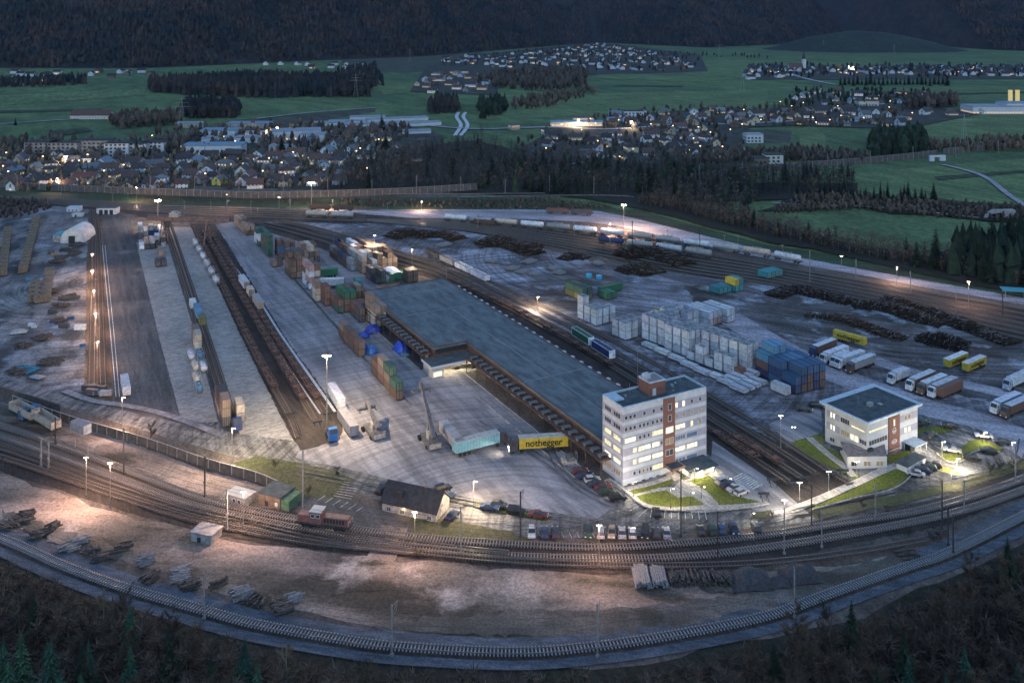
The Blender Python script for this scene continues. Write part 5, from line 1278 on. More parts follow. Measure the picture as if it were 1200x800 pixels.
M_canvas = boxmat('trailer_canvas')
def text_mesh(txt, size, name='lettering'):
    cu = D.curves.new(name, 'FONT'); cu.body = txt; cu.size = size; cu.align_x = 'CENTER'; cu.align_y = 'CENTER'; cu.extrude = .02; cu.offset = .045
    o = D.objects.new(name, cu); COL.objects.link(o); dg = bpy.context.evaluated_depsgraph_get(); dg.update()
    me = D.meshes.new_from_object(o.evaluated_get(dg)); D.objects.remove(o); return me
M_letter = pm('lettering_dark', (.02,.015,.01), .6); M_letterw = pm('lettering_white', (.7,.7,.7), .6)
def trailer_parts(pr, x0, L_, h0=1.15, h1=4.0, text=None):
    m = MB(); m.box(x0,-1.25,h0,x0+L_,1.25,h1-.12); bx = pr.part('trailer_box', m, M_canvas)
    m = MB(); m.box(x0-.02,-1.27,h1-.12,x0+L_+.02,1.27,h1); pr.part('trailer_roof', m, M_canvas)
    m = MB()
    for i in range(1, int(L_/.9)): m.box(x0+i*.9-.02,-1.265,h0,x0+i*.9+.02,-1.25,h1-.12); m.box(x0+i*.9-.02,1.25,h0,x0+i*.9+.02,1.265,h1-.12)
    pr.part('strap', m, M_chas, bx)
    m = MB(); m.box(x0,-.5,.85,x0+L_,.5,h0-.01); m.box(x0+3,-1.2,.5,x0+L_*.45,-1.1,1.0); m.box(x0+3,1.1,.5,x0+L_*.45,1.2,1.0); pr.part('chassis', m, M_chas)
    for k in range(3):
        for y in (-1.05, 1.05): pr.part('wheel', wheel_mb(x0+1.4+k*1.35,y,.5,.34), M_tyre2)
    if text:
        for s in (-1, 1):
            o = D.objects.new('lettering', text_mesh(*text)); o.data.materials.append(M_letter)
            o.rotation_euler = (pi/2,0,0 if s < 0 else pi); o.location = (x0+L_/2, s*1.285, 2.5); pr.part('lettering', o, None)
def lorry(kind='semi', text=None):
    pr = Proto('lorry' if kind != 'trailer' else 'semi_trailer')
    if kind == 'semi': trailer_parts(pr, -8.2, 13.6, text=text); cx = 5.8
    elif kind == 'trailer': trailer_parts(pr, -6.8, 13.6, text=text); return pr
    elif kind == 'rigid':
        trailer_parts(pr, -5.0, 8.0, text=text); cx = 3.4
    c = MB(); c.prof([(cx,.9),(cx,3.5),(cx+.3,3.75),(cx+1.5,3.6),(cx+2.2,2.3),(cx+2.3,1.9),(cx+2.3,.45),(cx+.9,.45),(cx+.9,.9)], -1.2, 1.2); c.f = [tuple(reversed(f)) for f in c.f]
    cb = pr.part('cab', c, M_paintc)
    m = MB(); m.add([(cx+1.56,-1.05,3.5),(cx+2.22,-1.05,2.35),(cx+2.22,1.05,2.35),(cx+1.56,1.05,3.5)], [(0,1,2,3)]); pr.part('windscreen', m, M_glass, cb)
    m = MB()
    for y, t in ((-1.21,-1.2),(1.2,1.21)): m.box(cx+1.0,y,2.3,cx+1.7,t,3.0)
    pr.part('side_window', m, M_glass, cb)
    m = MB(); m.box(cx-1.6,-.5,.6,cx+1.2,.5,.95); pr.part('tractor_frame', m, M_chas)
    for x in (cx+1.35, cx-1.1):
        for y in (-1.0,1.0): pr.part('wheel', wheel_mb(x,y,.5,.34), M_tyre2)
    for y in (-.95,.95): m = MB(); m.cbox(cx+2.32,y,.75,.06,.35,.25); pr.part('headlight', m, M_head, cb)
    return pr
SEMI = lorry('semi'); RIG = lorry('rigid'); TRL = lorry('trailer'); TRLT = lorry('trailer', ('nothegger', 2.5)); SEMT = lorry('semi', ('nothegger', 2.5))
gL = 'lorries parked in the right lorry park'; gY = 'yellow trailers'
def vput(pr, head, tail, label, cat, colors, grp=None, z=0):
    a, b = G(*head), G(*tail); c = (a+b)/2; c.z = LZ[0]+z
    return place(pr, c, heading(tail, head), label, cat, grp, colors, .88 if grp in (gL, gY) else 1.0)
def tc(box, cab, roof='white'): return {'trailer_box': vary(PAL[box]), 'trailer_roof': vary(PAL[roof]), 'cab': PAL[cab]}
gL = 'lorries parked in the right lorry park'
vput(SEMI,(953,422),(975,413),'brown-sided lorry with blue cab at the left end of the rear lorry row','lorry',tc('rust','navy'),gL)
vput(SEMI,(964,431),(990,421),'white lorry second in the rear row beside the blue-cabbed one','lorry',tc('white','white'),gL)
vput(RIG,(977,434),(992,427),'short white lorry squeezed between two long white lorries','lorry',tc('white','white'),gL)
vput(SEMI,(983,436),(1008,427),'white lorry with grey roof just right of the short one','lorry',tc('white','white'),gL)
vput(SEMI,(997,441),(1020,432),'grey-white lorry with dark cab at the right end of the rear row','lorry',tc('grey','brown'),gL)
vput(RIG,(1043,455),(1063,447),'lone small white box lorry between the two lorry rows','lorry',tc('white','white'),gL)
vput(SEMI,(1065,463),(1092,451),'brown-sided lorry with white cab leftmost in the middle row','lorry',tc('rust','white'),gL)
vput(SEMI,(1079,467),(1105,456),'white-sided lorry with brown cab between two brown lorries','lorry',tc('white','brown'),gL)
vput(SEMI,(1091,471),(1118,459),'brown lorry with pale roof and white cab right in the middle row','lorry',tc('brown','white'),gL)
vput(TRL,(1101,473),(1125,462),'brown uncoupled trailer standing close to the middle row','trailer',tc('rust','white','rust'),gL)
vput(SEMI,(1178,463),(1205,450),'white lorry with white cab at the right edge','lorry',tc('white','white'),gL)
vput(SEMI,(1163,491),(1194,477),'white lorry with blue cab near the right edge','lorry',tc('lblue','white'),gL)
vput(SEMI,(1175,496),(1206,482),'brown-sided lorry cut by the right edge of the lot','lorry',tc('rust','brown'),gL)
gY = 'yellow trailers'
vput(TRLT,(1106,439),(1134,427),'yellow trailer with dark lettering, left of a pair in the lorry park','trailer',tc('yellow','white'),gY)
vput(TRLT,(1127,444),(1156,431),'yellow trailer with dark lettering, right of a pair in the lorry park','trailer',tc('yellow','white'),gY)
vput(TRLT,(1012,411),(980,402),'lone yellow trailer behind the rear lorry row','trailer',tc('yellow','white','yellow'),gY)
ty = vput(SEMT,(597,535),(664,531),'yellow lorry with dark lettering and lit headlights on the yard road','lorry',tc('yellow','dark','cream'))
for y in (-.9,.9):
    l_ = add_light('headlight_beam', (8.3,y,1.0), 420, (1,.9,.7), .12, ty, 75); l_.rotation_euler = (0, R(-78), 0)
mb = MB(); mb.cbox(8.16,-.95,.72,.08,.45,.32); mb.cbox(8.16,.95,.72,.08,.45,.32); mb.build('lit_headlight', M_headon, ty)
tq = vput(SEMI,(589,525),(537,539),'dark lorry with pale blue painted trailer side facing the yellow lorry','lorry',{'trailer_box': (.15,.33,.40), 'trailer_roof': (.45,.45,.42), 'cab': PAL['dark']})
vput(TRL,(522,517),(537,536),'grey-brown trailer parked across the end of the pale blue lorry','trailer',tc('grey','white','grey'))
vput(TRL,(387,466),(401,490),'white box trailer beside the loading track','trailer',tc('white','white'))
vput(TRL,(399,493),(416,518),'low grey striped trailer behind the blue cab unit','trailer',tc('grey','white','grey'), z=-1.0)
vput(TRL,(365,330),(391,328),'green trailer with pale stripe beside the white and red stack','trailer',tc('green','white','green'))
vput(SEMI,(362,341),(399,340),'white and blue lorry below the green trailer','lorry',tc('white','lblue'))
def cabunit():
    pr = Proto('tractor_unit'); c = MB(); c.prof([(0,.9),(0,3.3),(.3,3.6),(1.5,3.5),(2.2,2.3),(2.3,.45),(.9,.45),(.9,.9)], -1.2, 1.2); c.f = [tuple(reversed(f)) for f in c.f]; cb = pr.part('cab', c, M_paintc)
    m = MB(); m.add([(1.56,-1.05,3.4),(2.22,-1.05,2.35),(2.22,1.05,2.35),(1.56,1.05,3.4)], [(0,1,2,3)]); pr.part('windscreen', m, M_glass, cb)
    m = MB(); m.box(-3.5,-.45,.6,1,.45,.95); pr.part('frame', m, M_chas)
    for x in (1.35,-1.5,-2.7):
        for y in (-1,1): pr.part('wheel', wheel_mb(x,y,.5,.34), M_tyre2)
    return pr
CU = cabunit(); cb_ = {'cab': (.03,.16,.45)}
place(CU, G(389,520)+Vector((0,0,LZ[0])), R(-65), 'bright blue tractor unit at the end of the loading tracks', 'lorry cab', None, cb_)
place(CU, G(277,508)+Vector((0,0,LZ[0])), R(-60), 'dark tractor unit beside the tan boxes on the slab', 'lorry cab', None, {'cab': PAL['navy']})

# ------------------------------------------------------------------ handling machines
M_mach = pm('machine_paint', (.13,.12,.12), .6, var=.4, scale=1.5); M_machp = pm('machine_pale', (.40,.35,.31), .6, var=.4, scale=1.5)
def reach(loc, rz, label, up_=28, ext=13):
    r = empty('reach_stacker', loc, rz); tag(r, label, 'reach stacker'); r.scale = (1.2,)*3
    m = MB(); m.box(-3.8,-1.6,.9,3.2,1.6,1.9); m.box(-4.2,-1.5,1.0,-2.4,1.5,2.6); m.build('body', M_mach, r)
    m = MB(); m.box(-4.3,-1.4,1.2,-4.2,1.4,2.3); m.build('counterweight', M_machp, r)
    m = MB(); m.box(-1.5,-.8,1.9,.6,.8,3.5); c = m.build('cab', M_machp, r); m = MB(); m.box(.6,-.7,2.3,.63,.7,3.3); m.box(-1.3,-.83,2.4,.4,-.8,3.3); m.build('cab_glass', M_glass, c)
    for x, ys, rr in ((-2.6,(-1.5,1.5),.75),(2.4,(-1.9,-1.1,1.1,1.9),.9)):
        for y in ys: wheel_mb(x,y,rr,.55,14).build('wheel', M_tyre2, r)
    a = R(up_); p0 = Vector((-3.2,0,3.1)); p1 = p0 + Vector((cos(a),0,sin(a)))*ext; u = (p1-p0).normalized()
    m = MB(); m.cyl(p0,p0+u*ext*.6,.62,.6,4); m.cyl(p0+u*ext*.5,p1,.45,.42,4); m.build('boom', M_mach, r)
    m = MB()
    for y in (-.6,.6): m.cyl((.8,y,1.8), p0+u*ext*.38+Vector((0,y*.5,0)), .13)
    m.build('boom_ram', M_steel, r)
    m = MB(); m.box(p1.x-.4,-.4,p1.z-1.6,p1.x+.4,.4,p1.z); m.box(p1.x-.35,-2.2,p1.z-2.0,p1.x+.35,2.2,p1.z-1.4)
    for y in (-2.2, 1.9): m.box(p1.x-1.2,y,p1.z-2.15,p1.x+1.2,y+.3,p1.z-1.85)
    m.build('spreader', M_mach, r)
reach(G(504,522), R(112), 'dark reach stacker with raised boom in the middle of the yard', 38, 14)
reach(G(438,511), R(118), 'smaller dark reach stacker near the loading tracks', 22, 9)
reach(G(545,432), R(15), 'low dark lifting machine under the lit hall entrance', 6, 10)
fk = empty('forklift', G(668,546), R(20)); tag(fk, 'pale heavy forklift beside the dock ramp near the parked cars', 'forklift')
mb = MB(); mb.box(-2.2,-1.1,.7,1.6,1.1,1.7); mb.box(-2.3,-1,.8,-1.4,1,2.3); mb.build('body', M_machp, fk); mb = MB(); mb.box(-.9,-.8,3.0,.8,.8,3.12); [mb.cyl((x,y,1.7),(x,y,3.0),.06) for x in (-.8,.7) for y in (-.7,.7)]; mb.build('overhead_guard', M_mach, fk)
mb = MB(); [mb.box(1.7,y,.3,1.95,y+.2,3.8) for y in (-.7,.5)]; mb.box(1.7,-.7,3.6,1.95,.7,3.8); mb.build('mast', M_mach, fk); mb = MB(); [mb.box(1.95,y,.3,3.6,y+.18,.4) for y in (-.6,.42)]; mb.build('fork', M_steel, fk)
for x in (-1.5,1.0):
    for y in (-1.1,1.1): wheel_mb(x,y,.55,.4).build('wheel', M_tyre2, fk)
# gantry crane across the loading tracks
gp, gq = G(191,290), G(243,291); gc = empty('gantry_crane', gp, math.atan2(gq.y-gp.y, gq.x-gp.x)); tag(gc, 'rusty gantry crane spanning the left loading tracks', 'crane'); S_ = (gq-gp).length
M_gan = pm('gantry_rust', (.22,.13,.105), .8, var=.4, scale=.8, dirt=(.09,.06,.05))
mb = MB(); mb.box(-8,-1.2,14.2,S_+12,-.4,16.2); mb.box(-8,.4,14.2,S_+12,1.2,16.2); mb.box(-8,-.4,14.3,-7,.4,15.9); mb.box(S_+11,-.4,14.3,S_+12,.4,15.9); mb.build('girder', M_gan, gc)
for x in (0, S_):
    for y in (-1,1):
        mb = MB(); mb.cyl((x,y*5,.8),(x,y*1.0,14.2),.45,.4,4); mb.build('leg', M_gan, gc)
    mb = MB(); mb.box(x-.45,-6,.3,x+.45,6,1.1); mb.box(x-.3,-3.2,7.2,x+.3,3.2,7.7); mb.build('leg_tie', M_gan, gc)
mb = MB(); mb.box(4,-2,16.2,9,2,18.2); mb.box(5,-1.5,18.2,7.5,1.5,19); tr_ = mb.build('trolley', M_machp, gc)
mb = MB(); mb.box(2.5,-3.4,11.2,5,-1.25,13.8); mb.build('operator_cab', M_glass, gc)
mb = MB(); [mb.cyl((x,-1.25,16.2),(x,-1.25,17.2),.04) for x in range(-7,int(S_)+12,3)]; mb.cyl((-8,-1.25,17.2),(S_+12,-1.25,17.2),.04); mb.build('handrail', M_steel, gc)

# tarpaulin mounds
def mound(px, L_, W_, h, rz, col, label, cat='tarpaulin', rough=.35, nm='covered_stack', mat=None):
    m = MB(); nx, ny = 18, 12; c = G(*px); sd = px[0]*.37
    for i in range(nx+1):
        for j in range(ny+1):
            u, w_ = i/nx*2-1, j/ny*2-1; r = (abs(u)**2.6+abs(w_)**2.6)**(1/2.6); f = max(0, 1-r**3)**.8
            z = h*f*(.8+.35*mn.noise((u*1.7+sd, w_*1.7, 0))) if r < 1 else 0
            k = 1+.08*mn.noise((u*3, w_*3+sd, 4)); m.v.append((u*L_/2*k, w_*W_/2*k, max(0,z)))
    for i in range(nx):
        for j in range(ny): m.f.append((i*(ny+1)+j,(i+1)*(ny+1)+j,(i+1)*(ny+1)+j+1,i*(ny+1)+j+1)); m.m.append(0)
    o = m.build(nm, mat or pm('tarpaulin', col, .45, var=.35, scale=1.5)); o.location = c+Vector((0,0,LZ[0]-.05)); o.rotation_euler = (0,0,R(rz)); tag(o, label, cat); return o
BT = (.02,.07,.42)
mound((470,414), 6.5, 5, 3.4, 119, BT, 'big bright blue tarpaulin mound beside the hall dock'); mound((475,420), 4, 2, .8, 10, (.12,.2,.24), 'small teal sheet lying by the big blue tarpaulin')
mound((437,392), 6.5, 4.5, 2.6, 20, (.04,.06,.30), 'violet-blue tarpaulin at the foot of the tall tan stack'); mound((424,398), 6, 3, 1.6, 10, BT, 'blue tarpaulin left of the violet-blue one')
mound((426,412), 4, 3, 2.4, 119, BT, 'blue tarpaulin right of the single file of boxes'); mound((435,417), 4, 4, 2.6, 60, (.03,.12,.36), 'crumpled lighter blue tarpaulin beside the file of boxes')
mound((29,437), 9, 6, 1.0, -20, (.02,.15,.22), 'flat dark teal sheeted pool on the left lot', 'tarpaulin'); mound((44,446), 5, 3, .5, -20, (.3,.28,.28), 'pale sheet on the left lot beside the teal one')
mound((22,393), 6, 4, 1.2, 20, (.35,.33,.32), 'pale covered heap on the left lot'); 
M_gp = pm('gravel_heap', (.06,.058,.062), .95, var=.35, scale=2)
mound((880,688), 9, 6.5, 2.8, 5, None, 'dark gravel heap below the curved tracks', 'heap', nm='gravel_heap', mat=M_gp); mound((938,682), 8.5, 5.5, 2.6, 8, None, 'dark gravel heap, right one beside the siding', 'heap', nm='gravel_heap', mat=M_gp); mound((912,690), 5, 3.5, 1.2, 8, None, 'low gravel heap between the two darker heaps', 'heap', nm='gravel_heap', mat=M_gp)
mound((222,455), 2, 2, .1, 0, (.3,.3,.3), 'faint pale patch') if False else None
# clutter, sleeper piles along the gravel lot
def beams(px, rz, n, L_, s, label, mat, jit=.15, stackn=3, nm='sleeper_pile', cat='pile'):
    m = MB(); rs = random.Random(px[0]*7); k = max(1, int(n/stackn))
    for t in range(stackn):
        for i in range(k - t):
            m.cbox(rs.uniform(-jit,jit)*3, (i - (k-t)/2)*s*1.25 + rs.uniform(-jit,jit), t*s*1.05, L_*rs.uniform(.8,1.1), s, s*.95, 0, rs.uniform(-jit,jit)*.6)
    o = m.build(nm, mat); o.location = G(*px)+Vector((0,0,LZ[0]-.02)); o.rotation_euler = (0,0,R(rz)); tag(o, label, cat); return o
M_old = pm('old_sleepers', (.10,.085,.075), .9, var=.6, scale=2); M_pal = pm('pale_blocks', (.22,.215,.22), .9, var=.4, scale=2)
PILES = [(30,612,20,30),(60,625,60,24),(95,640,30,20),(108,652,10,20),(145,648,30,20),(170,664,30,30),(130,655,20,14),(175,685,62,34),(212,680,20,30),(222,694,20,24),(255,692,40,20),(282,704,40,40),(300,712,70,40),(330,718,30,24),(345,708,20,14),(15,620,-20,26),(45,633,20,26),(80,648,45,22),(118,662,15,16)]
for i, (x,y,a,n) in enumerate(PILES):
    mat = (M_old, M_old, M_pal)[i % 3]
    beams((x,y), a, n, ru(2.2,3.2), .3, ('pale' if mat is M_pal else 'dark') + ' loose pile of old sleepers along the lower edge of the gravel lot', mat, .3, random.choice((2,3,4)))
for i in range(2): beams((751+i*19, 685), 90, 26, 6.5-i*.5, .38, 'neat rack of grey beams left of the gravel heaps', M_pal, .02, 3)
for i, x in enumerate((789,800,812,824,838,850)): beams((x, 687+ (i%2)), 80+i*5, 30, 3.2, .34, 'heap of dark timber between the grey racks and the gravel heaps', M_old, .22, 4)
beams((1098,632), 20, 30, 3, .3, 'dark scrap heap behind the last buffer stop', M_old, .4, 4); beams((1062,655), 15, 30, 3, .25, 'low dark scrap bank beside the outer track', M_old, .4, 2)
for i_, (x, y) in enumerate([(78,296),(88,300),(66,310),(72,305),(90,290),(80,352),(70,362),(50,400),(25,410),(60,428),(68,380),(20,440),(62,345)]): beams((x,y), ru(0,90), 26, ru(3,6), .4, 'dark scattered scrap on the left lot', M_old, .5, 2)
# storage rows on the left lot: bundles of timber
def bundle():
    pr = Proto('timber_bundle'); m = MB()
    for k in range(3):
        for j in range(3): m.box(-1.9,-1.9+j*1.28,k*1.0,1.9,-1.9+j*1.28+1.2,k*1.0+.9)
    pr.part('boards', m, M_wood); m = MB()
    for x in (-1.2, 1.1):
        for j in range(3): m.box(x,-1.85+j*1.28,-.0+.9,x+.12,-1.85+j*1.28+1.1,1.0); m.box(x,-1.85+j*1.28,1.9,x+.12,-1.85+j*1.28+1.1,2.0)
    pr.part('batten', m, M_dark); return pr
BU = bundle()
for (a, b, n, lab) in (((3,325),(9,275),13,'leftmost long row'),((27,322),(43,262),18,'second long row from the left'),((53,356),(58,325),9,'short row right of the long rows'),((39,356),(41,340),4,'small block below the long rows'),((46,357),(47,341),4,'small block below the long rows')):
    for i in range(n):
        p = G(*a).lerp(G(*b), i/(n-1)); place(BU, p+Vector((0,0,YARDZ)), heading(a,b), 'tan timber bundle in the '+lab, 'timber bundle', 'timber bundles in the '+lab)
for i, (x,y,c,s) in enumerate([(37,386,'white',1),(40,388,'white',.8),(94,390,'white',1.6),(75,388,'dark',1.5),(60,300,'brown',1.2),(65,303,'tan',1.4),(83,378,'blue',1),(62,371,'dark',1.4),(34,332,'lblue',1),(97,410,'blue',.8),(118,462,'dark',1.3),(115,467,'lblue',1.2),(124,468,'grey',1.4),(104,462,'dark',1.6),(108,467,'dark',1.6)]):
    place(C20, G(x,y)+Vector((0,0,LZ[0])), R(ru(-20,20)), 'small %s crate standing on the %s' % (CN[c], 'left lot' if x < 98 else 'end of the left siding'), 'crate', 'loose crates', {'body': PAL[c],'frame': PAL[c],'door': PAL[c]}, scale=.42*s)
place(C40, G(147,460)+Vector((0,0,LZ[0])), heading((149,472),(144,447)), 'white panelled container unit at the end of the asphalt strip', 'container', None, {'body': PAL['white'],'frame': PAL['white'],'door': PAL['grey']}, scale=.95)

# ------------------------------------------------------------------ log piles
M_log = leafm('logs', (.028,.020,.015), (.060,.044,.034), .8); M_logtop = pm('frosted_log_tops', (.17,.15,.145), .95, var=.5, scale=1.5)
def logs(label, pts, w_, h, n, ll=3.6):
    L = wline(pts, 1.0); m = MB(); rs = random.Random(label)
    for _ in range(int(n*1.5)):
        i = rs.randrange(len(L)-1); p = L[i]; t = (L[i+1]-p).normalized(); nv = Vector((-t.y,t.x,0))
        s = i/(len(L)-1); hh = h*(.55+.6*abs(mn.noise((p.x*.06,p.y*.06,1)))+.3*sin(pi*s)); 
        o = rs.uniform(-1,1); zc = rs.uniform(.3,1)**.6*hh*(1-abs(o)**1.6*.9)*.95
        c = p + nv*o*w_/2 + Vector((0,0,zc+.15)); a = rs.gauss(0,.25); d = (nv*cos(a)+t*sin(a))*ll/2; d.z = rs.gauss(0,.2)-o*.0
        r = rs.uniform(.09,.18); top = zc > hh*(1-abs(o)**1.6*.9)*.88
        m.cyl(c-d, c+d, r, r*.85, 5, 1 if top and rs.random() < .3 else 0)
    for i in range(0, len(L)-1):              # solid heart of the pile
        p, q = L[i], L[i+1]; t = (q-p).normalized(); nv = Vector((-t.y,t.x,0)); a_, b_ = i/(len(L)-1), (i+1)/(len(L)-1)
        def sec(P_, s): hh = h*(.5+.5*abs(mn.noise((P_.x*.06,P_.y*.06,1)))+.25*sin(pi*s))*(.25+.75*min(1,6*min(s,1-s))); return [P_-nv*w_*.5, P_-nv*w_*.3+Vector((0,0,hh*.75)), P_+Vector((0,0,hh*.95)), P_+nv*w_*.3+Vector((0,0,hh*.75)), P_+nv*w_*.5]
        m.add(sec(p,a_)+sec(q,b_), [(k,5+k,6+k,k+1) for k in range(4)])
    o = m.build('log_pile', [M_log, M_logtop]); tag(o, label, 'log pile', kind='stuff')
    # earth/bark core so that no ground shows through
logs('dark log pile nearest the far end of the frosty lot', [(457,281),(480,276),(505,280)], 11, 5.0, 1300)
logs('dark log pile between first and third far piles', [(495,279),(520,278),(540,284)], 10, 4.4, 1000)
logs('long dark log pile left of the middle of the lot', [(560,290),(590,288),(630,301)], 12, 5.2, 1500)
logs('log pile between the hall tracks and the tank train', [(575,287),(600,291),(640,292)], 8, 3.0, 700)
logs('small log pile in the middle of the frosty lot', [(659,307),(672,303),(690,306)], 7, 3, 500)
logs('large dark log pile beside the short tank train', [(727,305),(760,300),(790,310),(806,316)], 13, 6.0, 2000)
logs('smaller log pile in front of the large dark one', [(728,322),(745,319),(766,326)], 10, 4.6, 700); logs('frosted log pile beside the large dark one', [(752,313),(766,318),(775,324)], 7, 3.2, 500)
logs('first long ridge of logs in the log yard', [(904,350),(930,343),(965,350),(1000,358)], 9, 3.4, 2300)
logs('second long ridge of logs in the log yard', [(1000,360),(1040,364),(1070,374),(1110,385)], 10, 3.6, 2300)
logs('third long ridge of logs towards the right edge', [(1040,352),(1080,366),(1130,385),(1190,408)], 9, 3.4, 2400)
logs('low nearer bank of logs in front of the ridges', [(945,372),(990,378),(1030,392),(1065,402)], 8, 2.4, 900); logs('ragged log heap behind the yellow trailers', [(1080,398),(1100,404),(1140,412)], 11, 3.4, 1100)
for i, (x,y) in enumerate([(600,318),(612,322),(650,318),(655,323),(620,310),(575,310),(520,290),(700,312),(625,325)]): beams((x,y), ru(20,60), 20, ru(4,8), .4, 'flat frosted stack of beams on the frosty lot', M_pal, .1, 2)
mb = MB(); mb.cyl((0,0,0),(0,0,2.4),1.4,n=14); [mb.cyl((0,0,z),(0,0,z+.1),1.45,n=14) for z in (.7,1.6)]; M_cy = pm('cyan_tank', (.05,.38,.55), .5)
o1 = mb.build('water_tank', M_cy); o1.location = G(690,327); tag(o1, 'cyan round tank, left of two on the frosty lot', 'tank'); o2 = o1.copy(); COL.objects.link(o2); o2.location = G(702,329); tag(o2, 'cyan round tank, right of two on the frosty lot', 'tank')

# ------------------------------------------------------------------ lamps, masts, catenary
M_pole = pm('pole_steel', (.30,.27,.24), .6, .3, var=.3, scale=2); M_poled = pm('pole_dark', (.055,.05,.05), .7, .2, var=.3, scale=2); M_polep = pm('pole_pale_concrete', (.22,.21,.205), .9, var=.25, scale=2)
def lampproto(h, arms, lit, pole=M_pole, r=.11, name='street_lamp', big=1.0):
    pr = Proto(name); m = MB(); m.cyl((0,0,0),(0,0,h),r,r*.55,8); pr.part('pole', m, pole)
    m = MB(); m.cyl((0,0,0),(0,0,.5),r*1.8,n=8); pr.part('base', m, pole)
    for a in range(arms):
        t = 2*pi*a/arms; dx, dy = cos(t), sin(t); k = (.15 if arms == 2 else .5) if arms > 1 else .45
        m = MB(); m.cyl((0,0,h-.1),(dx*k,dy*k,h+.05),r*.5); ar = pr.part('arm', m, pole)
        m = MB(); m.cbox(dx*(k+.25),dy*(k+.25),h-.06,.5*big,.26*big,.14*big,0,t); pr.part('lamp_head', m, M_poled, ar)
        m = MB(); m.cbox(dx*(k+.25),dy*(k+.25),h-.06-.13*big,.34*big,.2*big,.12*big,0,t); pr.part('lamp_glass', m, (M_bulbf if big > 2 and lit else M_bulb if lit == 1 else M_bulbw if lit == 2 else M_head), ar)
    return pr
LP = {}
def lamp(base, top, lit, E, label, arms=2, col=(1,.62,.36), grp=None, pole=M_pole, rz=0, name='street_lamp', big=1.0, r=.11, rad=.35):
    p = G(*base); h = H - (top-YH)*p.y/F; h = round(max(3.0, h)*2)/2
    key = (h, arms, lit, pole.name, name, big)
    if key not in LP: LP[key] = lampproto(h, arms, lit, pole, r, name, big)
    o = place(LP[key], p+Vector((0,0,LZ[0]-.02)), R(rz), label, 'lamp mast' if h > 9 else 'street lamp', grp)
    if E: add_light('lamp_light', (0,0,h-.6), E, col, rad, o)
    return o
ORG = (1,.64,.45); WRM = (1,.78,.52); WHT = (1,.88,.68)
FL = 'flood_mast'  # flood heads built oversized so their shape stands in for glare
lamp((185,263),237,1,34000,'tall lit floodlight mast glaring beside the gantry crane',4,ORG,name=FL,big=5.5,r=.2)
lamp((365,246),216,1,30000,'tall lit floodlight mast glaring in front of the far barrier',4,ORG,name=FL,big=5.5,r=.2)
lamp((731,272),243,1,9000,'lit floodlight mast standing behind the tank train',4,ORG,name=FL,big=3.0,r=.2)
lamp((383,508),421,1,8500,'tall lit mast at the end of the loading tracks',4,WRM,name=FL,big=2.2,r=.2)
lamp((143,507),471,1,1500,'lit lamp in front of the white container unit',1,ORG)
lamp((272,546),507,1,1700,'lit lamp by the road bend above the dry grass',1,WRM)
lamp((129,601),549,1,1200,'lit twin lamp standing among the left tracks',2,ORG)
lamp((285,622),581,1,1200,'lit lamp in front of the pale hut',2,ORG)
lamp((486,656),607,1,1100,'lit lamp beside the level crossing',2,ORG)
lamp((555,601),570,1,1500,'lit lamp right of the low white house',1,WRM)
lamp((702,670),621,1,1200,'lit lamp between road and curved tracks',2,ORG)
lamp((101,586),541,0,1500,'pale mast under the raised grey box',2,ORG)
for (b, t, e, s) in (((786,602),577,420,'beside the bays at the curve'),((822,590),577,0,'at the footpath fork'),((814,570),553,260,'before the side pavilion'),((742,588),570,500,'at the tower corner'),((809,597),585,0,'above the zebra path'),((853,580),572,0,'beside the parked white cars'),((880,622),616,160,'on the verge below the plaza')):
    lamp(b, t, 2, e, 'small park lamp ' + s, 1, WHT, 'small lamps round the office tower', M_poled, r=.06)
for (b, t, e, s) in (((971,581),558,500,'on the stub track platform'),((937,592),571,600,'at the left end of the footpath'),((919,606),592,500,'on the road below the stub tracks'),((915,530),492,250,'on the lot left of the small office'),((930,524),505,0,'beside the left lawn'),((1004,566),545,350,'before the front wing')):
    lamp(b, t, 2, e, 'slim lamp ' + s, 2, WHT, 'lamps left of the small office', M_steel, r=.08)
for (b, t, e, s) in (((1121,556),542,1500,'glaring beside the parking island'),((1104,540),522,500,'behind the silver car'),((1153,524),512,300,'beside the white car'),((1115,574),557,500,'at the corner of the car park'),((1186,545),524,200,'at the right road bend')):
    lamp(b, t, 2, e, 'small bright lamp ' + s, 1, WHT, 'lamps round the right car park', M_steel, r=.07)
lamp((747,455),410,0,0,'unlit mast in the dark lot behind the tower',1,pole=M_pole)
for i, (x, y, t) in enumerate([(391,293,268),(439,309,279),(483,323,295),(523,333,310),(630,366,352)]): lamp((x,y), t, 2 if i in (1,) else 0, 1600 if i in (1,2,4) else 0, 'slim mast in the line beside the hall tracks', 2, WRM, 'masts beside the hall tracks')  # lights added to some of these masts to warm the apron
for i, (x, y, t) in enumerate([(108,325,301),(108,345,320),(110,369,344),(112,398,372),(114,436,405)]): lamp((x,y), t, 0, 1300 if i in (0,1,2) else 900, 'pale twin-arm mast between the two left sidings', 4, ORG, 'masts between the left sidings')  # heads stay unlit; lights added to warm the left yard
for i, (x, y, t) in enumerate([(917,302,290),(986,318,303),(1051,336,316),(1135,362,333),(1120,370,346),(865,292,280),(600,268,257),(648,271,257),(673,279,263),(715,281,265),(782,284,273),(849,291,279)]): lamp((x,y), t, 1 if i in (1,3) else 0, 1400 if i in (2,3,9) else 0, 'pale lamp mast in the line along the track field', 2, ORG, 'lamp masts along the track field')
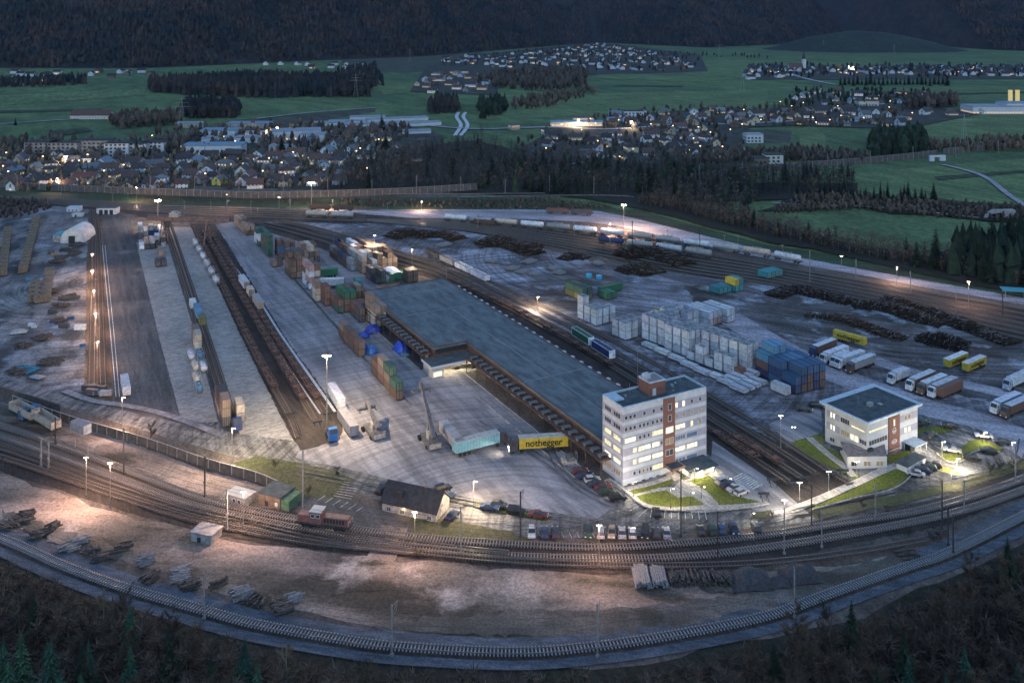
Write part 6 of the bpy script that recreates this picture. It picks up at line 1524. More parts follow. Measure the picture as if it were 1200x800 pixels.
for i, (x, y, t) in enumerate([(17,215,208),(67,224,211),(132,238,229),(150,240,229),(160,238,222),(216,248,238),(247,250,239),(266,250,230),(294,252,238),(327,247,234),(390,246,237),(454,250,240),(494,249,238),(518,253,245),(583,255,250),(302,253,246),(340,254,236)]): lamp((x,y), t, 1 if i in (1,9) else 0, 1500 if i in (1,4,7,10,12) else 0, 'small pale mast along the far main line', 2, ORG, 'masts along the far main line')

def catenary(h, arm, pole):
    pr = Proto('catenary_mast'); m = MB(); m.box(-.14,-.14,0,.14,.14,h); m.box(-.3,-.3,0,.3,.3,.4); pr.part('pole', m, pole)
    m = MB()
    if arm: m.cyl((0,0,h-.5),(arm,0,h-.9),.05); m.cyl((0,0,h-2.2),(arm,0,h-.9),.05); m.cyl((0,0,h-2.4),(arm*.8,0,h-2.5),.04); m.cyl((arm*.8,0,h-2.5),(arm,0,h-.9),.03)
    m.box(-.5,-.1,h*.35,-.14,.1,h*.35+.5); pr.part('bracket', m, pole); return pr
CM = {}
def cat(base, top, pole, side=1, label='', grp='catenary masts'):
    p = G(*base); h = round((H - (top-YH)*p.y/F)*2)/2; k = (h, pole.name, side)
    if k not in CM: CM[k] = catenary(h, 2.8*side, pole)
    place(CM[k], p+Vector((0,0,LZ[0]-.02)), R(75), label, 'catenary mast', grp)
for b, t, pl, s, lb in [((239,733),680,M_polep,1,'thin pale mast beside the outer curve, left of three'),((459,776),716,M_polep,1,'thin pale mast at the lowest part of the outer curve'),((700,778),714,M_polep,1,'thin dark mast at the bottom of the outer curve'),((931,731),674,M_polep,1,'pale mast beside the outer curve near the gravel heaps'),
    ((145,562),508,M_poled,1,'dark mast with signal boxes before the long barrier'),((240,588),541,M_poled,1,'dark mast with brackets left of the pale hut'),((355,607),534,M_polep,1,'thick pale mast right of the green-ended hut'),((65,526),495,M_poled,1,'short dark mast between barrier and left tracks'),((266,627),580,M_polep,-1,'mast beside the small grey hut'),
    ((610,636),582,M_poled,1,'dark mast on the road edge above the curved tracks'),((841,662),606,M_poled,-1,'dark mast at the curved tracks right of the tower'),((963,648),607,M_polep,1,'pale mast between curved tracks below the stub sidings'),((951,622),575,M_poled,1,'thick dark mast at the road edge below the stub sidings'),((919,656),600,M_polep,1,'thin mast beside the curved tracks below the plaza'),
    ((1104,632),568,M_poled,1,'tallest dark mast of the cluster at the curve end'),((1111,645),600,M_poled,1,'dark mast beside the outer track, left of two'),((1117,655),610,M_poled,-1,'dark mast beside the outer track, right of two'),((1130,605),568,M_polep,1,'pale mast right of the car park'),((798,635),560,M_poled,1,'tall thin dark mast in front of the plaza'),((540,655),600,M_polep,1,'thin pale mast right of the level crossing'),
    ((48,552),518,M_polep,1,'pale mast among the left tracks'),((57,554),524,M_polep,-1,'second pale mast among the left tracks'),((3,556),540,M_poled,1,'dark mast at the left edge'),((1190,570),530,M_polep,1,'pale mast where the tracks leave at right'),((1026,612),575,M_polep,1,'pale mast between small office and curved tracks'),
    ((949,334),298,M_polep,1,'mast by the end of the tank train'),((1003,330),307,M_polep,-1,'mast past the end of the tank train'),((1067,347),321,M_polep,1,'mast in the middle of the track field'),((560,270),255,M_polep,1,'mast by the far tank wagons'),((820,300),270,M_poled,1,'dark mast in the tank train'),((741,295),262,M_poled,1,'mast between the tank trains'),((1175,372),345,M_poled,1,'mast before the teal roof'),
    ((340,253),235,M_polep,-1,'mast right of the far floodlight'),((266,251),236,M_polep,1,'mast left of the far floodlight')]:
    cat(b, t, pl, s, lb)
for i in range(14):
    x = 20 + i*52; cat((x, 226+ (3 if i % 2 else 0)), 208 + (i % 3)*2, M_polep, 1 if i % 2 else -1, 'small mast along the far barrier', 'masts along the far barrier')
for i in range(8): cat((820+i*50, 214-i*4.6), 196-i*4.4, M_polep, 1, 'thin mast along the far railway bank', 'masts along the far railway bank')

# overhead wires on the curved tracks
M_wire = pm('copper_wire', (.05,.045,.04), .6)
for nm_, T_ in (('outer curve', T1), ('upper curved track', TA), ('middle curved track', TB)):
    L = wline(T_, 6); m = MB()
    for p, q in zip(L, L[1:]):
        m.cyl((p.x,p.y,5.6),(q.x,q.y,5.6),.035,n=3,caps=False)
    S_ = L[::8]
    for p, q in zip(S_, S_[1:]):
        pr_ = None
        for k in range(9):
            t = k/8; v = p.lerp(q, t); v.z = 6.9 - 1.0*4*t*(1-t)
            if pr_ is not None: m.cyl(pr_, v, .035, n=3, caps=False)
            if 0 < k < 8: m.cyl((v.x,v.y,5.6), v, .012, n=3, caps=False)
            pr_ = v
    tag(m.build('overhead_wire', M_wire), 'thin overhead contact wire above the ' + nm_, 'overhead wire')
# ------------------------------------------------------------------ trees
def conifer(h, seed, nb=26, dens=1.0):
    rs = random.Random(seed); pr = Proto('spruce_tree')
    m = MB(); m.cyl((0,0,0),(0,0,h*.97),h*.016,.02,6); pr.part('trunk', m, M_bark)
    m = MB(); R0 = h*rs.uniform(.17,.22)
    lv = int(nb*dens)
    for i in range(lv):
        t = i/(lv-1); z = h*(.08+.9*t); r = R0*(1-t)**.85*rs.uniform(.8,1.15)+.12
        nbch = max(4, int(11*(1-t)+4))
        for k in range(nbch):
            a = 6.283*k/nbch + i*1.7 + rs.uniform(-.3,.3); rr = r*rs.uniform(.65,1.2); dr = -rr*rs.uniform(.15,.5)
            ca, sa = cos(a), sin(a); w_ = rr*rs.uniform(.16,.3)+.05
            n = 3
            for q in range(n):                # ragged sprays along the branch
                s0, s1 = rr*(q/n), rr*((q+1.15)/n); ww = w_*(1.15-q*.3)
                c0 = Vector((ca*s0, sa*s0, z+dr*(q/n)**1.3)); c1 = Vector((ca*s1, sa*s1, z+dr*((q+1)/n)**1.3-.05)); pv = Vector((-sa,ca,0))*ww
                m.add([c0-pv*.4, c1-pv+Vector((0,0,rs.uniform(-.25,.05)*ww*2)), c1+Vector((ca,sa,0))*ww*.7, c1+pv+Vector((0,0,rs.uniform(-.25,.05)*ww*2)), c0+pv*.4], [(0,1,2,3,4)])
    pr.part('crown', m, M_spruce); return pr
def bare(h, seed, mat=None, bark=None, tw=520, wide=.3, name='bare_tree', tsz=1.0):
    rs = random.Random(seed); pr = Proto(name); m = MB(); tips = []
    lean = Vector((rs.uniform(-.06,.06), rs.uniform(-.06,.06), 1))
    m.cyl((0,0,0), lean*h*.55, h*.014+.03, h*.008+.02, 6)
    m.cyl(lean*h*.55, lean*h*.92, h*.008+.02, .02, 5)
    for i in range(13):
        t = rs.uniform(.22,.85); p = lean*h*t; a = rs.uniform(0,6.28); L_ = h*wide*rs.uniform(.6,1.1)*(1.15-t*.6); el = rs.uniform(.5,1.1)
        d = Vector((cos(a)*cos(el), sin(a)*cos(el), sin(el))); e = p + d*L_; m.cyl(p, e, .03+h*.004, .015, 4, caps=False)
        for j in range(3):
            q = p + d*L_*rs.uniform(.3,.9); d2 = (d + Vector((rs.uniform(-.7,.7),rs.uniform(-.7,.7),rs.uniform(0,.6)))).normalized(); e2 = q + d2*L_*rs.uniform(.35,.7)
            m.cyl(q, e2, .03, .012, 3, caps=False); tips += [(q,e2)]
        tips.append((p.lerp(e,.4), e))
    tips.append((lean*h*.6, lean*h))
    pr.part('trunk', m, bark or M_bark); m = MB()
    for _ in range(tw):
        a, b = rs.choice(tips); p = a.lerp(b, rs.uniform(.2,1.05)); d = Vector((rs.gauss(0,.8),rs.gauss(0,.8),rs.gauss(.7,.5))).normalized()
        l_ = rs.uniform(.4,1.1)*h*.07*tsz; s = d.orthogonal().normalized()*rs.uniform(.02,.05)*tsz*(h/12)
        m.add([p-s, p+s, p+d*l_+s*.3], [(0,1,2)])
        d2 = (d + Vector((rs.uniform(-.8,.8),rs.uniform(-.8,.8),rs.uniform(-.3,.5)))).normalized(); q = p+d*l_*.5
        m.add([q-s*.7, q+s*.7, q+d2*l_*.7], [(0,1,2)])
    pr.part('crown', m, mat or M_twig); return pr
M_green2 = leafm('young_pine_needles', (.022,.055,.042), (.034,.08,.055))
CN_ = [conifer(14,1), conifer(17,2), conifer(11,3)]
CNN = [conifer(12,11,34,1.1), conifer(15,12,38,1.1)]
def recolor(pr, mat, name):
    q = Proto(name)
    for k in pr.kids[pr.root]:
        c = k.copy()
        if k.name.startswith('crown'): c.data = k.data.copy(); c.data.materials[0] = mat
        q.kids[q.root].append(c); q.kids[c] = []
    return q
PINE = [recolor(p, M_green2, 'young_pine') for p in CNN]
BR = [bare(12,21,mat=M_twigm), bare(14,22,mat=M_twigm), bare(10,23,mat=M_twigm), bare(15,24,wide=.24,mat=M_twigm)]
BRN = [bare(11,31,tw=2200,tsz=.8), bare(13,32,tw=2600,tsz=.75), bare(9,33,tw=1900,wide=.36,tsz=.8), bare(12,34,tw=2200,tsz=.8)]
BRP = [bare(13,41,mat=M_pale,bark=M_barkp,name='birch_tree'), bare(11,42,mat=M_pale,bark=M_barkp,name='birch_tree')]
BUSH = [bare(3.2,51,tw=420,wide=.6,name='bush',tsz=2.2), bare(2.6,52,tw=420,wide=.7,name='bush',mat=M_pale,tsz=2.4)]
TREE_N = {'c': 0, 'b': 0}; TREES_XY = []
rsT = random.Random(77)
def grove(poly, n, mind, kinds, where_, sc=(.8,1.2), grp=None):
    for x, y in scatter(poly, n, mind, rsT):
        k = rsT.choice(kinds); s = rsT.uniform(*sc)
        pr = {'c': CN_, 'C': CNN, 'P': PINE, 'b': BR, 'B': BRN, 'p': BRP, 'u': BUSH}[k]
        pr = rsT.choice(pr); nm = {'c': 'dark spruce', 'C': 'dark spruce', 'P': 'blue-green young pine', 'b': 'bare brown tree', 'B': 'bare dark tree', 'p': 'pale bare birch', 'u': 'low bare bush'}[k]
        if k in 'cC':
            if TREE_N['c'] >= 290: continue
            TREE_N['c'] += 1
        elif k in 'bB':
            if TREE_N['b'] >= 300: continue
            TREE_N['b'] += 1
        place(pr, (x,y,0), rsT.uniform(0,6.28), nm+' '+where_, 'bush' if k == 'u' else 'tree', grp or 'trees '+where_, None, s, s*rsT.uniform(.9,1.15))
# the wood along the bottom edge
grove([(-60,720),(60,735),(130,745),(180,770),(240,800),(330,835),(330,900),(-60,900)], 34, 5.5, 'BBCPPB', 'in the bottom left corner of the wood', (.75,1.05))
grove([(-40,690),(0,700),(100,742),(200,775),(300,815),(400,832),(520,845),(560,900),(-40,900)], 75, 4.6, 'BBBBp', 'along the lower left edge below the outer track', (.5,.85))
grove([(400,838),(520,850),(700,852),(860,838),(900,900),(400,900)], 60, 4.2, 'BBBBpB', 'at the middle of the bottom edge', (.42,.62))
grove([(860,830),(960,800),(1040,770),(1120,735),(1200,690),(1290,640),(1290,900),(860,900)], 120, 4.6, 'BBBBCB', 'in the lower right wood', (.75,1.15))
grove([(1010,860),(1200,800),(1290,760),(1290,900),(1010,900)], 16, 7, 'PC', 'in the bottom right corner', (.7,1.0))
for i, (x,y,s) in enumerate([(25,840,1.25),(60,870,1.2),(95,880,1.1),(10,900,1.2),(108,835,.85)]): place(PINE[i%2], (*G(x,y).xy,0), i, 'large blue-green young pine at the bottom left corner', 'tree', 'pines at the bottom left corner', None, s)
# undergrowth of the wood (uncountable twigs)
def brush(label, poly, n, h, mat, sp=1.0):
    m = MB(); rs = random.Random(label)
    W_ = [G(*p) for p in poly]; q = [(p.x,p.y) for p in W_]; x0,x1 = min(a for a,_ in q), max(a for a,_ in q); y0,y1 = min(b for _,b in q), max(b for _,b in q); c = 0
    while c < n:
        x, y = rs.uniform(x0,x1), rs.uniform(y0,y1)
        if not inpoly(x,y,q): continue
        c += 1; a = rs.uniform(0,6.28); hh = h*rs.uniform(.4,1.2); dx, dy = rs.gauss(0,.35)*hh*sp, rs.gauss(0,.35)*hh*sp; w_ = rs.uniform(.02,.07)*hh
        m.add([(x-w_*cos(a),y-w_*sin(a),0),(x+w_*cos(a),y+w_*sin(a),0),(x+dx,y+dy,hh)], [(0,1,2)])
    return tag(m.build('undergrowth', mat), label, 'undergrowth', kind='stuff')
brush('tangled dark undergrowth along the lower wood', [(-60,650),(0,670),(100,705),(200,735),(300,770),(400,790),(500,800),(600,804),(700,801),(800,790),(900,768),(1000,738),(1100,698),(1230,632),(1300,900),(-60,900)], 70000, 1.2, M_twig)
twigwood('bare trees packed between the larger ones along the bottom', [(-60,700),(60,735),(200,778),(300,815),(400,836),(520,850),(700,854),(860,838),(960,805),(1040,772),(1120,738),(1200,695),(1300,640),(1300,900),(-60,900)], 900, 2.6, (4,8), M_twig, tw=190, tk=.42)
twigwood('saplings at the foot of the outer track', [(-60,665),(0,678),(100,714),(200,745),(300,782),(400,802),(500,812),(600,816),(700,813),(800,800),(900,778),(1000,750),(1100,710),(1230,645),(1250,700),(1040,790),(860,850),(520,860),(300,830),(60,745),(-60,720)], 700, 2.2, (2,4.5), M_twig, tw=110, tk=.42)
brush('dry weeds along the gravel lot', [(0,600),(100,640),(200,672),(300,706),(400,728),(600,750),(800,735),(1000,688),(1100,645),(1080,640),(900,700),(700,735),(500,732),(300,690),(100,625),(0,588)], 5000, .7, M_pale)
M_brushd = leafm('lot_weeds', (.05,.042,.03), (.09,.075,.05))
for i_, p_ in enumerate([[(330,648),(370,652),(430,662),(440,672),(390,674),(340,664)], [(0,602),(60,620),(110,640),(150,652),(140,662),(90,648),(0,617)], [(190,615),(230,624),(262,634),(255,645),(215,640),(185,626)], [(500,735),(700,730),(900,700),(1000,680),(1000,690),(900,718),(700,751),(500,747)]]):
    brush(['dark weeds below the middle tracks left of the crossing','dark weeds along the left end of the gravel lot','weeds round the small concrete hut','low brush along the lower right of the gravel lot'][i_], p_, 2200, .6, M_brushd)
M_brushd = leafm('bank_brush', (.05,.045,.03), (.075,.06,.04))
brush('brown brush covering the bank between the barrier and the far tracks', [(100,236),(230,240),(400,243),(640,246),(700,247),(745,254),(700,238),(640,235),(400,236),(150,231)], 9000, 2.2, M_brushd)
# trees behind the yard
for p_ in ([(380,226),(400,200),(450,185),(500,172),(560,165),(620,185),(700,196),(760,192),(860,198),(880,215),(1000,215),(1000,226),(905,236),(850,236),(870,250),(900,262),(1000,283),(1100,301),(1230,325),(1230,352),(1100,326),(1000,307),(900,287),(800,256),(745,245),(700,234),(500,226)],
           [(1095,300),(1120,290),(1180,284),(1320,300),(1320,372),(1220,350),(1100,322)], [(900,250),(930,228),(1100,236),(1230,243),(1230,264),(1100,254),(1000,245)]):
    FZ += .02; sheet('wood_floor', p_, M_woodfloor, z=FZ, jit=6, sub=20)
twigwood('dense bare grey-brown wood behind the far barrier', [(385,224),(500,225),(740,229),(870,255),(890,235),(860,205),(800,195),(740,195),(640,192),(580,172),(500,176),(440,190),(390,208)], 800, 4.8, (8,15), M_twigm)
twigwood('dark dense wood between the track field and the meadow', [(745,240),(800,250),(900,278),(1000,299),(1100,318),(1230,345),(1230,330),(1100,304),(1000,286),(900,264),(820,236),(760,234)], 600, 3.4, (5,10), M_twigm)
twigwood('dark mixed wood on the bank below the far railway', [(860,232),(1000,226),(1000,208),(880,204),(850,215)], 260, 4.5, (7,12), M_far)
wood('young spruces mixed through the wood behind the barrier', [(560,226),(740,229),(870,250),(885,225),(830,200),(640,196),(560,200)], 70, 9, (9,16), M_spruce, 0)
wood('dark spruces filling the clump at the right edge', [(1110,322),(1240,345),(1300,345),(1300,295),(1190,290),(1125,298)], 130, 5, (13,20), M_spruce, 0)
grove([(385,224),(700,229),(700,200),(600,180),(560,170),(500,178),(450,190),(385,205)], 150, 6, 'bbbbc', 'in the wood behind the far barrier', (.8,1.15))
grove([(590,228),(740,229),(800,236),(880,260),(890,235),(860,205),(800,195),(700,200),(600,195)], 165, 5.5, 'bbbcc', 'in the dark wood right of the far barrier', (.8,1.2))
grove([(740,234),(800,247),(870,268),(1000,300),(1100,320),(1220,345),(1220,330),(1100,306),(1000,288),(900,266),(820,236)], 115, 4.5, 'bbbcu', 'in the belt between track field and meadow', (.5,.95))
grove([(1105,322),(1150,332),(1230,350),(1300,365),(1300,300),(1180,290),(1120,296)], 46, 5.5, 'ccccb', 'in the tall clump at the right edge', (1.0,1.4))
grove([(1085,316),(1100,318),(1104,310),(1090,307)], 2, 4, 'c', 'standing just left of the tall clump', (1.1,1.2))
grove([(930,232),(1095,240),(1095,236),(930,226)], 30, 5, 'c', 'in the row along the brush bank', (.55,.85))
grove([(870,215),(1000,215),(1000,200),(880,205)], 22, 6, 'bc', 'below the far railway bank', (.7,1.0))
grove([(880,176),(975,172),(1000,176),(1000,184),(880,186)], 18, 7, 'b', 'round the lone white villa', (.7,.9))
for i, (x,y,k,s) in enumerate([(952,241,3,1.35),(920,208,0,1.1),(198,186,0,1.5),(160,184,1,1.1),(168,184,0,1.0),(176,186,2,1.1),(330,178,1,1.0),(340,179,0,1.1),(350,178,1,.95),(362,178,2,1.2),(372,179,2,1.1),(447,152,1,1.1),(442,178,0,1.2),(452,176,1,1.1),(715,141,1,.9),(730,139,2,.8),(950,140,0,.8),(564,160,3,.8),(18,147,2,.9),(840,155,1,.8),(640,172,2,.8),(240,188,0,.9)]):
    pr = CN_[k] if k < 3 else BR[1]; place(pr, (*G(x,y).xy,0), i, ('lone dark spruce among the far houses' if k < 3 else 'tall bare tree standing alone beyond the yard'), 'tree', 'lone trees among the far houses', None, s)
grove([(-20,256),(0,252),(50,246),(56,240),(0,236),(-20,240)], 22, 4, 'bu', 'in the green thicket left of the white store', (.4,.6))
for i, (x,y,s) in enumerate([(177,516,1.4),(322,553,1.0),(15,560,.7),(29,488,1.0),(52,500,.8),(960,612,.8),(1010,598,.8),(1160,560,1.3),(1172,556,1.0),(1065,635,1.0),(700,655,.0),(362,583,.9),(395,560,.8),(488,659,1.0),(1040,606,.7),(905,612,.8),(1188,552,1.0)]):
    if s: place(BUSH[i%2], G(x,y), i, 'bare bush beside the road and tracks', 'bush', 'bushes beside the road and tracks', None, s)

# ------------------------------------------------------------------ houses of the towns
HW = {'white': (.62,.64,.67), 'cream': (.52,.46,.34), 'grey': (.30,.31,.33), 'pale blue': (.45,.55,.62), 'yellow': (.50,.45,.12), 'beige': (.42,.36,.28), 'brown wood': (.14,.09,.06)}
HR = {'dark': (.035,.033,.035), 'brown': (.065,.042,.036), 'red-brown': (.10,.05,.042), 'grey': (.10,.11,.12), 'blue-grey': (.12,.17,.21)}
HW = {k: tuple(x*.98 for x in v) for k, v in HW.items()}
M_hw = boxmat('house_render'); M_hr = boxmat('house_roof')
M_hlit = em('lit_house_window', (1,.62,.28), .06, (.2,.15,.1)); M_siloglow = em('silo_wall_glow', (1,.8,.3), .03, (.2,.15,.1))
def houseproto(L_, W_, he, hr, lit, hip=False):
    pr = Proto('house'); m = MB(); a, b = L_/2, W_/2
    if hip: m.box(-a,-b,0,a,b,he)
    else: m.prof([(-b,0),(b,0),(b,he),(0,hr),(-b,he)], -a, a); m.v = [(y,x,z) for x,y,z in m.v]; m.f = [tuple(reversed(f)) for f in m.f]
    w_ = pr.part('wall', m, M_hw)
    m = MB(); o = .7; k = (hr-he)/b; t = .22
    if hip:
        c = [(-a-o,-b-o,he),(a+o,-b-o,he),(a+o,b+o,he),(-a-o,b+o,he),(-a+b,0,hr),(a-b,0,hr)]
        m.add(c, [(0,1,5,4),(1,2,5),(2,3,4,5),(3,0,4),(3,2,1,0)])
    else:
        for s in (-1,1):
            A = [(-a-o,s*(b+o),he-o*k+.04),(a+o,s*(b+o),he-o*k+.04),(a+o,0,hr+.04),(-a-o,0,hr+.04)]; B = [(x,y,z+t) for x,y,z in A]
            fs = [(0,3,2,1),(4,5,6,7),(0,1,5,4),(1,2,6,5),(2,3,7,6),(3,0,4,7)]
            m.add(A+B, fs if s < 0 else [tuple(reversed(f)) for f in fs])
    rf = pr.part('roof', m, M_hr)
    m = MB(); m.cbox(a*.3,b*.25,hr-1.2,.6,.6,1.8); pr.part('chimney', m, M_hr, rf)
    n = max(2, int(L_/3)); fl = 2 if he > 4 else 1
    for q in range(fl):
        m = MB()
        for i in range(n):
            x = -a+(i+.5)*L_/n
            for s in (-1,1): m.cbox(x, s*(b+.02), 1.0+q*2.7, 1.1, .06, 1.2)
        for s in (-1,1): m.cbox(s*(a+.02), 0, 1.0+q*2.7, .06, 1.6, 1.3)
        pr.part('window', m, M_hlit if (lit and q == lit-1) else M_glass, w_)
    if not hip:
        m = MB(); [m.cbox(s*(a+.02), 0, he+.1, .06, 1.2, 1.0) for s in (-1,1)]; pr.part('window', m, M_glass, w_)
        m = MB(); m.box(a+.01,-b*.8,3.5,a+1.1,b*.8,3.65); m.box(a+1.05,-b*.8,3.65,a+1.1,b*.8,4.4); pr.part('balcony', m, M_wood, w_)
    return pr
HP = [houseproto(11,9,5.4,9.2,0), houseproto(13,9.5,5.2,9.0,1), houseproto(10,8.5,4.0,7.6,0), houseproto(12,10,5.6,8.6,2,True), houseproto(10,9,5.2,8.8,0), houseproto(16,10,5.5,8.6,1), houseproto(14,8,3.2,5.6,0)]
HN = [0]; rsH = random.Random(99); HXY = []
def onehouse(x, y, rz, where_, pr=None, wc=None, rc=None, sc=1.0, grp=None, z=0):
    if HN[0] >= 300: return
    HN[0] += 1
    pr = pr or rsH.choice(HP); wc = wc or rsH.choice(['white']*7+['cream','cream','grey','pale blue','beige','brown wood','yellow' if rsH.random() < .4 else 'white']); rc = rc or rsH.choice(['dark']*4+['brown']*3+['red-brown','grey','blue-grey'])
    place(pr, (x,y,z), rz, '%s house with %s roof %s' % (wc, rc, where_), 'house', grp or 'houses '+where_, {'wall': vary(HW[wc]), 'roof': vary(HR[rc]), 'chimney': (.2,.12,.1)}, sc)
def town(poly, n, mind, where_, sc=(.85,1.1)):
    sc = (sc[0]*.88, sc[1]*.92)
    base = rsH.uniform(-.3,.3)
    for x, y in scatter(poly, n, mind, rsH):
        onehouse(x, y, base + rsH.choice((0, pi/2)) + rsH.gauss(0,.25), where_, sc=rsH.uniform(*sc)); HXY.append((x,y))
town([(0,224),(120,221),(300,222),(400,219),(415,205),(400,190),(300,186),(200,188),(100,190),(0,200)], 88, 15, 'in the near rows of the left town', (.85,1.1))
town([(0,198),(40,190),(120,190),(120,180),(60,176),(0,182)], 12, 17, 'at the left end of the town')
town([(400,190),(480,196),(500,178),(440,160),(380,150),(330,155),(300,185)], 26, 18, 'in the right part of the left town')
town([(680,196),(780,192),(880,192),(870,176),(800,158),(740,158),(690,166)], 30, 17, 'in the near village right of the wood')
town([(600,150),(620,172),(690,175),(680,150)], 6, 20, 'on the road behind the wood')
town([(680,146),(790,160),(830,165),(870,152),(850,130),(800,130),(740,132)], 30, 20, 'in the hillside hamlet', (.9,1.15))
town([(870,148),(930,146),(1000,150),(1060,152),(1060,138),(1000,128),(880,134),(860,140)], 34, 22, 'in the right-hand village', (.9,1.2))
town([(930,126),(1080,122),(1090,112),(980,106),(930,112)], 22, 26, 'in the second far village', (.9,1.2))
town([(1060,140),(1150,136),(1200,134),(1200,130),(1060,132)], 7, 22, 'before the bright factory')
town([(480,106),(520,112),(580,108),(582,92),(530,84),(490,92)], 34, 22, 'in the hamlet below the far village', (1,1.3))
def farhouses(label, poly, n, mind, lit=.25):
    m = MB(); rs = random.Random(label)
    for x, y in scatter(poly, n, mind, rs):
        a = rs.choice((0,pi/2))+rs.gauss(0,.2); L_, W_ = rs.uniform(11,18), rs.uniform(9,12); m.T = Matrix.Translation((x,y,0)) @ Matrix.Rotation(a,4,'Z')
        mi = 0 if rs.random() < .8 else 3
        m.prof([(-W_/2,0),(W_/2,0),(W_/2,5.5),(0,9),(-W_/2,5.5)], -L_/2, L_/2, mi)
        for s in (-1,1):
            A = [(s*(W_/2+.8),-L_/2-.8,5.1),(s*(W_/2+.8),L_/2+.8,5.1),(0,L_/2+.8,9.2),(0,-L_/2-.8,9.2)]; m.add(A+[(p[0],p[1],p[2]+.3) for p in A], [(0,1,2,3),(4,5,6,7),(0,1,5,4),(0,3,7,4),(1,2,6,5)], 1)
        if rs.random() < lit: m.cbox(0,-L_/2-.1,1,W_*.5,.1,1.8,2); m.cbox(-W_/2-.1,0,1,.1,L_*.4,1.6,2)
    m.T = None
    return tag(m.build('distant_houses', [M_white, M_slate, M_hlit, M_brownh]), label, 'houses', kind='stuff')
M_brownh = pm('far_brown_wall', (.16,.12,.10), .9)
farhouses('pale dots of the large far village below the mountain', [(530,74),(600,82),(700,82),(800,84),(820,76),(780,66),(740,57),(700,52),(640,60),(560,68)], 170, 24)
farhouses('far village left part among the fields', [(505,72),(600,80),(600,68),(530,66)], 30, 26); farhouses('row of far houses below the right mountain', [(880,84),(1000,88),(1200,90),(1200,80),(1060,80),(960,82),(880,78)], 110, 24)
farhouses('far hamlet at the right before the mountain', [(860,96),(930,90),(930,80),(880,80)], 22, 24); farhouses('scattered far houses at the left horizon', [(0,100),(130,92),(200,90),(200,84),(0,86)], 22, 28)
farhouses('sprinkle of far houses between left wood and mountain', [(300,80),(440,82),(440,76),(300,76)], 10, 30, .1)
# town trees between the houses
def towntrees(label, poly, n, mind, hh, mat): wood(label, poly, n, mind, hh, mat, .8, 'garden_trees')
towntrees('garden trees and hedges between the left town houses', [(0,226),(400,222),(480,200),(500,178),(400,165),(300,178),(200,172),(100,180),(0,186)], 700, 5, (4,9), M_twigm)
towntrees('taller trees between the apartment blocks and works halls', [(0,190),(0,168),(60,165),(130,172),(200,155),(300,150),(400,150),(480,150),(480,165),(300,178),(200,186)], 330, 7, (7,13), M_twigm)
towntrees('garden trees of the near village', [(600,180),(690,200),(880,195),(870,165),(740,155),(600,165)], 160, 7, (4,10), M_twig)
towntrees('garden trees of the hillside hamlet', [(680,150),(830,165),(870,150),(1060,152),(1060,126),(800,128),(700,134)], 220, 8, (5,11), M_twig)
towntrees('trees between the far village houses', [(500,76),(700,86),(820,84),(820,70),(700,52),(560,66)], 260, 14, (8,14), M_far)
towntrees('trees of the far right villages', [(880,92),(1200,92),(1200,78),(880,78)], 200, 14, (8,14), M_far)
towntrees('trees of the second far village', [(920,128),(1090,124),(1090,108),(930,108)], 120, 10, (6,13), M_spruce)
# larger buildings of the town
def bigbox(px, rz, L_, W_, h, wall, roofm, label, cat, wins=0, lit=0, nm='commercial_building', rt=.5):
    r = empty(nm, (*G(*px).xy,0), R(rz)); tag(r, label, cat)
    m = MB(); m.box(0,0,0,L_,W_,h); m.build('wall', wall, r); m = MB(); m.box(-.4,-.4,h,L_+.4,W_+.4,h+rt); m.build('roof', roofm, r)
    for f in range(wins):
        m = MB(); n = int(L_/4)
        for i in range(n): m.box(1+i*(L_-2)/n, -.06, 1.1+f*2.9, 1+i*(L_-2)/n+2, 0, 2.7+f*2.9)
        for i in range(int(W_/4)): m.box(-.06, 1+i*4, 1.1+f*2.9, 0, 3+i*4, 2.7+f*2.9)
        m.build('window_row', M_hlit if f < lit else M_glass, r)
    return r
M_brof = pm('blue_sheet_roof', (.16,.24,.32), .6, var=.2, scale=.3); M_wroof = pm('pale_sheet_roof', (.24,.27,.31), .6, var=.2, scale=.3)
for i, (x,y,rz,L_,h) in enumerate([(28,184,4,26,12),(55,184,-3,26,12),(86,183,2,32,13),(122,185,3,20,12),(140,184,0,22,11),(165,182,-4,20,11)]): bigbox((x,y),rz,L_,12,h,M_conc2 if i < 3 else M_white,M_slate,'grey apartment block at the upper left of the town','apartment block',4,0,'apartment_block')
bigbox((72,193),2,32,12,5,M_white,M_slate,'long low building with a glowing yellow front in the left town','shop',1,1)
bigbox((212,184),4,50,22,9,M_white,M_brof,'large two-storey works hall with lit lower windows in the town','works hall',2,1); bigbox((234,163),2,34,22,8,M_white,M_brof,'blue-roofed hall behind the works hall','hall'); bigbox((236,170),10,60,16,6,M_white,M_wroof,'long pale sheet-roofed shed in the town','shed')
bigbox((318,166),14,46,24,9,M_white,M_wroof,'pale hall with slanting sheet roof and a lit yard','hall',1,1); bigbox((280,160),0,26,12,6,M_white,M_slate,'dark flat building with a glowing sign band','shop',1,1); bigbox((265,154),0,44,18,8,M_conc2,M_brof,'blue-grey hall at the town edge by the fields','hall')
bigbox((315,178),2,30,10,5,M_cream,M_wroof,'pale low shed beside the town playing field','shed'); bigbox((352,168),4,22,16,8,M_white,M_wroof,'pale hall right of the slanting roof','hall'); bigbox((205,150),0,30,12,5,M_conc2,M_wroof,'low pale shed at the upper edge of the town','shed')
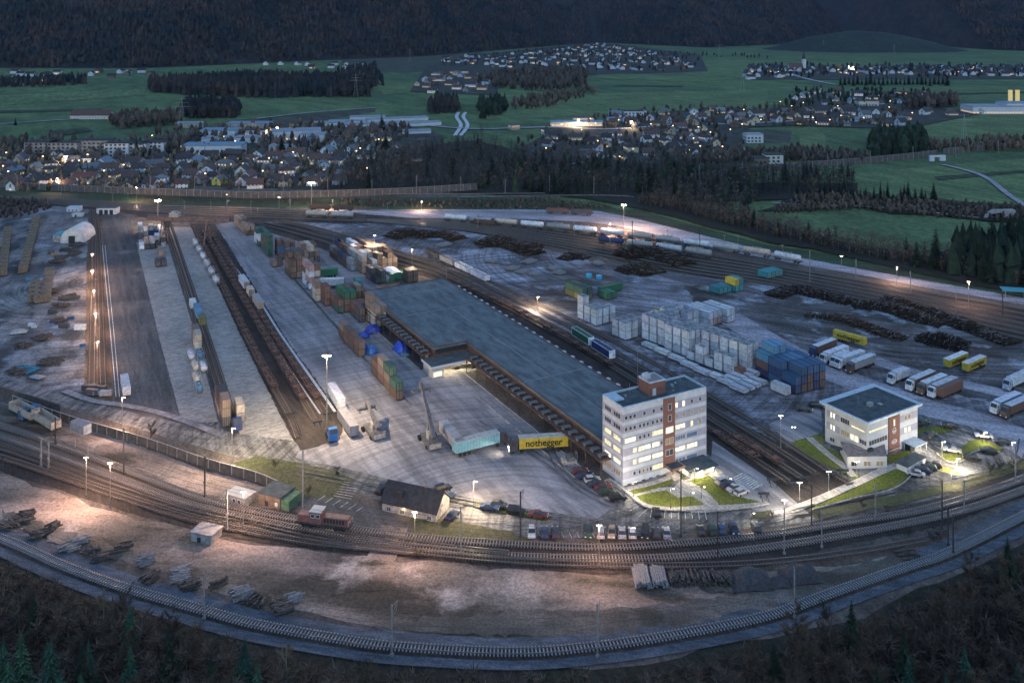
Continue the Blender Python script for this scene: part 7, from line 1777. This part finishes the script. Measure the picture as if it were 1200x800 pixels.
for i, (x,y,rz,L_) in enumerate([(405,150,20,60),(430,144,20,70),(455,150,25,60),(410,141,10,40),(470,158,10,30),(360,148,5,40),(385,146,5,40)]): bigbox((x,y),rz,L_,12,3.5,M_white,M_wroof,'long pale nursery shed on the field edge right of the town','shed')
bigbox((646,149),1,56,16,5,M_cream,M_brof,'long lit low hall on the hillside road','hall',1,1); bigbox((672,146),1,22,16,7,M_cream,M_rust,'rust-roofed block behind the long lit hall','hall'); bigbox((732,141),1,22,12,10,M_white,M_slate,'white house with dark roof between two spruces','house',3,0); bigbox((712,143),1,22,10,4,M_white,M_brof,'low white wing beside the house between two spruces','house')
bigbox((875,168),4,16,12,8,M_white,M_wroof,'lone modern white villa standing on the meadow','house',2,0,'white_villa'); bigbox((898,192),3,14,12,7,M_cream,M_slate,'cream house behind the far railway barrier','house',2,0); bigbox((884,193),3,12,10,5,M_brownh,M_slate,'brown house left of the cream house at the barrier','house',1,0)
bigbox((1140,134),0,90,30,9,M_white,M_wroof,'bright long factory at the right edge of the valley','factory',1,1); bigbox((1180,133),0,60,26,12,M_white,M_brof,'taller factory block at the right edge','factory',1,1)
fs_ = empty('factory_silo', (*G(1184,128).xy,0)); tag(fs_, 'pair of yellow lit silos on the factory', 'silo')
for dx in (0, 9): m = MB(); m.cyl((dx,0,0),(dx,0,24),2.6,n=12); m.build('silo', M_siloglow, fs_)  # glow put into the silo walls so they look lit; no lamp there
for (x,y,e) in ((1160,131,9000),(1172,131,9000),(325,160,2500),(1150,131,4000),(77,196,1500),(678,150,2500),(740,152,2000),(995,83,9000)):
    p = G(x,y); m = MB(); m.cbox(0,0,0,.2,.2,8); m.cbox(0,0,8,1.4,1.4,.6); o = empty('yard_lamp', p); tag(o, 'bright lamp among the far buildings', 'street lamp', 'bright lamps among the far buildings'); a_ = MB(); a_.cbox(0,0,0,.2,.2,8); a_.build('pole', M_pole, o); a_ = MB(); a_.cbox(0,0,8,1.6,1.6,.7); a_.build('lamp_head', M_bulb, o); add_light('lamp_light', (0,-1,7.4), e, WRM, .6, o)
def townlamps(poly, n, where_):
    pr = Proto('street_lamp'); a_ = MB(); a_.cyl((0,0,0),(0,0,6.5),.1); pr.part('pole', a_, M_pole); a_ = MB(); a_.cbox(0,0,6.3,.75,.75,.5); pr.part('lamp_head', a_, M_tl)
    for x, y in scatter(poly, n, 14, rsH): place(pr, (x,y,0), 0, 'tiny glowing street lamp ' + where_, 'street lamp', 'street lamps ' + where_)
M_tl = em('town_lamp_glow', (1,.62,.28), .5)
townlamps([(0,222),(400,218),(480,196),(440,165),(200,165),(0,180)], 26, 'in the left town')
townlamps([(600,180),(690,196),(880,192),(870,150),(740,135),(650,145)], 22, 'in the near villages')
townlamps([(870,150),(1060,152),(1090,120),(930,115),(870,135)], 18, 'in the right-hand villages')
townlamps([(500,100),(620,82),(800,84),(820,66),(700,54),(560,68)], 18, 'in the far village')
townlamps([(880,90),(1200,90),(1200,80),(880,80)], 14, 'along the far right village')
# church
ch = empty('church', (*G(940,84).xy,0), R(5)); tag(ch, 'white church with slender tower in the far right village', 'church')
mb = MB(); mb.prof([(-6,0),(6,0),(6,10),(0,17),(-6,10)], -1, 26); mb.v = [(y-28,x,z) for x,y,z in mb.v]; mb.f = [tuple(reversed(f)) for f in mb.f]; mb.build('nave', M_white, ch)
mb = MB(); [mb.add([(-30,s*7,9),(0,s*7,9),(0,0,17.4),(-30,0,17.4)], [(0,1,2,3)]) for s in (-1,1)]; mb.build('nave_roof', M_rust, ch)
mb = MB(); mb.box(0,-3.5,0,7,3.5,26); mb.build('tower', M_white, ch); mb = MB(); mb.cyl((3.5,0,26),(3.5,0,42),4.6,.1,8); mb.build('spire', M_slate, ch)
gable('farm_building','long farm building with red-brown roof alone in the left meadow','barn',(*G(82,140).xy,0),R(3),44,16,4.5,10,M_cream,M_rust); bigbox((1007,125),3,26,12,7,M_cream,M_rust,'farm with rust roof beside the village spruces','barn',1,0,'farm_building',1.5)
for i in range(26): place(CN_[i%3], (*G(985+i*5, 100+ru(-1,1)).xy,0), i, 'spruce in the dark row behind the second far village', 'tree', 'row of spruces behind the second far village', None, ru(1.0,1.6)) if i < 26 else None
# field paths, roads of the valley
def lane(name, pts, w_, mat=M_lav, lab=None): 
    global FZ
    FZ += .01; return strip(name, pts, w_, mat, z=FZ, label=lab, step=8)
FZ = max(FZ, .9)
lane('farm_path', [(0,146),(60,142),(90,140),(132,134)], 5); lane('field_path', [(300,140),(360,133),(440,127)], 5)
lane('winding_road', [(533,160),(540,148),(535,138),(538,132)], 4, M_mark); lane('winding_road', [(540,160),(548,148),(543,138),(546,132)], 4, M_mark); lane('valley_road', [(500,148),(560,152),(640,150),(720,152),(800,146),(860,146),(960,141)], 7)
lane('meadow_path', [(1105,194),(1140,203),(1160,212),(1180,228),(1210,248)], 4); lane('field_edge_path', [(905,239),(960,242),(1040,245),(1140,256),(1165,258)], 2.5); lane('village_road', [(925,87),(950,94),(980,100)], 9); lane('village_road', [(655,196),(690,190),(720,182)], 5)
for i in range(9):
    x, y = [(870,108),(480,74),(1048,66),(843,66),(213,152),(620,100),(965,60),(417,114),(1130,178)][i]
    r = empty('power_pylon', (*G(x,y).xy,0)); tag(r, 'slender grey power pylon standing in the valley fields', 'pylon', 'power pylons in the valley'); m = MB(); [m.cyl((sx*3,sy*3,0),(0,0,34),.12,.08,4) for sx in (-1,1) for sy in (-1,1)]; m.build('tower', M_steel, r)
    for z, w_ in ((24,9),(28,7),(32,5)): m = MB(); m.cyl((-w_,0,z),(w_,0,z),.12,n=4); m.build('crossarm', M_steel, r)
# ------------------------------------------------------------------ valley haze
hz = MB(); hz.box(-3900,-400,-1,3900,5200,420)
M_hz = D.materials.new('haze_air'); M_hz.use_nodes = True; _n = M_hz.node_tree.nodes; _n.remove(_n['Principled BSDF'])
pv_ = _n.new('ShaderNodeVolumePrincipled'); pv_.inputs['Color'].default_value = (.48,.64,1,1); pv_.inputs['Density'].default_value = 0.2e-4; pv_.inputs['Anisotropy'].default_value = .2
M_hz.node_tree.links.new(pv_.outputs[0], _n['Material Output'].inputs['Volume'])
hzo = hz.build('haze', M_hz); hzo['kind'] = 'stuff'
# ------------------------------------------------------------------ make each label single out one thing
def pxof(o):
    p = o.matrix_world.translation if o.parent else Vector(o.location)
    return 600 + F*p.x/max(p.y,1), YH + F*H/max(p.y,1)
def mpos(o):
    if o.type == 'MESH' and o.location.length == 0 and len(o.data.vertices):
        v = o.data.vertices[0].co; return v.x, v.y
    return o.location.x, o.location.y
NW = ['one','two','three','four','five','six','seven','eight','nine','ten','eleven','twelve','thirteen','fourteen','fifteen','sixteen','seventeen','eighteen','nineteen','twenty','twenty-one','twenty-two','twenty-three','twenty-four','twenty-five','twenty-six']
ORD = ['leftmost','second','third','fourth','fifth','sixth','seventh','eighth','ninth','tenth','eleventh','twelfth','thirteenth','fourteenth']
def relabel():
    by = {}
    for o in LABELED:
        if o.get('label'): by.setdefault(o['label'], []).append(o)
    for lab, os_ in by.items():
        n = len(os_)
        if n < 2: continue
        rows = [os_]
        if n > 14:
            os_.sort(key=lambda o: mpos(o)[1]); k = math.ceil(n/12); m = math.ceil(n/k)
            rows = [os_[i*m:(i+1)*m] for i in range(k)]; rows = [r for r in rows if r]
        for ri, row in enumerate(rows):
            row.sort(key=lambda o: 600 + F*mpos(o)[0]/max(mpos(o)[1],1))
            rn = '' if len(rows) == 1 else (' nearest row' if ri == 0 else ' farthest row' if ri == len(rows)-1 else ' row %s' % NW[min(ri,25)])
            for i, o in enumerate(row):
                q = 'leftmost' if i == 0 else 'rightmost' if i == len(row)-1 else ORD[i] + ' from left'
                o['label'] = lab + ',' + rn + (',' if rn else '') + ' ' + q
    for o in LABELED:
        l = o.get('label','')
        for cut in (' the ', ' the ', ' the ', ' of ', ' from ', ' and '):
            if len(l.split()) > 16: l = l.replace(cut, ' ', 1)
        o['label'] = l; w = l.split()
        if len(w) > 16: print('LONG', len(w), o['label'])
relabel()
